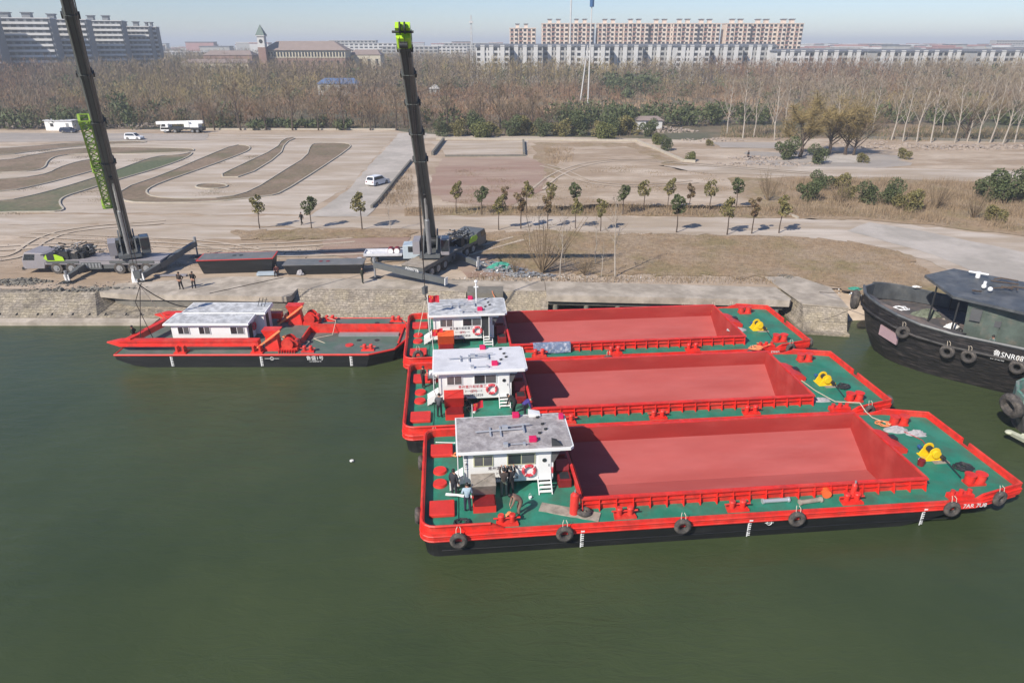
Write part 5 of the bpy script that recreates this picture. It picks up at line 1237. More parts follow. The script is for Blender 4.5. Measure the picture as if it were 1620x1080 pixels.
ty(B2, 2.0, 'tyre fender at the stern corner of the middle barge'); ty(B2, 4.6, 'half hidden tyre on the middle barge left of the grey cabin roof'); ty(B2, 32.2, 'tyre fender at the bow corner of the middle barge', .1, (.25, -1, 0), 1.45); ty(B2, 34.35, 'tyre on the bow end of the middle barge', 1.3, (1, 0, 0), 1.5)
for x_, lb in ((16.5, 'tyre fender amidships on the rearmost barge'), (28.6, 'tyre fender left of the bow lettering on the rearmost barge')): ty(B3, x_, lb)
ty(B3, 32.2, 'tyre fender near the bow corner of the rearmost barge', .1, (.25, -1, 0), 1.45); ty(B3, 34.4, 'upright tyre on the bow end of the rearmost barge', 1.2, (1, 0, 0), 1.5)
ty(B3, 1.1, 'muddy tyre standing on the stern of the rearmost barge', .6, (.4, -1, .2), 1.95)
for x_, lb in ((8.6, 'tyre between rearmost barge and quay, left one'), (26.2, 'tyre between rearmost barge and quay, middle one'), (31.0, 'tyre between rearmost barge and quay, right one'), (29.2, 'tyre between rearmost barge and quay, left of the right one')): ty(B3, x_, lb, BW + .2)
ty(B1, 8.75, 'tyre lying on the deck of the nearest barge under the red gas cylinder', .95, (.1, .1, 1), DZ + .15, R0=.3, r=.14)

# ---------------------------------------------------------------- loose things on the barges
def cylinder_bottle(loc, d, m, label, L_=1.25, r=.13, name='gas_cylinder', cat='gas cylinder', stand=True):
    r_ = empty(name, loc, HD, label, cat); d = Vector(d).normalized(); a = Vector((0, 0, .0 if stand else r)); 
    k = MB(); b = a + d * L_; k.cyl(a, b, r, n=14); k.cyl(b, b + d * .14, r, r * .45, n=14); k.build('body', m, r_, smooth=True)
    k = MB().cyl(b + d * .14, b + d * .3, .045, n=8); k.cyl(b + d * .22 - Vector((0, .08, 0)), b + d * .22 + Vector((0, .08, 0)), .02, n=6); k.build('valve', 'metal', r_)
cylinder_bottle(on(B1, 8.2, 1.0), (.05, .15, 1), 'red2', 'upright red gas cylinder at the corner of the nearest hold', 1.15, .24)
cylinder_bottle(on(B1, 24.05, .9), (.1, .1, 1), 'red2', 'red gas cylinder leaning by the bollard on the nearest barge side deck', .8, .16)
cylinder_bottle(on(B1, 22.6, 1.0), (.2, 1, 0), 'orange', 'short orange cylinder lying on the nearest barge side deck', .5, .26, stand=False)
def pipe(loc, a, L_, r, m, label, name='pipe', cat='pipe'):
    o = empty(name, loc, a, label, cat); k = MB(); k.cyl((-L_ / 2, 0, r), (L_ / 2, 0, r), r, n=12); k.build('tube', m, o, smooth=True)
    k = MB(); k.cyl((-L_ / 2 - .04, 0, r), (-L_ / 2 + .05, 0, r), r * 1.3, n=12); k.cyl((L_ / 2 - .05, 0, r), (L_ / 2 + .04, 0, r), r * 1.3, n=12); k.build('flanges', m, o)
pipe(on(B1, 19.6, .95), HD + .02, 1.5, .12, 'galv', 'pale grey pipe lying on the side deck of the nearest barge')
pipe(on(B1, 21.5, .7), HD + .12, 1.3, .13, 'plank', 'muddy brown pipe on the nearest barge beside the orange cylinder')
pipe(on(B1, 1.3, 8.9), HD - .15, 1.2, .03, 'white', 'thin white rod lying by the square stern hatch of the nearest barge', 'rod', 'rod')
def plank(loc, a, L_, W_, t, m, label, name='plank', tilt=0, cat='board'):
    k = MB(); n = 8; r = random.Random(len(label))
    rings = [[(x_, -W_ / 2 + r.uniform(-.02, .02), 0), (x_, W_ / 2 + r.uniform(-.02, .02), 0), (x_, W_ / 2, t), (x_, -W_ / 2, t)] for x_ in [L_ * (i / n - .5) for i in range(n + 1)]]
    k.loft(rings); o = k.build(name, m); o.location = loc; o.rotation_euler = (tilt, 0, a); return tag(o, label, cat)
plank(on(B1, 8.0, 1.15, DZ + .01), HD - .38, 3.3, .75, .05, 'plank', 'long muddy grey board on the side deck below the nearest ladder')
plank(on(B1, 2.0, 2.9, DZ + .25), HD - .25, 1.5, .15, .05, 'white', 'white narrow board leaning by the stern of the nearest cabin', tilt=.2)
def sack(loc, s, m, label, seed, name='sack', sx=1.0, sy=.5, h=.3, cat='sack'):
    return blob(name, loc, s * sx, s * sy, h, m, seed, label, cat, 18)
sack(on(B1, 31.0, 7.6), .8, 'sack', 'grey sacks heaped beside the far bollard on the nearest bow', 3)
sack(on(B1, 32.0, 7.0), .7, 'sack', 'pale grey sheet crumpled behind the winch on the nearest bow', 8)
sack(on(B2, 29.6, 1.9), .7, 'sack', 'grey crumpled sheet at the near corner of the middle hold', 4, h=.15)
sack(on(B3, 29.2, 4.4), .9, 'sack', 'grey sheet lying beside the rearmost hold end', 5, h=.2)
def coil(loc, r0, m, label, n=4, seed=1, wire=.035, messy=.12, name='rope_coil', cat='rope coil', up=.03):
    r = random.Random(seed); pts = []
    for i in range(n * 14):
        t = i / 14 * 2 * PI; rr_ = r0 * (1 + r.uniform(-messy, messy)) * (.75 + .25 * math.sin(i * .37)); pts.append((rr_ * math.cos(t), rr_ * .8 * math.sin(t), wire + up * (i / 14) + r.uniform(0, .03)))
    o = MB().tube(pts, wire, 5).build(name, m); o.location = loc; return tag(o, label, cat)
coil(on(B1, 2.1, .75), .42, 'dark', 'black cable coil by the near stern hatch of the nearest barge', 5, 2)
coil(on(B1, 32.3, 3.0), .5, 'dark', 'black cable coil behind the mooring bollard on the nearest bow', 6, 3, .045, .2)
coil(on(B2, 32.2, 3.5), .42, 'dark', 'dark cable coil on the bow of the middle barge', 6, 4, .05, .2)
coil(on(B1, 2.0, 7.3), .32, 'ropeo', 'orange rope coil at the stern corner of the nearest cabin', 4, 5, .03, .3)
coil(on(B1, 30.6, 8.4), .5, 'ropeo', 'orange rope coil beside the far bollard of the nearest bow', 4, 6, .03, .2)
coil(on(B2, 29.2, 5.6), .45, 'ropeo', 'orange rope bundle by the winch of the middle barge', 4, 7, .035, .3)
coil(on(B3, 28.6, BW - .8), .45, 'ropeo', 'orange rope tangle by the far bollard of the rearmost barge', 4, 8, .04, .3)
coil(on(B3, 28.9, -.35, 1.75), .55, 'ropeo', 'large orange rope coil over the bow side of the rearmost barge', 5, 9, .04, .1)
coil(on(B3, 4.2, BW - 1), .35, 'ropeo', 'orange rope coil near the quay behind the rearmost cabin', 4, 10, .04, .3)
def rope(pts, r, m, label, name='rope', sag=0, cat='rope', n=10):
    out = []
    for a, b in zip(pts, pts[1:]):
        a = Vector(a); b = Vector(b)
        for i in range(n): t = i / n; p = a.lerp(b, t); p.z -= sag * 4 * t * (1 - t); out.append(p)
    out.append(Vector(pts[-1])); return tag(MB().tube(out, r, 5).build(name, m), label, cat)
rope([on(B2, 29.6, 5.3, 1.56), on(B2, 29.9, 3.2, 1.55), on(B2, 30.4, 1.4, 1.6), on(B2, 31.5, .3, 2.05), on(B1, 30.2, BW + .05, 1.7), on(B1, 30.3, 9.2, 1.6), on(B1, 31.0, 8.2, 1.58)], .03, 'ropew', 'pale rope running from the middle bow down to the nearest bow')
rope([on(B3, 29.7, 1.2, 1.6), on(B3, 30.4, .1, 1.9), on(B3, 29.2, -.3, 1.8)], .035, 'ropeo', 'short orange rope hanging over the rearmost bow side')
rope([on(B1, 31.3, 7.3, 1.6), on(B1, 31.9, 6.2, 1.55), on(B1, 31.6, 5.3, 1.6)], .02, 'redink', 'thin red cord lying between sacks and winch on the nearest bow')
rope([on(B3, 2, BW - .6, 1.9), Vector((-1.5, 62.3, 2.2)), Vector((-2.0, 64.8, 2.2))], .035, 'ropeo', 'orange mooring rope from the rearmost stern up to the river wall', sag=.15)
# blue quilt over the coaming of the rearmost barge
k = MB(); gx = [10.5 + 3.1 * i / 12 for i in range(13)]; r = random.Random(5); rows = []
for x_ in gx: rows.append([tuple(on(B3, x_, CY0 + .25, CZ - .25 + r.uniform(-.03, .03))), tuple(on(B3, x_, CY0 + .1, CZ + .04)), tuple(on(B3, x_, CY0 - .28, CZ + .03 + r.uniform(-.02, .02))), tuple(on(B3, x_, CY0 - .42, CZ - .28)), tuple(on(B3, x_, CY0 - .50 + r.uniform(-.06, .06), DZ + .08))])
k.loft(rows, closed=False, caps=False); tag(k.build('quilt', 'quilt'), 'blue patterned quilt hung over the coaming of the rearmost hold', 'quilt')
# cooking things, buckets
def bucket(loc, m, label, r0=.14, h=.28, name='bucket', cat='bucket'):
    o = empty(name, loc, 0, label, cat); MB().cyl((0, 0, 0), (0, 0, h), r0 * .8, r0, n=14).build('pail', m, o, smooth=True)
    MB().tube([(-r0, 0, h), (-r0 * .7, .04, h + .12), (0, .06, h + .17), (r0 * .7, .04, h + .12), (r0, 0, h)], .01, 5).build('handle', 'metal', o)
bucket(on(B2, 4.75, 2.5), 'white', 'white paint bucket on the deck in front of the middle cabin'); bucket(on(B2, 4.4, 3.2), 'galv', 'grey bucket by the machinery box of the middle barge')
bucket(on(B1, 6.0, 2.6), 'white', 'small white pot on the deck left of the nearest ladder', .1, .12); bucket(on(B1, 30.0, 3.6), 'darkred', 'dark red drum beside the nearest winch', .22, .4, 'drum', 'drum')
# cable drum on the middle stern
o = empty('hose_reel', on(B2, 1.9, 7.6), HD, 'red hose reel wrapped with pale hose behind the middle cabin', 'hose reel'); k = MB().cyl((-.5, 0, .55), (-.42, 0, .55), .5, n=18); k.cyl((.42, 0, .55), (.5, 0, .55), .5, n=18); k.box(-.5, -.3, 0, .5, .3, .12); k.build('flanges', 'red2', o); MB().cyl((-.42, 0, .55), (.42, 0, .55), .34, n=18).build('hose', 'white', o)

# ---------------------------------------------------------------- flat red-beamed work boat
W0 = empty('work_boat', (-33.2, 51.75, 0), R(0.3), 'low black hulled work boat with long red beams and a white cabin', 'work boat')
WL, WB, WD = 23.9, 8.2, 1.15
o_ = [(0, 0), (21.2, 0), (23.2, 1.1), (23.9, 3.2), (23.9, WB - 2), (22.6, WB), (0, WB)]
k = MB(); f = lambda z, a, b: [(max(x_, a) if x_ < 1 else x_ - b, y_, z) for x_, y_ in o_]
k.loft([f(-.8, 4.5, .5), f(0.0, 2.6, .25), f(.35, 1.0, .15), f(.75, .1, 0), f(WD, 0, 0)], caps=False); hl = k.build('hull', 'black', W0)
k = MB(); pts = [(x_, y_, WD - .02) for x_, y_ in o_]; k.tube(pts + [pts[0]], .09, 6); k.build('edge_rail', 'red2', W0)
k = MB(); k.face([(0, 0, WD), (14.8, 0, WD), (14.8, WB, WD), (0, WB, WD)]); k.face([(14.8, 0, WD), (21.2, 0, WD), (23.2, 1.1, WD), (23.7, 2.4, WD), (14.8, 2.4, WD)]); k.face([(14.8, 5.7, WD), (23.9, 5.7, WD), (23.9, WB - 2, WD), (22.6, WB, WD), (14.8, WB, WD)])
k.face([(23.2, 1.1, WD), (23.9, 3.2, WD), (23.9, 5.7, WD), (23.3, 5.7, WD), (23.3, 2.2, WD)]); k.build('deck', 'deckgrey', W0)
k = MB(); k.face([(14.8, 2.3, .75), (23.4, 2.3, .75), (23.4, 5.8, .75), (14.8, 5.8, .75)]); k.build('well_deck', 'deckgrey', W0)
k = MB(); k.box(14.9, 5.62, .75, 23.6, 5.74, WD + .45); k.box(14.75, 2.3, .75, 14.87, 5.7, WD + .2); k.box(23.3, 2.3, .75, 23.42, 5.7, WD + .15); k.build('well_bulkhead', 'red', W0)
def bigbeam(x0, x1, y_, name='ladder_beam'):
    k = MB(); z0, z1 = WD + .5, WD + 1.0
    prof = lambda x_, s_: [(x_, y_ - .35 * s_, z0 + (.3 - .3 * s_)), (x_, y_ + .35 * s_, z0 + (.3 - .3 * s_)), (x_, y_ + .3 * s_, z1 - (.25 - .25 * s_)), (x_, y_ - .3 * s_, z1 - (.25 - .25 * s_))]
    k.loft([prof(x0 - 1.1, .25), prof(x0, 1), prof(x1, 1)]); b = k.build(name, 'red', W0)
    k = MB(); k.box(x0, y_ - .4, z1 - .1, x1, y_ - .3, z1 + .02); k.box(x0, y_ - .42, z0, x1, y_ - .32, z0 + .1); k.build('beam_flanges', 'red', b)
bigbeam(.2, 11.9, .95); bigbeam(1.2, 11.9, 7.3)
for x_ in (5.4, 11.8): 
    for y_ in (.55, WB - .5):
        k = MB(); k.box(x_ - .5, y_ - .45, WD, x_ + .5, y_ + .45, WD + .12); k.box(x_ - .35, y_ - .3, WD + .1, x_ - .2, y_ + .3, WD + .62); k.box(x_ + .2, y_ - .3, WD + .1, x_ + .35, y_ + .3, WD + .62)
        k.build('beam_support', 'red', W0)
k = MB(); k.beam((.9, .9, WD + .85), (2.6, 7.2, WD + .9), .5, .5); k.build('cross_beam', 'red', W0)
def spud(x_, y_):
    k = MB(); z = WD
    k.loft([[(x_ - .7, y_ - .5, z), (x_ + .6, y_ - .5, z), (x_ + .6, y_ + .5, z), (x_ - .7, y_ + .5, z)], [(x_ - .5, y_ - .38, z + 1.2), (x_ + .45, y_ - .38, z + 1.2), (x_ + .45, y_ + .38, z + 1.2), (x_ - .5, y_ + .38, z + 1.2)], [(x_ - .75, y_ - .5, z + 1.85), (x_ + .75, y_ - .5, z + 1.85), (x_ + .75, y_ + .5, z + 1.85), (x_ - .75, y_ + .5, z + 1.85)], [(x_ - .6, y_ - .38, z + 1.86), (x_ + .6, y_ - .38, z + 1.86), (x_ + .6, y_ + .38, z + 1.86), (x_ - .6, y_ + .38, z + 1.86)]])
    t = k.build('winch_tower', 'red', W0); MB().beam((x_ - 1.6, y_ - .62, z + .1), (x_ + .9, y_ - .62, z + 1.95), .12, .14).build('tower_strut', 'ropeo', t)
    k = MB(); k.cyl((x_ + 1.3, y_ - .5, z + .65), (x_ + 1.3, y_ + .6, z + .65), .33, n=18)
    for s_ in (-.55, -.1, .55): k.cyl((x_ + 1.3, y_ + s_ - .03, z + .65), (x_ + 1.3, y_ + s_ + .03, z + .65), .5, n=20)
    k.box(x_ + .7, y_ - .6, z, x_ + 2.1, y_ + .7, z + .3); k.cyl((x_ + 1.9, y_ - .3, z + .6), (x_ + 1.9, y_ + .4, z + .6), .25, n=12); k.build('winch', 'red', W0, smooth=True)
spud(13.0, 1.2); spud(13.3, 7.0)
bitt(W0, 16.0, .6, WD, .9); bitt(W0, 21.0, .9, WD, .9); bitt(W0, 16.2, WB - .6, WD, .9); bitt(W0, 22.4, WB - .8, WD, .9)
k = MB()
for (a, b) in ((19.6, 3.9), (21.2, 3.9), (20.7, 7.0), (22.0, 7.05)): k.cyl((a, b, WD if b > 6 else .75), (a, b, (WD if b > 6 else .75) + .03), .22, n=16)
k.build('hatch_opening', 'dark', W0)
MB().cyl((19.2, 1.9, WD), (19.2, 1.9, WD + .06), .35, n=18).build('round_hatch', 'red2', W0)
MB().box(17.6, 4.7, .76, 23.0, 5.3, .95).build('steel_plate', 'metal', W0)
k = MB()
for i in range(7): k.box(13.6 + i * .22, -.0 + .25, WD, 13.65 + i * .22, .55, WD + .22)
k.build('grating', 'red2', W0)
# cabin of the work boat (near wing and far wing)
def wcab(x0, x1, y0, y1, h, name):
    k = MB().box(x0, y0, WD, x1, y1, WD + h); c = k.build(name, 'white', W0)
    k = MB(); k.hexa([(x0 - .55, y0 - .3, WD + h), (x1 + .3, y0 - .3, WD + h), (x1 + .3, y1 + .1, WD + h), (x0 - .3, y1 + .1, WD + h), (x0 - .5, y0 - .25, WD + h + .14), (x1 + .25, y0 - .25, WD + h + .14), (x1 + .25, y1 + .1, WD + h + .3), (x0 - .3, y1 + .1, WD + h + .3)]); rf = k.build('roof', 'white', c)
    k = MB(); k.face([(x0 - .4, y0 - .15, WD + h + .152), (x1 + .15, y0 - .15, WD + h + .152), (x1 + .15, y1 + .0, WD + h + .302), (x0 - .2, y1 + .0, WD + h + .302)]); k.build('roof_covering', 'rooflight', rf)
    return c
c = wcab(3.9, 10.4, 2.45, 4.3, 1.75, 'near_cabin'); c2 = wcab(4.6, 11.2, 4.5, 6.4, 1.95, 'far_cabin')
for (a, b) in ((4.5, 5.4), (6.3, 7.2), (9.0, 10.1)):
    m_ = (a + b) / 2; w_ = MB().box(a - .05, 2.4, WD + .85, b + .05, 2.448, WD + 1.55).build('window', 'white', c)
    MB().box(a, 2.385, WD + .9, m_ - .03, 2.398, WD + 1.5).build('pane', 'glass', w_); MB().box(m_ + .03, 2.385, WD + .9, b, 2.398, WD + 1.5).build('pane', 'glassg', w_)
MB().box(10.4, 2.8, WD + .1, 10.45, 3.5, WD + 1.6).build('doorway', 'dark', c); MB().box(11.2, 5.0, WD + .2, 11.25, 5.6, WD + 1.8).build('doorway', 'dark', c2); k = MB().torus((10.5, 3.9, WD + 1.0), (1, 0, 0), .3, .08); k.build('lifebuoy', 'redbuoy', c)
k = MB(); 
for i in range(3): k.tube([(10.4 + i * .3, 5.6, WD + 2.15), (10.6 + i * .3, 5.9, WD + 2.9)], .03, 5)
k.tube([(10.2, 5.7, WD + 2.6), (11.3, 5.8, WD + 2.75)], .03, 5); k.build('radar_bracket', 'dark', c2)
for mx in (4.6, 12.1, 19.6):
    k = MB(); k.box(mx, -.02, .1, mx + .07, -.01, 1.0)
    for i in range(6): k.box(mx + .07, -.02, .14 + i * .15, mx + .22, -.01, .2 + i * .15)
    k.build('draught_mark', 'white', hl)
k = MB(); k.torus((13.1, -.02, .8), (0, 1, 0), .14, .02, 16, 4); k.box(12.5, -.025, .785, 13.7, -.015, .815); k.build('load_line', 'white', hl)
text('hull_name', '鲁盛1号', .42, front(16.7, -.015, .82), 'white', hl); text('hull_name_latin', 'LU SHENG YI', .17, front(16.7, -.015, .52), 'white', hl)
rope([l2w(W0, (15.9, WB - .6, WD + .3)), l2w(W0, (17.2, 5.9, WD + .7)), l2w(W0, (17.0, 4.9, .85)), l2w(W0, (15.5, 4.2, .8)), l2w(W0, (17.2, 2.8, .8))], .03, 'ropew', 'pale rope lying slack in the well of the work boat', n=5)
rope([l2w(W0, (12.9, 3.2, WD + .05)), l2w(W0, (13.6, 2.9, WD + .05)), l2w(W0, (15.6, 2.6, WD + .05)), l2w(W0, (15.7, .8, WD + .4))], .025, 'ropew', 'pale rope from the work boat deck to its near bollard', n=4)
coil(l2w(W0, (13.3, 3.6, WD)), .35, 'ropeo', 'small orange rope coil on the deck of the work boat', 3, 20, .03, .3)
rope([l2w(W0, (23.6, 5.0, WD + .1)), on(B3, .2, 4.2, 2.05)], .025, 'ropeo', 'orange rope tying the work boat to the rearmost barge')
# ---------------------------------------------------------------- black steel pontoon boxes on the quay
def pontoon(px0, px1, py0, py1, D, h, label, red):
    a = at(px0, py0, LAND); b = at(px1, py1, LAND); L_ = (b - a).length; rz = math.atan2(b.y - a.y, b.x - a.x)
    r = empty('steel_pontoon', (a.x, a.y, LAND + .05), rz, label, 'steel pontoon', 'black steel pontoon boxes on the quay')
    k = MB(); k.loft([[(.5, 0, 0), (L_ - .3, 0, 0), (L_ - .3, D, 0), (.5, D, 0)], [(0, 0, h), (L_, 0, h), (L_, D, h), (0, D, h)]], caps=True); k.build('hull', 'black', r)
    k = MB(); k.box(-.06, -.06, h, L_ + .06, D + .06, h + .06); k.build('edge', 'red2' if red else 'pontoontop', r)
    k = MB(); k.box(.05, .05, h + .061, L_ - .05, D - .05, h + .07); k.build('top_plate', 'pontoontop', r)
    k = MB(); k.cyl((L_ * .45, D * .55, h + .07), (L_ * .45, D * .55, h + .09), .22, n=14); k.cyl((L_ * .54, D * .55, h + .07), (L_ * .54, D * .55, h + .09), .22, n=14); k.build('hatch_opening', 'dark' if red else 'darkred', r)
pontoon(315, 434, 434, 430, 2.7, 1.45, 'black pontoon box with red edge beside the first crane', True)
pontoon(449, 575, 435, 433, 2.2, 1.0, 'lower plain black pontoon box left of the second crane', False)
plank(at(424, 434, LAND + .1), .1, 2.2, .8, .25, 'truckblue', 'pale blue plate stack lying between the two pontoon boxes', 'plate_stack')
sack(at(475, 434, LAND + .1), .45, 'sack', 'small pale lump at the foot of the lower pontoon box', 12, 'lump', h=.5, cat='lump')
M['oldnet'] = mat('old_net', (0.13, 0.15, 0.11), .9, .4, 3, bump=.8, bscale=6)
# ---------------------------------------------------------------- dark tug
TG = empty('tug', (31.3, 57.6, 1.0), R(-38), 'dark rusty steel tug with grey roof and tyre fenders', 'tug'); TG.scale = (1.2, 1.25, 1.38)
# local: x from bow (0) towards stern, y to port; half beam up to 4
def half(x_): return 3.9 * math.sqrt(max(0.0, 1 - (1 - min(x_, 7) / 7) ** 2.2)) if x_ < 7 else 3.9
xs = [0, .35, .9, 1.7, 3, 4.5, 6.5, 9, 13, 18]
def tring(z, k_, dz=0):
    out = []
    for x_ in xs: out.append((x_ + (1.6 * k_ if x_ < 1 else 1.6 * k_ * max(0, 1 - x_ / 7)), -half(x_) * (1 - .25 * k_), z + (.75 * max(0, 1 - x_ / 6) ** 1.5 if z > 1 else 0)))
    return out + [(a, -b, c_) for a, b, c_ in out[::-1][:-1]]
k = MB(); k.loft([tring(-1.7, 1.3), tring(-.7, .85), tring(.5, .4), tring(1.5, .08), tring(2.3, 0)], caps=False); th = k.build('hull', 'tughull', TG)
k = MB(); rr_ = tring(2.3, 0); inn = [(a + .15, b * .955, c_) for a, b, c_ in rr_]; low = [(a + .15, b * .95, 1.55 + .4 * max(0, 1 - a / 6)) for a, b, c_ in rr_]
k.loft([rr_, inn, low], caps=False); k.build('bulwark_inside', 'tugroof', TG)
k = MB(); k.face([(a, b, z) for a, b, z in [(a + .1, b * .97, 1.5 + .4 * max(0, 1 - a / 6)) for a, b, c_ in rr_]]); k.build('deck', 'tugdeck', TG)
k = MB(); k.tube([(a, b, c_ + .02) for a, b, c_ in rr_], .09, 6); k.build('cap_rail', 'tugroof', TG)
k = MB(); k.tube([(a - .02, b * 1.01, c_ - .75) for a, b, c_ in rr_], .1, 6); k.build('rubbing_strake', 'tughull', TG)
# covered wide side deck at near bow (flat grey shelf)
k = MB(); k.face([(rr_[i][0] + .2, rr_[i][1] * .96, rr_[i][2] + .0) for i in range(1, 7)] + [(rr_[i][0] + .6, rr_[i][1] * .60, rr_[i][2] - .25) for i in range(6, 0, -1)]); k.build('bow_shelf', 'tugdeck', TG)
# deckhouse
k = MB(); k.loft([[(6.9, -2.3, 1.5), (15, -2.5, 1.5), (15, 2.5, 1.5), (6.9, 2.3, 1.5)], [(6.7, -2.3, 4.0), (15, -2.5, 4.0), (15, 2.5, 4.0), (6.7, 2.3, 4.0)]]); dh = k.build('deckhouse', 'tuggreen', TG)
for (a, b, z, w_, h_) in ((7.0, 0, 2.9, .6, .7), (8.4, 0, 2.8, .35, .35), (10.9, 0, 2.9, .5, .4)): MB().box(a, -2.5, z, a + w_, -2.33, z + h_).build('window', 'glassg', dh)
MB().box(7.8, -2.46, 1.7, 8.7, -2.36, 3.4).build('door', 'tuggreen', dh)
k = MB(); k.loft([[(3.6, .5, 4.15), (5.8, -2.6, 4.0), (9.8, -3.3, 4.0), (10.2, 3.2, 4.0), (5.0, 3.4, 4.1)], [(3.6, .5, 4.3), (5.8, -2.6, 4.15), (9.8, -3.3, 4.15), (10.2, 3.2, 4.2), (5.0, 3.4, 4.3)]]); tr = k.build('wheelhouse_roof', 'tugroof', dh)
k = MB(); k.box(10.3, -3.3, 3.3, 16, 3.2, 3.45); k.build('after_roof', 'tugroof', dh)
for p_ in ((4.6, -.6), (6.2, -2.3), (5.4, 2.9)): MB().cyl((*p_, 1.6), (*p_, 4.05), .06, n=8).build('roof_post', 'dark', dh)
k = MB(); r = random.Random(2)
for i in range(9):
    a = Vector((6.6 + r.uniform(0, 2.5), r.uniform(-1.5, 2.5), 4.25 + i * .02)); k = MB(); k.cyl(a, a + Vector((r.uniform(-1.8, 2.4), r.uniform(-.8, .8), .1)), .045, n=6)
    if i < 8: k.build('roof_pole', 'bark', tr)
k.build('roof_pole', 'bark', tr)
k = MB(); k.cyl((7.2, .2, 4.2), (7.2, .2, 4.6), .1, n=8); k.ell((7.2, -.2, 4.4), .16, .16, .14); k.ell((7.6, -.6, 4.4), .16, .16, .14); k.build('floodlights', 'white', tr, smooth=True)
k = MB(); k.cyl((6.6, 2.3, 4.2), (6.6, 2.3, 4.6), .15, n=8); k.box(6.0, 2.25, 4.5, 7.2, 2.35, 4.58); k.build('radar', 'white', tr)
k = MB(); k.extr([(2.1, -2.55, .95), (3.4, -3.25, .75), (3.4, -3.3, 1.35), (2.1, -2.6, 1.6)], (-.06, -.12, .0)); k.build('side_panel', 'pinksign', th)
text('hull_name', '鲁SNR0812', .42, frame((9.8, -3.96, 1.75), (1, 0, 0), (0, 0, 1)), 'white', th); text('hull_name_latin', 'LU SHENG', .16, frame((9.1, -3.96, 1.45), (1, 0, 0), (0, 0, 1)), 'white', th)
sack(l2w(TG, (4.3, .6, 1.75)), 1.3, 'oldnet', 'grey-green net heap on the fore deck of the tug', 31, 'net_heap', h=.55, cat='net heap')
sack(l2w(TG, (6.1, -.9, 1.75)), .7, 'white', 'white striped mattress leaning on the tug deck by the cabin', 32, 'mattress', h=.4, cat='mattress')
sack(l2w(TG, (6.6, -2.2, 1.7)), .6, 'dark', 'black sack slumped on the tug side deck below the cabin', 33, h=.7)
coil(l2w(TG, (2.9, -1.9, 2.55)), .65, 'white', 'white rope looped over the bow shelf of the tug', 4, 34, .035, .35)
coil(l2w(TG, (3.0, 3.2, 2.7)), .35, 'white', 'white rope hanging on the far bulwark of the tug', 3, 35, .03, .3)
def tgt(x_, y_, z, ax, lab, R0=.38, r=.17): tyre(l2w(TG, (x_, y_, z)), TG.rotation_euler.to_matrix() @ Vector(ax), lab, 'tyre fenders on the tug', R0, r)
tgt(-.35, -.2, 2.1, (1, .3, 0), 'huge tyre fender on the very bow of the tug', .6, .3)
for x_, lb in ((3.6, 'tyre fender on the tug just right of the pink panel'), (6.4, 'left tyre of the pair under the tug lettering'), (7.6, 'right tyre of the pair under the tug lettering'), (10.2, 'rightmost tyre fender on the tug side')): tgt(x_, -half(x_) - .22, 1.75 if x_ < 5 else 1.3, (.15 if x_ > 5 else -.5, 1, 0), lb)
rope([l2w(TG, (0.2, .5, 2.9)), Vector((30.6, 64.2, LAND + .3))], .03, 'ropeb', 'dark mooring cable from the tug bow to the masonry pier', sag=.25); rope([l2w(TG, (0.6, -.7, 2.4)), Vector((28.6, 60.0, .8))], .02, 'ropeb', 'thin cable from the tug down across the pier face', sag=.3)
M['v2hull'] = mat('scuffed_grey_hull', (0.09, 0.088, 0.085), .7, .4, 1.5, c2=(.35, .27, .22), c2amt=.3, c2scale=.9, c3=(.03, .03, .032), stretch=(1, 1, .5))
# clutter on the tug's fore deck
chunks('deck_clutter', [(l2w(TG, (4.6, .6, 1.6)), 2.6, 1.6, 60, .4), (l2w(TG, (6.3, -1.6, 1.6)), 1.2, .6, 30, .5)], 'plank', .16, .4, seed=77)
# ---------------------------------------------------------------- second vessel at the right edge
V2 = empty('workboat', (34.9, 39.2, 0), R(12), 'weathered green bowed boat cut off by the right edge of the picture', 'boat')
def vr(z, k_): 
    P = [(k_, 0), (.5 + k_ * .8, -1.1), (1.6 + k_ * .5, -2.2), (3.5, -2.8), (9, -3), (9, 3), (3.5, 2.8), (1.6 + k_ * .5, 2.2), (.5 + k_ * .8, 1.1)]
    return [(a, b + 1.5, z) for a, b in P]
k = MB(); k.loft([vr(-.6, 1.4), vr(.6, .8), vr(2.0, .1), vr(2.7, 0)], caps=False); vh = k.build('hull', 'v2hull', V2)
k = MB(); k.face(vr(2.3, .15)); k.build('deck', 'tugdeck', V2); 
k = MB(); k.loft([vr(2.0, .05), vr(3.1, -.05), [(a + .2, b * .96 + .06, c_) for a, b, c_ in vr(3.1, -.05)], [(a + .2, b * .96 + .06, c_) for a, b, c_ in vr(2.3, .1)]], caps=False); k.build('bulwark', 'mint', V2)
a_ = l2w(V2, (-.35, 1.9, 2.3)); tyre(a_, (1, .15, .3), 'very large worn tyre on the bow of the boat at the right edge', 'tyre on the boat at the right edge', .62, .3)
k = MB(); k.cyl((-.2, .2, .9), (-.9, .1, 1.1), .14, n=8); k.hexa([(-1.1, -.7, .8), (-.8, -.7, .8), (-.8, .9, .7), (-1.1, .9, .7), (-1.2, -.7, 1.1), (-.9, -.7, 1.2), (-.9, .9, 1.0), (-1.2, .9, .95)]); k.ell((-1.1, .9, .9), .3, .25, .15); k.build('anchor', 'anchor', V2)
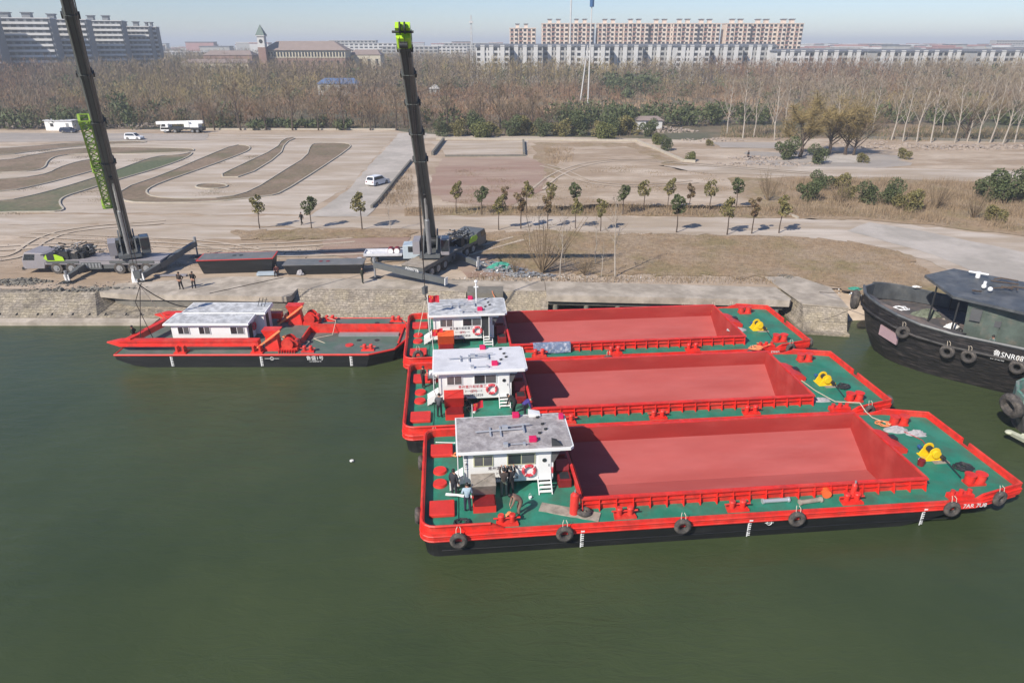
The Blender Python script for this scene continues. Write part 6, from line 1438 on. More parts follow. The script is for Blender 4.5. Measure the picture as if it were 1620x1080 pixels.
# ---------------------------------------------------------------- mobile cranes
def wheel(parent, x_, y_, r0=.62, w_=.42, side=-1):
    k = MB(); k.cyl((x_, y_ - w_ / 2, r0), (x_, y_ + w_ / 2, r0), r0, n=20); t = k.build('wheel', 'rubber', parent, smooth=True)
    k = MB(); s_ = side; k.cyl((x_, y_ + s_ * (w_ / 2 - .02), r0), (x_, y_ + s_ * (w_ / 2 + .03), r0), r0 * .55, n=16); k.cyl((x_, y_ + s_ * w_ / 2, r0), (x_, y_ + s_ * (w_ / 2 + .1), r0), r0 * .25, n=10); k.build('hub', 'metal', t, smooth=True)
def octo(c, u, v, w_, h_):
    P = []
    for a, b in ((-.5, -.2), (-.28, -.5), (.28, -.5), (.5, -.2), (.5, .32), (.36, .5), (-.36, .5), (-.5, .32)): P.append(c + u * (a * w_) + v * (b * h_))
    return P
def crane(name_label, loc, rz, tip, secs, near, rear_beam, front_beam, jib=False, side=1, headm='lime', far_beam=None, hook=None):
    r = empty('mobile_crane', loc, rz, name_label, 'mobile crane', 'mobile cranes on the quay')
    # carrier
    k = MB(); k.box(-8.0, -1.35, 1.05, 5.0, 1.35, 1.5); k.box(-8.0, -.6, .65, 5.8, .6, 1.05); ch = k.build('chassis', 'cranelight' if near > 0 else 'cranegrey', r)
    k = MB(); k.box(-1.6, near * 1.0, .55, 0.6, near * 1.36, 1.3); k.box(-3.2, near * 1.0, .6, -1.8, near * 1.34, 1.15); k.build('side_tanks', 'cranegrey', ch)
    k = MB()
    for i in range(6): k.box(-1.5 + i * .35, near * 1.37, .7, -1.3 + i * .35, near * 1.39, 1.2)
    k.build('side_steps', 'metal', ch)
    k = MB(); k.box(-8.1, -1.4, 1.5, 4.6, 1.4, 1.56); k.build('deck_plate', 'cranelight' if near > 0 else 'plank', ch)
        # cab
    k = MB(); k.loft([[(6.0, -1.4, .7), (6.0, 1.4, .7), (6.0, 1.4, 2.0), (6.0, -1.4, 2.0)], [(6.1, -1.4, .6), (6.1, 1.4, .6), (6.1, 1.4, 2.75), (6.1, -1.4, 2.75)], [(8.2, -1.4, .6), (8.2, 1.4, .6), (8.2, 1.4, 2.75), (8.2, -1.4, 2.75)], [(8.75, -1.35, .6), (8.75, 1.35, .6), (8.62, 1.3, 1.7), (8.62, -1.3, 1.7)]])
    k = MB(); k.extr([(2.6, -1.38, 1.3), (2.6, -1.38, 1.7), (4.6, -1.38, 2.3), (6.4, -1.38, 2.4), (6.85, -1.38, 1.6), (6.9, -1.38, .55), (4.6, -1.38, .6), (4.4, -1.38, 1.3)], (0, 2.76, 0)); cb = k.build('driver_cab', 'cranelight' if near > 0 else 'cranegrey', r, bev=.06)
    k = MB(); k.extr([(5.5, near * 1.385, 1.55), (6.7, near * 1.385, 1.55), (6.4, near * 1.385, 2.2), (5.3, near * 1.385, 2.2)], (0, near * .012, 0)); k.build('side_window', 'glass', cb)
    k = MB(); k.extr([(6.83, -1.15, 1.65), (6.83, 1.15, 1.65), (6.45, 1.1, 2.32), (6.45, -1.1, 2.32)], (.02, 0, .01)); k.build('windscreen', 'glass', cb)
    k = MB(); k.extr([(2.2, near * 1.42, 1.5), (4.0, near * 1.42, 1.45), (4.4, near * 1.42, 1.75), (4.1, near * 1.42, 2.15), (3.0, near * 1.42, 2.2), (2.3, near * 1.42, 1.9)], (0, near * .03, 0)); k.build('lime_panel', 'lime', cb)
    MB().box(6.8, -1.4, .45, 7.05, 1.4, .75).build('bumper', 'dark', cb)
    # engine and gear clutter on the carrier
    rr_ = random.Random(3); k = MB()
    for i in range(70):
        a = Vector((rr_.uniform(-.6, 4.2), rr_.uniform(-1.1, 1.1), 1.7 + rr_.uniform(0, 1.1)))
        if i % 3: k.cyl(a, a + Vector((rr_.uniform(-1, 1), rr_.uniform(-.6, .6), rr_.uniform(-.1, .3))), .06, n=6)
        else: s_ = rr_.uniform(.15, .4); k.box(a.x - s_, a.y - s_, 1.55, a.x + s_, a.y + s_, a.z)
    k.mi = 1
    for i in range(36):
        a = Vector((rr_.uniform(-.8, 3.8), rr_.uniform(-1.1, 1.0), 1.9 + rr_.uniform(0, .9))); k.cyl(a, a + Vector((rr_.uniform(-1, 1), rr_.uniform(-.7, .7), rr_.uniform(-.2, .3))), .05, n=5)
    k.build('engine_gear', ['dark', 'metal'], ch); k = MB(); k.box(1.2, -1.0, 1.56, 1.9, 1.0, 2.3); k.build('toolbox', 'plank', ch)
    for x_ in (3.3, 1.7, -3.5, -5.0, -6.4):
        for s_ in (-1, 1): wheel(r, x_, s_ * 1.17, side=s_)
    k = MB()
    for c_ in (2.5, -4.95):
        hw = 1.75 if c_ > 0 else 2.4
        for s_ in (-1, 1): k.box(c_ - hw, s_ * 1.38 - .02, 1.2, c_ + hw, s_ * 1.38 + .02, 1.48)
    k.build('mudguards', 'cranegrey', ch)
    # outriggers between world points
    def outr(a, b, za, zb, pad_a, pad_b, big=False):
        A = w2l(r, (a.x, a.y, LAND + za)); B = w2l(r, (b.x, b.y, LAND + zb)); k = MB(); k.beam(A, B, .42, .5 if not big else .58)
        o_ = k.build('outrigger_beam', 'cranegrey', r)
        M_ = A.lerp(B, .3); k = MB(); k.beam(M_, A.lerp(B, .72), .52, .68); k.build('beam_sleeve', 'cranegrey', o_)
        for P, pd in ((A, pad_a), (B, pad_b)):
            if not pd: continue
            k = MB(); k.cyl((P.x, P.y, .12), (P.x, P.y, P.z - 0 + .5), .1, n=10); k.cyl((P.x, P.y, P.z + .1), (P.x, P.y, P.z + .75), .16, n=10); k.build('jack', 'metal', o_)
            k = MB(); k.cyl((P.x, P.y, .04), (P.x, P.y, .14), .35, n=16); k.box(P.x - .8, P.y - .5, 0.0, P.x + .8, P.y + .5, .05); k.build('float_pad', 'dark', o_)
        d = (B - A).normalized(); k = MB(); k.beam(A - d * .06, A + d * .02, .52, .64 if not big else .77); k.build('striped_end', 'white', o_)
        return o_
    for q_ in rear_beam: outr(*q_)
    # slewing superstructure
    tt = Vector((-4.2, 0, 1.56)); tl = w2l(r, tip); yaw = math.atan2(tl.y - tt.y, tl.x - tt.x)
    def S(x_, y_, z): c_, s_ = math.cos(yaw), math.sin(yaw); return (tt.x + x_ * c_ - y_ * s_, tt.y + x_ * s_ + y_ * c_, z)
    def sbox(k, x0, y0, z0, x1, y1, z1): k.hexa([S(x0, y0, z0), S(x1, y0, z0), S(x1, y1, z0), S(x0, y1, z0), S(x0, y0, z1), S(x1, y0, z1), S(x1, y1, z1), S(x0, y1, z1)])
    k = MB(); k.cyl((tt.x, tt.y, 1.5), (tt.x, tt.y, 1.8), 1.15, n=24); sbox(k, -2.6, -1.1, 1.8, 1.6, 1.1, 2.15)
    for s_ in (-1, 1): k.extr([S(-2.4, s_ * .72 - .07, 2.15), S(1.2, s_ * .72 - .07, 2.15), S(.3, s_ * .72 - .07, 2.7), S(-1.2, s_ * .72 - .07, 4.0), S(-2.2, s_ * .72 - .07, 4.1)], Vector(S(0, .14, 0)) - Vector(S(0, 0, 0)))
    sup = k.build('superstructure', 'cranegrey', r)
    k = MB(); sbox(k, -3.8, -1.35, 1.75, -2.5, 1.35, 2.9); k.build('counterweight', 'cranegrey', sup)
    k = MB()
    for x_ in (-1.9, -1.0): a = Vector(S(x_, -.6, 3.0)); b = Vector(S(x_, .6, 3.0)); k.cyl(a, b, .42, n=16)
    k.build('winch_drums', 'dark', sup, smooth=True)
    k = MB(); sbox(k, -.9, side * 1.15, 1.9, .9, side * 2.1, 3.7); oc = k.build('operator_cab', 'cranelight' if near < 0 else 'cranegrey', sup, bev=.08)
    k = MB(); sbox(k, .9, side * 1.22, 2.35, .93, side * 2.03, 3.6); sbox(k, -.6, side * 2.1 if side > 0 else side * 2.1 - .0, 2.6, .75, side * 2.13, 3.5); sbox(k, -.6, side * 1.25, 3.7, .7, side * 2.0, 3.72); k.build('cab_glazing', 'glass', oc)
    k = MB(); sbox(k, -2.2, -side * 1.9, 1.9, .3, -side * 1.15, 3.3); k.build('side_housing', 'cranelight', sup)
    # boom
    base = Vector(S(-1.7, 0, 3.75)); d = (tl - base); L_ = d.length; d.normalize(); u = Vector((-math.sin(yaw), math.cos(yaw), 0)); v = u.cross(d).normalized()
    n = len(secs); bm = None
    for i, (t0, t1, w_, h_) in enumerate(secs):
        k = MB(); a = base + d * L_ * t0; b = base + d * L_ * t1; k.loft([octo(a, u, v, w_, h_), octo(b, u, v, w_, h_)])
        k.loft([octo(b - d * .35, u, v, w_ + .12, h_ + .12), octo(b, u, v, w_ + .12, h_ + .12)])
        if bm is None: bm = k.build('boom', 'boomgrey', r)
        else: k.build('boom_section', 'boomgrey', bm)
    k = MB()
    for (t0, t1, w_, h_) in secs:
        b = base + d * L_ * t1; 
        for s_ in (-1, 1): MB().beam(b - d * .6 + u * s_ * (w_ / 2 + .1), b - d * .15 + u * s_ * (w_ / 2 + .1), .14, .3).build('cable_guide', 'dark', bm)
    for t in (.15, .22, .30): p = base + d * L_ * t + v * (secs[0][3] / 2 + .12); MB().beam(p, p + d * .3, .3, .2).build('cable_guide', 'dark', bm)
    # lift cylinder
    k = MB(); a = Vector(S(1.3, 0, 2.3)); b = base + d * L_ * .26 - v * (-secs[0][3] / 2) * 0; b = base + d * L_ * .27 + v * 0
    fr_ = (b - a).normalized(); off = Vector((math.cos(yaw), math.sin(yaw), 0)) * .62
    b = b + off; k.cyl(a, a.lerp(b, .6), .24, n=14); cy = k.build('lift_cylinder', 'metal', r, smooth=True); MB().cyl(a.lerp(b, .6), b, .15, n=12).build('rod', 'chrome', cy, smooth=True)
    # head
    h0 = tl; wv = secs[-1][2]; k = MB()
    k.loft([octo(h0 - d * .2, u, v, wv + .18, .95), octo(h0 + d * .9, u, v, wv + .18, .8)]); k.hexa([h0 + u * -.55 + d * .2, h0 + u * .55 + d * .2, h0 + u * .55 + d * .2 - v * .6, h0 - u * .55 + d * .2 - v * .6, h0 + u * -.55 + d * 1.5, h0 + u * .55 + d * 1.5, h0 + u * .55 + d * 1.5 - v * .6, h0 - u * .55 + d * 1.5 - v * .6])
    hd = k.build('boom_head', headm, bm)
    k = MB()
    for q_ in (-.18, .18): c_ = h0 + d * 1.5 + u * q_; k.cyl(c_ - u * .05, c_ + u * .05, .42, n=16)
    c_ = h0 + d * 1.15; k.cyl(c_ - u * .8, c_ + u * .8, .09, n=8); c_ = h0 + d * .4 + v * .5; k.cyl(c_ - u * .3, c_ + u * .3, .25, n=10)
    k.build('sheaves', 'dark', hd, smooth=True)
    # hoist lines along the boom and down to the hook
    k = MB()
    for q_ in (-.22, .12): k.tube([base + d * 1.0 + v * (secs[0][3] / 2 + .35) + u * q_, h0 + d * 1.2 + v * .55 + u * q_], .022, 4)
    if hook is not None:
        H = w2l(r, hook); tp = Vector((H.x, H.y, (h0 + d * 1.4).z))
        for a, b in ((-.16, -.12), (.16, .12), (-.05, .12), (.05, -.12)): k.tube([h0 + d * 1.4 + (tp - (h0 + d * 1.4)) * .8 + u * a, H + Vector((b, b * .5, .6))], .022, 4)
    k.build('hoist_ropes', 'ropeb', r)
    if hook is not None:
        k = MB(); k.hexa([(H.x - .25, H.y - .12, H.z), (H.x + .25, H.y - .12, H.z), (H.x + .25, H.y + .12, H.z), (H.x - .25, H.y + .12, H.z), (H.x - .3, H.y - .14, H.z + .65), (H.x + .3, H.y - .14, H.z + .65), (H.x + .3, H.y + .14, H.z + .65), (H.x - .3, H.y + .14, H.z + .65)])
        hb_ = k.build('hook_block', 'cranegrey', r); k = MB(); k.tube([(H.x, H.y, H.z), (H.x, H.y, H.z - .25), (H.x + .16, H.y, H.z - .42), (H.x + .02, H.y, H.z - .58), (H.x - .15, H.y, H.z - .45)], .05, 6); k.build('hook', 'dark', hb_)
    if jib:
        k = MB(); s0 = base + d * 5.2; s1 = base + d * 17.5; q_ = -u * side * .95 ; q_ = u * (-side) * .55
        off = -u * side * .95; a0, a1 = s0 + off, s1 + off; hw = .42
        cs = [(-hw, -hw), (hw, -hw), (hw, hw), (-hw, hw)]
        for (p, q2) in cs: k.beam(a0 + u * p * .7 + v * q2 * .7, a1 + u * p + v * q2, .13, .13)
        nn = 16
        for i in range(nn):
            A_ = a0.lerp(a1, i / nn); B_ = a0.lerp(a1, (i + 1) / nn); sc_ = .7 + .3 * i / nn
            for j in range(4):
                p, q2 = cs[j]; p3, q3 = cs[(j + 1) % 4]; k.beam(A_ + u * p * sc_ + v * q2 * sc_, B_ + u * p3 * sc_ + v * q3 * sc_, .085, .085); k.beam(A_ + u * p * sc_ + v * q2 * sc_, A_ + u * p3 * sc_ + v * q3 * sc_, .05, .05)
        for ta in (0, .03, .45, .5, .97, 1.0):
            A_ = a0.lerp(a1, ta)
            for j in range(4): k.beam(A_ + u * cs[j][0] + v * cs[j][1], A_ + u * cs[(j + 1) % 4][0] + v * cs[(j + 1) % 4][1], .2, .12)
        k.build('lattice_jib', 'limed', bm)
    return r
G = lambda px, py: at(px, py, LAND)
C1 = crane('left mobile crane with a lime lattice jib stowed along its boom', (-46, 72.3, LAND), PI, (-31.9, 54.5, 31.0),
      [(0, .36, 1.15, 1.35), (.36, .52, 1.08, 1.22), (.52, .68, 1.0, 1.12), (.68, .85, .93, 1.02), (.85, 1.0, .86, .92)], 1,
      [(G(108, 447), Vector((-46.3, 73.6, 0)), .55, 1.0, True, False), (G(226, 446), Vector((-36.9, 77.5, 0)), .6, 1.6, True, True, True)], None, True, 1, 'lime', hook=(-31.0, 54.0, 7.1))
C2 = crane('right mobile crane with a lime boom head hanging over the rearmost barge', (-7.2, 76.2, LAND), R(66), (-8.15, 56.4, 24.9),
      [(0, .50, 1.12, 1.3), (.50, .64, 1.06, 1.2), (.64, .78, 1.0, 1.1), (.78, .90, .95, 1.0), (.90, 1.0, .88, .92)], -1,
      [(G(706, 458), G(594, 440), .9, 1.5, False, True, True), (G(757, 428), Vector((-9.5, 78.5, 0)), .8, 1.0, True, False)], None, False, 1, 'lime', hook=(-7.6, 56.4, 4.9))
text('outrigger_lettering', 'A00077B', .45, frame(w2l(C2, Vector(G(655, 447)) + Vector((0, -1.0, 1.75))), Matrix.Rotation(-R(66), 3, 'Z') @ Vector((.85, -.45, -.08)), (0, 0, 1)), 'white', C2)
# slings and hoses from the hooks
H1 = Vector((-31.0, 54.0, 6.5))
rope([H1, l2w(W0, (2.0, .9, WD + 1.2))], .035, 'ropeb', 'dark sling from the left crane hook to the near beam end')
rope([H1, H1 + Vector((-.9, .3, -1.6)), l2w(W0, (1.9, 3.0, WD + .1))], .03, 'ropeb', 'kinked dark sling hanging left under the left crane hook')
rope([H1, l2w(W0, (4.4, 7.6, WD + 1.4))], .045, 'ropeb', 'heavy dark sling sagging from the left crane hook to the far beam', sag=.7)
rope([H1, l2w(W0, (2.3, 5.2, WD + .9))], .025, 'ropew', 'thin pale sling from the left crane hook to the cross beam', sag=.1)
H2 = Vector((-7.6, 56.4, 4.4))
for i, (a, b, lb) in enumerate([(.9, 5.4, 'first sling'), (1.0, 7.8, 'second sling'), (1.9, 6.4, 'third sling'), (2.2, 8.6, 'fourth sling')]):
    rope([H2, on(B3, a, b)], .022, 'ropew', lb + ' from the left, spreading from the right crane hook to the rearmost stern')
# striped marker bundle held at the left crane hook
sack(G(214, 447), .3, 'white', 'white wrapped bundle leaning against the left crane wheel', 51, 'bundle', 1, .6, 1.4, 'bundle')
rope([Vector((-30.2, 64.4, LAND + .1)), Vector((-24.4, 69.5, LAND + .1))], .03, 'ropeb', 'dark cable lying across the quay slab behind the two men')
plank(at(270, 436, LAND + .08), .05, 3.4, .5, .1, 'cranelight', 'grey steel mat lying beside the rear outrigger of the left crane', 'steel_mat', cat='steel mat')
# ---------------------------------------------------------------- road vehicles
def car(label, loc, rz, paint, cat='car', L_=4.6, W=1.84, H=1.68, name='parked_car', group='parked cars'):
    r = empty(name, loc, rz, label, cat, group); h = W / 2
    lo = [(-L_ / 2, .35), (-L_ / 2 + .02, .85), (-L_ / 2 + .12, 1.0), (L_ * .18, 1.0), (L_ * .42, .88), (L_ / 2 - .03, .72), (L_ / 2, .4), (L_ / 2 - .15, .25), (-L_ / 2 + .15, .25)]
    k = MB(); k.loft([[(a, -h + .06, b) for a, b in lo], [(a, -h, b * .98 + .01) for a, b in lo], [(a, h, b * .98 + .01) for a, b in lo], [(a, h - .06, b) for a, b in lo]]); 
    g = [(-L_ / 2 + .1, 1.0), (-L_ / 2 + .38, H), (L_ * .08, H), (L_ * .25, 1.0)]; f2 = lambda z: h - .05 - (z - 1) * .22
    k.loft([[(a, -f2(b), b) for a, b in g], [(a, f2(b), b) for a, b in g]]); b_ = k.build('body', paint, r, smooth=False, bev=.05)
    k = MB()
    for s_ in (-1, 1): y = lambda z: s_ * (f2(z) + .01); k.face([(-L_ / 2 + .42, y(1.08), 1.08), (L_ * .19, y(1.08), 1.08), (L_ * .07, y(H - .1), H - .1), (-L_ / 2 + .55, y(H - .1), H - .1)])
    k.face([(L_ * .245, -.72, 1.05), (L_ * .245, .72, 1.05), (L_ * .095, .62, H - .06), (L_ * .095, -.62, H - .06)]); k.face([(-L_ / 2 + .10, -.7, 1.12), (-L_ / 2 + .10, .7, 1.12), (-L_ / 2 + .33, .6, H - .1), (-L_ / 2 + .33, -.6, H - .1)])
    k.build('windows', 'glass', r)
    for x_ in (-L_ * .29, L_ * .30):
        for s_ in (-1, 1): wheel(r, x_, s_ * (h - .12), .35, .23, s_)
    k = MB(); k.box(L_ / 2 - .12, -h + .1, .6, L_ / 2 - .02, -h + .45, .75); k.build('headlight', 'galv', r); MB().box(L_ / 2 - .12, h - .45, .6, L_ / 2 - .02, h - .1, .75).build('headlight', 'galv', r)
    for s_ in (-1, 1): MB().box(-L_ / 2 - .01, s_ * (h - .28) - .14, .72, -L_ / 2 + .1, s_ * (h - .28) + .14, .9).build('tail_light', 'darkred', r)
    return r
car('white SUV driving away up the grey access road', G(598, 292), R(62), 'cargrey', 'car')
car('white SUV parked side on at the far yard edge', G(213, 221), R(-8), 'cargrey', 'car')
car('dark blue car parked in front of the white hut', G(110, 210), R(-6), 'carblue', 'car', H=1.45)
# far truck crane
r = empty('truck_crane', G(293, 210), R(180), 'white truck crane parked at the far edge of the yard', 'truck crane'); 
k = MB(); k.box(-5.5, -1.25, 1.0, 6, 1.25, 1.5); k.build('chassis', 'dark', r); k = MB(); k.extr([(3.9, -1.25, .6), (3.9, -1.25, 2.5), (5.6, -1.25, 2.55), (6.1, -1.25, 1.7), (6.15, -1.25, .6)], (0, 2.5, 0)); c_ = k.build('driver_cab', 'white', r)
k = MB(); k.extr([(4.6, 1.26, 1.7), (5.9, 1.26, 1.7), (5.5, 1.26, 2.4), (4.6, 1.26, 2.4)], (0, .02, 0)); k.build('side_window', 'glass', c_)
MB().box(-4.5, -1.2, 1.5, -1.0, 1.2, 2.4).build('superstructure', 'white', r); MB().beam((-5.5, 0, 2.9), (7.5, 0, 2.6), .7, .8).build('boom', 'white', r); MB().box(-2.0, .5, 1.6, -.6, 1.3, 3.0).build('operator_cab', 'white', r)
for x_ in (4.9, 2.2, -2.6, -4.0):
    for s_ in (-1, 1): wheel(r, x_, s_ * 1.05, .52, .35, s_)
k = MB(); k.box(-5.4, -1.3, .6, -5.0, 1.3, 1.1); k.box(1.0, -1.3, .6, 1.4, 1.3, 1.0); k.build('outriggers', 'dark', r)
# site hut
r = empty('site_hut', G(95, 207), R(-6), 'white prefabricated hut by the rubble at the far yard', 'hut'); MB().box(-4.2, 0, 0, 4.2, 3.2, 2.7).build('wall', 'white', r); MB().box(-4.5, -.3, 2.7, 4.5, 3.5, 2.85).build('roof', 'roofwhite', r)
MB().box(-2.6, -.03, 1.1, -1.6, -.002, 2.0).build('window', 'glass', r); MB().box(2.2, -.03, 0, 3.1, -.002, 2.1).build('door', 'metal', r)
# light flatbed truck
r = empty('light_truck', G(612, 413), R(3), 'pale blue flatbed light truck carrying two drums', 'truck')
k = MB(); k.extr([(2.0, -.95, .5), (2.0, -.95, 2.05), (3.3, -.95, 2.1), (3.95, -.95, 1.3), (4.0, -.95, .5)], (0, 1.9, 0)); c_ = k.build('driver_cab', 'truckblue', r, bev=.06)
k = MB(); k.extr([(2.6, -.96, 1.3), (3.75, -.96, 1.3), (3.25, -.96, 1.95), (2.6, -.96, 1.95)], (0, -.015, 0)); k.build('side_window', 'glass', c_); k = MB(); k.extr([(3.97, -.8, 1.35), (3.97, .8, 1.35), (3.4, .8, 2.03), (3.4, -.8, 2.03)], (.02, 0, .01)); k.build('windscreen', 'glass', c_)
k = MB(); k.box(-2.4, -1.0, .85, 1.85, 1.0, .93)
for a, b, c2_, d_ in ((-2.4, -1.0, 1.85, -.94), (-2.4, .94, 1.85, 1.0), (-2.44, -1, -2.38, 1)): k.box(a, b, .85, c2_, d_, 1.2)
k.build('flatbed', 'roofwhite', r); MB().box(-2.3, -.4, .55, 3.6, .4, .85).build('chassis', 'dark', r)
for x_ in (3.1, -1.3):
    for s_ in (-1, 1): wheel(r, x_, s_ * .82, .42, .25, s_)
T_ = r
for i, (a, b) in enumerate(((.55, 0), (1.25, .05))):
    p = l2w(T_, (a, b, .93)); o = empty('steel_drum', p, R(3), ['left', 'right'][i] + ' white ended drum lying on the flatbed truck', 'drum', 'drums on the flatbed truck')
    MB().cyl((0, -.45, .36), (0, .45, .36), .34, n=18).build('barrel', 'darkred', o, smooth=True); k = MB(); k.cyl((0, -.47, .36), (0, -.452, .36), .31, n=18); k.build('lid', 'white', o)
sack(l2w(T_, (-1.9, 0, .93)), .5, 'roofwhite', 'pale sacks at the tail of the flatbed truck', 61, 'sack', h=.3)
bucket(G(569, 412), 'roofwhite', 'white tub on the ground behind the flatbed truck tail', .3, .3, 'tub', 'tub')
# ---------------------------------------------------------------- people
POSE = {}
def J(**k): return k
STAND = dict(pel=(0, 0, .95), chest=(0, 0, 1.27), neck=(0, 0, 1.47), head=(.02, 0, 1.60), top=(.01, 0, 1.68),
             sL=(0, .18, 1.41), eL=(-.02, .25, 1.14), wL=(.05, .26, .90), sR=(0, -.18, 1.41), eR=(-.02, -.25, 1.14), wR=(.05, -.26, .90),
             hL=(0, .09, .91), kL=(.02, .11, .50), aL=(0, .12, .09), tL=(.15, .14, .04), hR=(0, -.09, .91), kR=(.02, -.11, .50), aR=(0, -.12, .09), tR=(.15, -.14, .04))
def P(base=STAND, **kw): d = dict(base); d.update(kw); return d
POSES = {
 'stand': STAND,
 'hips': P(eL=(-.12, .36, 1.18), wL=(.06, .2, 1.0), eR=(-.12, -.36, 1.18), wR=(.06, -.2, 1.0), aL=(-.06, .2, .09), tL=(.1, .24, .04), kL=(0, .15, .5)),
 'pockets': P(eL=(-.08, .28, 1.15), wL=(.08, .17, .98), eR=(-.08, -.28, 1.15), wR=(.08, -.17, .98), kR=(.08, -.12, .52), aR=(.1, -.14, .09), tR=(.25, -.16, .04)),
 'walk': P(kL=(.16, .1, .52), aL=(.2, .1, .12), tL=(.34, .12, .07), kR=(-.05, -.1, .5), aR=(-.28, -.1, .13), tR=(-.15, -.12, .05), wL=(-.1, .26, .92), wR=(.2, -.25, .98), eR=(.03, -.25, 1.15), eL=(-.1, .25, 1.16)),
 'reach': P(eL=(.25, .2, 1.42), wL=(.46, .12, 1.5), eR=(.22, -.22, 1.36), wR=(.42, -.14, 1.5), head=(.04, 0, 1.6)),
 'hold': P(eL=(-.02, .25, 1.15), wL=(.24, .14, 1.16), eR=(-.02, -.25, 1.15), wR=(.24, -.14, 1.12), head=(.07, 0, 1.58), top=(.07, 0, 1.67)),
 'bend': P(pel=(-.12, 0, .92), chest=(.14, 0, 1.16), neck=(.31, 0, 1.25), head=(.42, 0, 1.26), top=(.48, 0, 1.30), sL=(.25, .18, 1.2), sR=(.25, -.18, 1.2), eL=(.33, .22, .93), wL=(.42, .15, .7), eR=(.33, -.22, .93), wR=(.42, -.15, .7), hL=(-.12, .09, .88), hR=(-.12, -.09, .88)),
 'crouch': P(pel=(-.18, 0, .38), chest=(.06, 0, .66), neck=(.16, 0, .84), head=(.24, 0, .93), top=(.26, 0, 1.01), sL=(.12, .18, .79), sR=(.12, -.18, .79), eL=(.3, .24, .6), wL=(.46, .14, .5), eR=(.3, -.24, .6), wR=(.46, -.14, .5), hL=(-.17, .1, .36), hR=(-.17, -.1, .36), kL=(.24, .2, .45), kR=(.24, -.2, .45), aL=(0, .16, .09), tL=(.15, .18, .04), aR=(0, -.16, .09), tR=(.15, -.18, .04)),
 'sit': P(pel=(-.1, 0, .45), chest=(0, 0, .78), neck=(.03, 0, .98), head=(.08, 0, 1.1), top=(.08, 0, 1.18), sL=(.02, .18, .92), sR=(.02, -.18, .92), eL=(.12, .25, .68), wL=(.34, .15, .66), eR=(.12, -.25, .68), wR=(.34, -.15, .66), hL=(-.1, .1, .43), hR=(-.1, -.1, .43), kL=(.32, .14, .47), kR=(.32, -.14, .47), aL=(.34, .14, .09), tL=(.49, .15, .04), aR=(.34, -.14, .09), tR=(.49, -.15, .04)),
}
RAD = dict(pel=(.185, .145), chest=(.205, .155), neck=.062, head=(.085, .100), top=(.078, .088), sL=.085, eL=.064, wL=.042, sR=.085, eR=.064, wR=.042, hL=.11, kL=.08, aL=.056, tL=.046, hR=.11, kR=.08, aR=.056, tR=.046)
EDG = [('pel', 'chest'), ('chest', 'neck'), ('neck', 'head'), ('head', 'top'), ('chest', 'sL'), ('sL', 'eL'), ('eL', 'wL'), ('chest', 'sR'), ('sR', 'eR'), ('eR', 'wR'), ('pel', 'hL'), ('hL', 'kL'), ('kL', 'aL'), ('aL', 'tL'), ('pel', 'hR'), ('hR', 'kR'), ('kR', 'aR'), ('aR', 'tR')]
PPL = []
def cloth(c): 
    k = 'cloth_%d_%d_%d' % tuple(int(v * 999) for v in c)
    if k not in M: M[k] = mat('cloth', c, .9, .15, 8)
    return k
def person(loc, face, pose, label, top, legs, scale=1.0, hairm='hair', feet='shoe', camo=False):
    pz = POSES[pose]; names = list(pz); V = [Vector(pz[n]) for n in names]; E_ = [(names.index(a), names.index(b)) for a, b in EDG]; Rr = [RAD[n] for n in names]; kinds = [({'a': 0}, 0)]
    for s_ in 'LR':
        w_ = Vector(pz['w' + s_]); d = (w_ - Vector(pz['e' + s_])).normalized(); sd_ = d.cross(Vector((0, 0, 1)) if abs(d.z) < .8 else Vector((1, 0, 0))).normalized(); nrm = sd_.cross(d)
        pi = len(V); V.append(w_ + d * .07); Rr.append((.030, .018)); E_.append((names.index('w' + s_), pi)); names.append('p' + s_)
        for j in range(4):
            b0 = len(V); L2 = (.062, .072, .067, .052)[j]; off = sd_ * (.027 - .018 * j)
            V.append(w_ + d * .10 + off); Rr.append(.0095); names.append('f'); E_.append((pi, b0))
            V.append(w_ + d * (.10 + L2 * .5) + off - nrm * .008); Rr.append(.009); names.append('f'); E_.append((b0, b0 + 1))
            V.append(w_ + d * (.10 + L2 * .95) + off - nrm * .03); Rr.append(.008); names.append('f'); E_.append((b0 + 1, b0 + 2))
        b0 = len(V); V.append(w_ + d * .06 + sd_ * .045 - nrm * .01); Rr.append(.011); names.append('f'); E_.append((pi, b0)); V.append(w_ + d * .095 + sd_ * .055 - nrm * .03); Rr.append(.009); names.append('f'); E_.append((b0, b0 + 1))
    me = bpy.data.meshes.new('person'); me.from_pydata([tuple(v) for v in V], E_, []); o = bpy.data.objects.new('person', me); col.objects.link(o)
    sm = o.modifiers.new('skin', 'SKIN'); ss = o.modifiers.new('sub', 'SUBSURF'); ss.levels = ss.render_levels = 1; sm.use_smooth_shade = True
    sv = me.skin_vertices[0].data if me.skin_vertices else None
    PPL.append((o, V, E_, Rr, names, loc, face, pose, label, top, legs, scale, hairm, feet)); return o
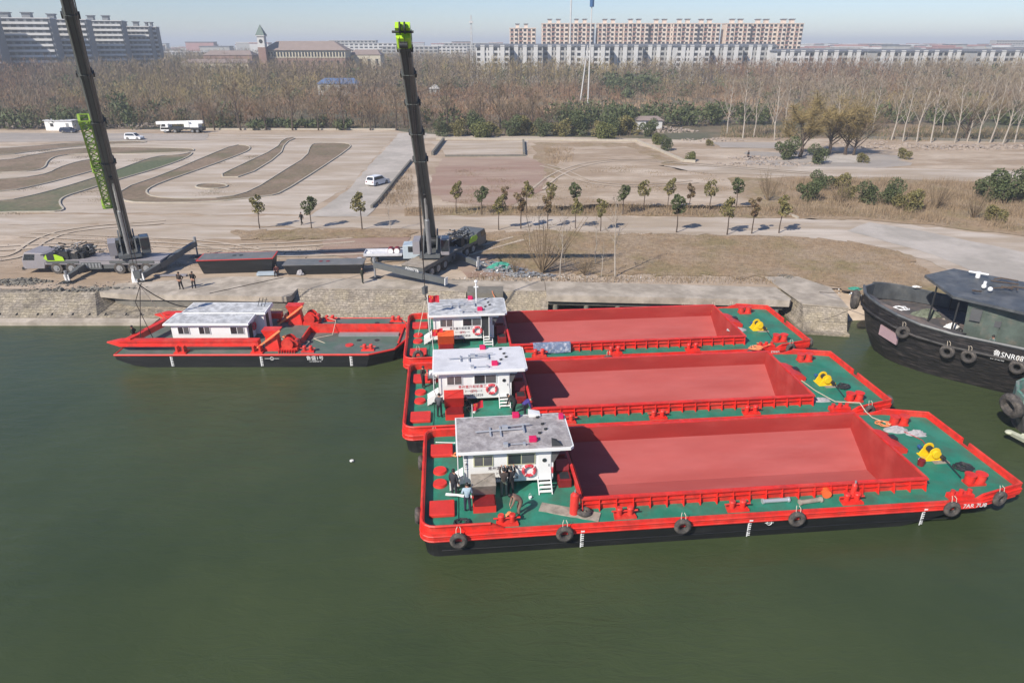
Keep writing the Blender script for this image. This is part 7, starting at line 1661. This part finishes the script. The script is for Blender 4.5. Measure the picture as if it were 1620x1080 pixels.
def finish_people():
    bpy.context.view_layer.update()
    for t in PPL:
        o, V, E_, Rr = t[:4]
        if not o.data.skin_vertices:
            bpy.context.view_layer.objects.active = o
            import bmesh as bm_
            b = bm_.new(); b.from_mesh(o.data); b.verts.layers.skin.verify(); b.to_mesh(o.data); b.free()
        for i, sv in enumerate(o.data.skin_vertices[0].data):
            r_ = Rr[i]; sv.radius = r_ if isinstance(r_, tuple) else (r_, r_); sv.use_root = (i == 0)
    bpy.context.view_layer.update(); dg = bpy.context.evaluated_depsgraph_get()
    for (o, V, E_, Rr, names, loc, face, pose, label, top, legs, scale, hairm, feet) in PPL:
        me = bpy.data.meshes.new_from_object(o.evaluated_get(dg)); o.modifiers.clear(); o.data = me
        me.materials.clear()
        for m_ in (cloth(top), cloth(legs), 'skin', feet): me.materials.append(M[m_])
        def kind(e):
            a, b = names[e[0]], names[e[1]]; s_ = a + b
            if 'f' in (a, b) or a[0] == 'p' and a != 'pel' or b in ('pL', 'pR'): return 2
            if b in ('head', 'top'): return 2
            if b[0] == 't' and b != 'top': return 3
            if b[0] in 'ka' or (b[0] == 'h' and b != 'head'): return 1
            return 0
        K = [kind(e) for e in E_]; A_ = np.array([V[e[0]] for e in E_]); B_ = np.array([V[e[1]] for e in E_]); D = B_ - A_; DD = (D ** 2).sum(1)
        idx = []
        for p_ in me.polygons:
            c = np.array(p_.center); t_ = np.clip(((c - A_) * D).sum(1) / DD, 0, 1); dist = ((A_ + D * t_[:, None] - c) ** 2).sum(1); idx.append(K[int(dist.argmin())])
        me.polygons.foreach_set('material_index', idx); me.polygons.foreach_set('use_smooth', [True] * len(idx)); me.update()
        o.location = loc; o.rotation_euler = (0, 0, face); o.scale = (scale * 1.04,) * 3; tag(o, label, 'person')
        h = Vector(POSES[pose]['head']); tp = Vector(POSES[pose]['top']); up = (tp - Vector(POSES[pose]['neck'])).normalized(); fw = Vector((1, 0, 0)) - up * up.x
        fw.normalize(); sd_ = up.cross(fw)
        k = MB(); c = h + up * .035 - fw * .018; rings = []
        for i in range(6):
            ph = PI * .62 * i / 5; rings.append([c + up * (.118 * math.cos(ph)) + (fw * math.cos(a) * .108 + sd_ * math.sin(a) * .096) * math.sin(ph) - fw * .012 for a in [2 * PI * j / 12 for j in range(12)]])
        rings[0] = [c + up * .118 + (fw * math.cos(a) + sd_ * math.sin(a)) * .01 for a in [2 * PI * j / 12 for j in range(12)]]
        k.loft(rings); k.build('hair', hairm, o, smooth=True)
        k = MB(); f0 = h + fw * .088 - up * .0
        for s_ in (-1, 1): q_ = f0 + sd_ * .032 * s_ + up * .005; k.ell(q_, .009, .012, .008, 6, 4)
        k.build('eyes', 'dark', o); k = MB(); k.loft([[f0 + up * .0 + sd_ * .008, f0 + up * .0 - sd_ * .008, f0 - fw * .01 + up * .01], [f0 + fw * .022 - up * .035 + sd_ * .014, f0 + fw * .022 - up * .035 - sd_ * .014, f0 - fw * .01 - up * .04]]); k.build('nose', 'skin', o)
        k = MB(); k.beam(f0 - fw * .004 - up * .055 + sd_ * .022, f0 - fw * .004 - up * .055 - sd_ * .022, .012, .01); k.build('mouth', 'darkred', o)
        k = MB()
        for s_ in (-1, 1): k.ell(h + sd_ * .085 * s_ - up * .005, .016, .01, .028, 6, 4)
        k.build('ears', 'skin', o)
q = G
person(q(287, 458), R(255), 'hips', 'man in a brown jacket standing on the quay slab, left of the pair', (.035, .024, .02), (.02, .018, .02), 1.04)
person(q(308, 456), R(265), 'pockets', 'man in black clothes standing on the quay slab, right of the pair', (.014, .012, .013), (.014, .014, .017), 1.0)
person(l2w(W0, (.75, 2.1, WD)), R(190), 'hips', 'man in dark green standing at the left end of the work boat', (.012, .022, .014), (.012, .016, .012))
person(q(574, 449), R(20), 'hold', 'man in dark olive reaching towards the right crane outrigger', (.025, .028, .018), (.02, .024, .016), 1.03)
person(q(478, 356), R(240), 'walk', 'distant man in black walking on the riverside road', (.014, .013, .013), (.015, .014, .014))
person(q(439, 436), R(270), 'sit', 'man in dark red crouched between the two pontoon boxes', (.06, .014, .016), (.02, .012, .014))
person(q(647, 413), R(200), 'stand', 'man in pale grey standing at the cab of the flatbed truck', (.27, .31, .36), (.16, .19, .24))
person(q(1183, 252), R(200), 'stand', 'tiny dark figure standing on the rubble lot', (.02, .02, .022), (.02, .02, .022))
person(on(B2, 1.15, 6.6), R(-20), 'hold', 'man in dark brown coat at the hose reel on the middle stern', (.05, .032, .03), (.02, .016, .018))
person(on(B2, 2.35, 2.0), R(80), 'hold', 'man in a grey jacket beside the red box on the middle barge', (.085, .09, .10), (.016, .018, .022), 1.03)
person(on(B2, 7.45, 2.0), R(150), 'bend', 'man in black bending by the ladder of the middle cabin', (.02, .022, .022), (.015, .016, .018))
person(on(B2, 8.15, 1.5, DZ), R(10), 'bend', 'man in a blue and pink top leaning at the middle hold corner', (.05, .035, .20), (.014, .02, .026))
person(on(B2, 4.4, 2.75), R(200), 'crouch', 'dark figure crouching by the bucket on the middle barge', (.012, .014, .016), (.015, .015, .017))
person(on(B1, 1.75, 3.15), R(60), 'stand', 'man in a dark jacket at the stern stair of the nearest cabin', (.03, .032, .04), (.02, .024, .035), 1.04)
person(on(B1, 2.45, 1.75), R(95), 'hold', 'man in a light blue shirt at the grey box on the nearest stern', (.34, .45, .52), (.02, .028, .05), 1.03)
person(on(B1, 4.55, 2.95), R(95), 'reach', 'man in a brown jacket painting the nearest cabin wall', (.045, .034, .03), (.19, .21, .17), 1.04)
person(on(B1, 4.95, 3.1), R(85), 'reach', 'man in black working beside the painter at the nearest cabin wall', (.012, .012, .016), (.014, .014, .018), 1.0)
person(on(B1, 5.2, 1.15), R(190), 'bend', 'man in brown camouflage bending over on the nearest barge deck', (.21, .13, .10), (.18, .12, .09), 1.02)
person(l2w(TG, (8.6, -3.0, 1.55)), R(180), 'sit', 'person in faded clothes low on the tug side deck by the cabin', (.12, .16, .15), (.06, .07, .08))
finish_people()
sack(on(B1, 4.7, 1.2), .25, 'ropeo', 'small red-orange tool bag beside the bending man', 71, 'tool_bag', h=.25, cat='bag')
# floating bits
coil(at(557, 730, .02), .12, 'white', 'small white scrap floating on the open river', 2, 90, .03, .4, 'floating_scrap', 'litter') 
# ---------------------------------------------------------------- haze
hm = bpy.data.materials.new('haze'); hm.use_nodes = True; n = hm.node_tree; n.nodes.clear()
pv = n.nodes.new('ShaderNodeVolumePrincipled'); pv.inputs['Color'].default_value = (.86, .93, 1.0, 1); pv.inputs['Density'].default_value = 0.00042; pv.inputs['Anisotropy'].default_value = 0.0
ou = n.nodes.new('ShaderNodeOutputMaterial'); n.links.new(pv.outputs[0], ou.inputs['Volume'])
hz = MB().box(-9500, -200, -2.2, 9500, 9500, 62).build('haze', 'water'); hz.data.materials.clear(); hz.data.materials.append(hm); tag(hz, kind='stuff')
import OpenImageIO as oiio, sys, numpy as np
b=oiio.ImageBuf(sys.argv[1] if len(sys.argv)>1 else '/workdir/render_main.png'); a=b.get_pixels(oiio.FLOAT)
pts={'sky top':(500,10),'sky hor':(340,60),'sky right':(1500,40),'water near':(400,1000),'water mid':(100,600),'water mid2':(500,700),'dirt left':(300,350),'road':(1500,400),'grass':(1100,400),'wood':(600,150),'wood left':(300,110),'deck green':(1560,720),'red':(1100,835),'floor':(1150,700),'farwall':(1150,668),'roof white':(750,570),'roof grey':(800,680),'beige':(1000,60),'concrete':(1000,455),'course':(480,320),'masonry':(560,490),'bankwall':(60,490)}
for k,(x,y) in pts.items():
    X=int(x/1620*1024);Y=int(y/1080*682); r=(a[max(0,Y-3):Y+4,max(0,X-3):X+4,:3].mean((0,1))*255).astype(int); print(k,r)
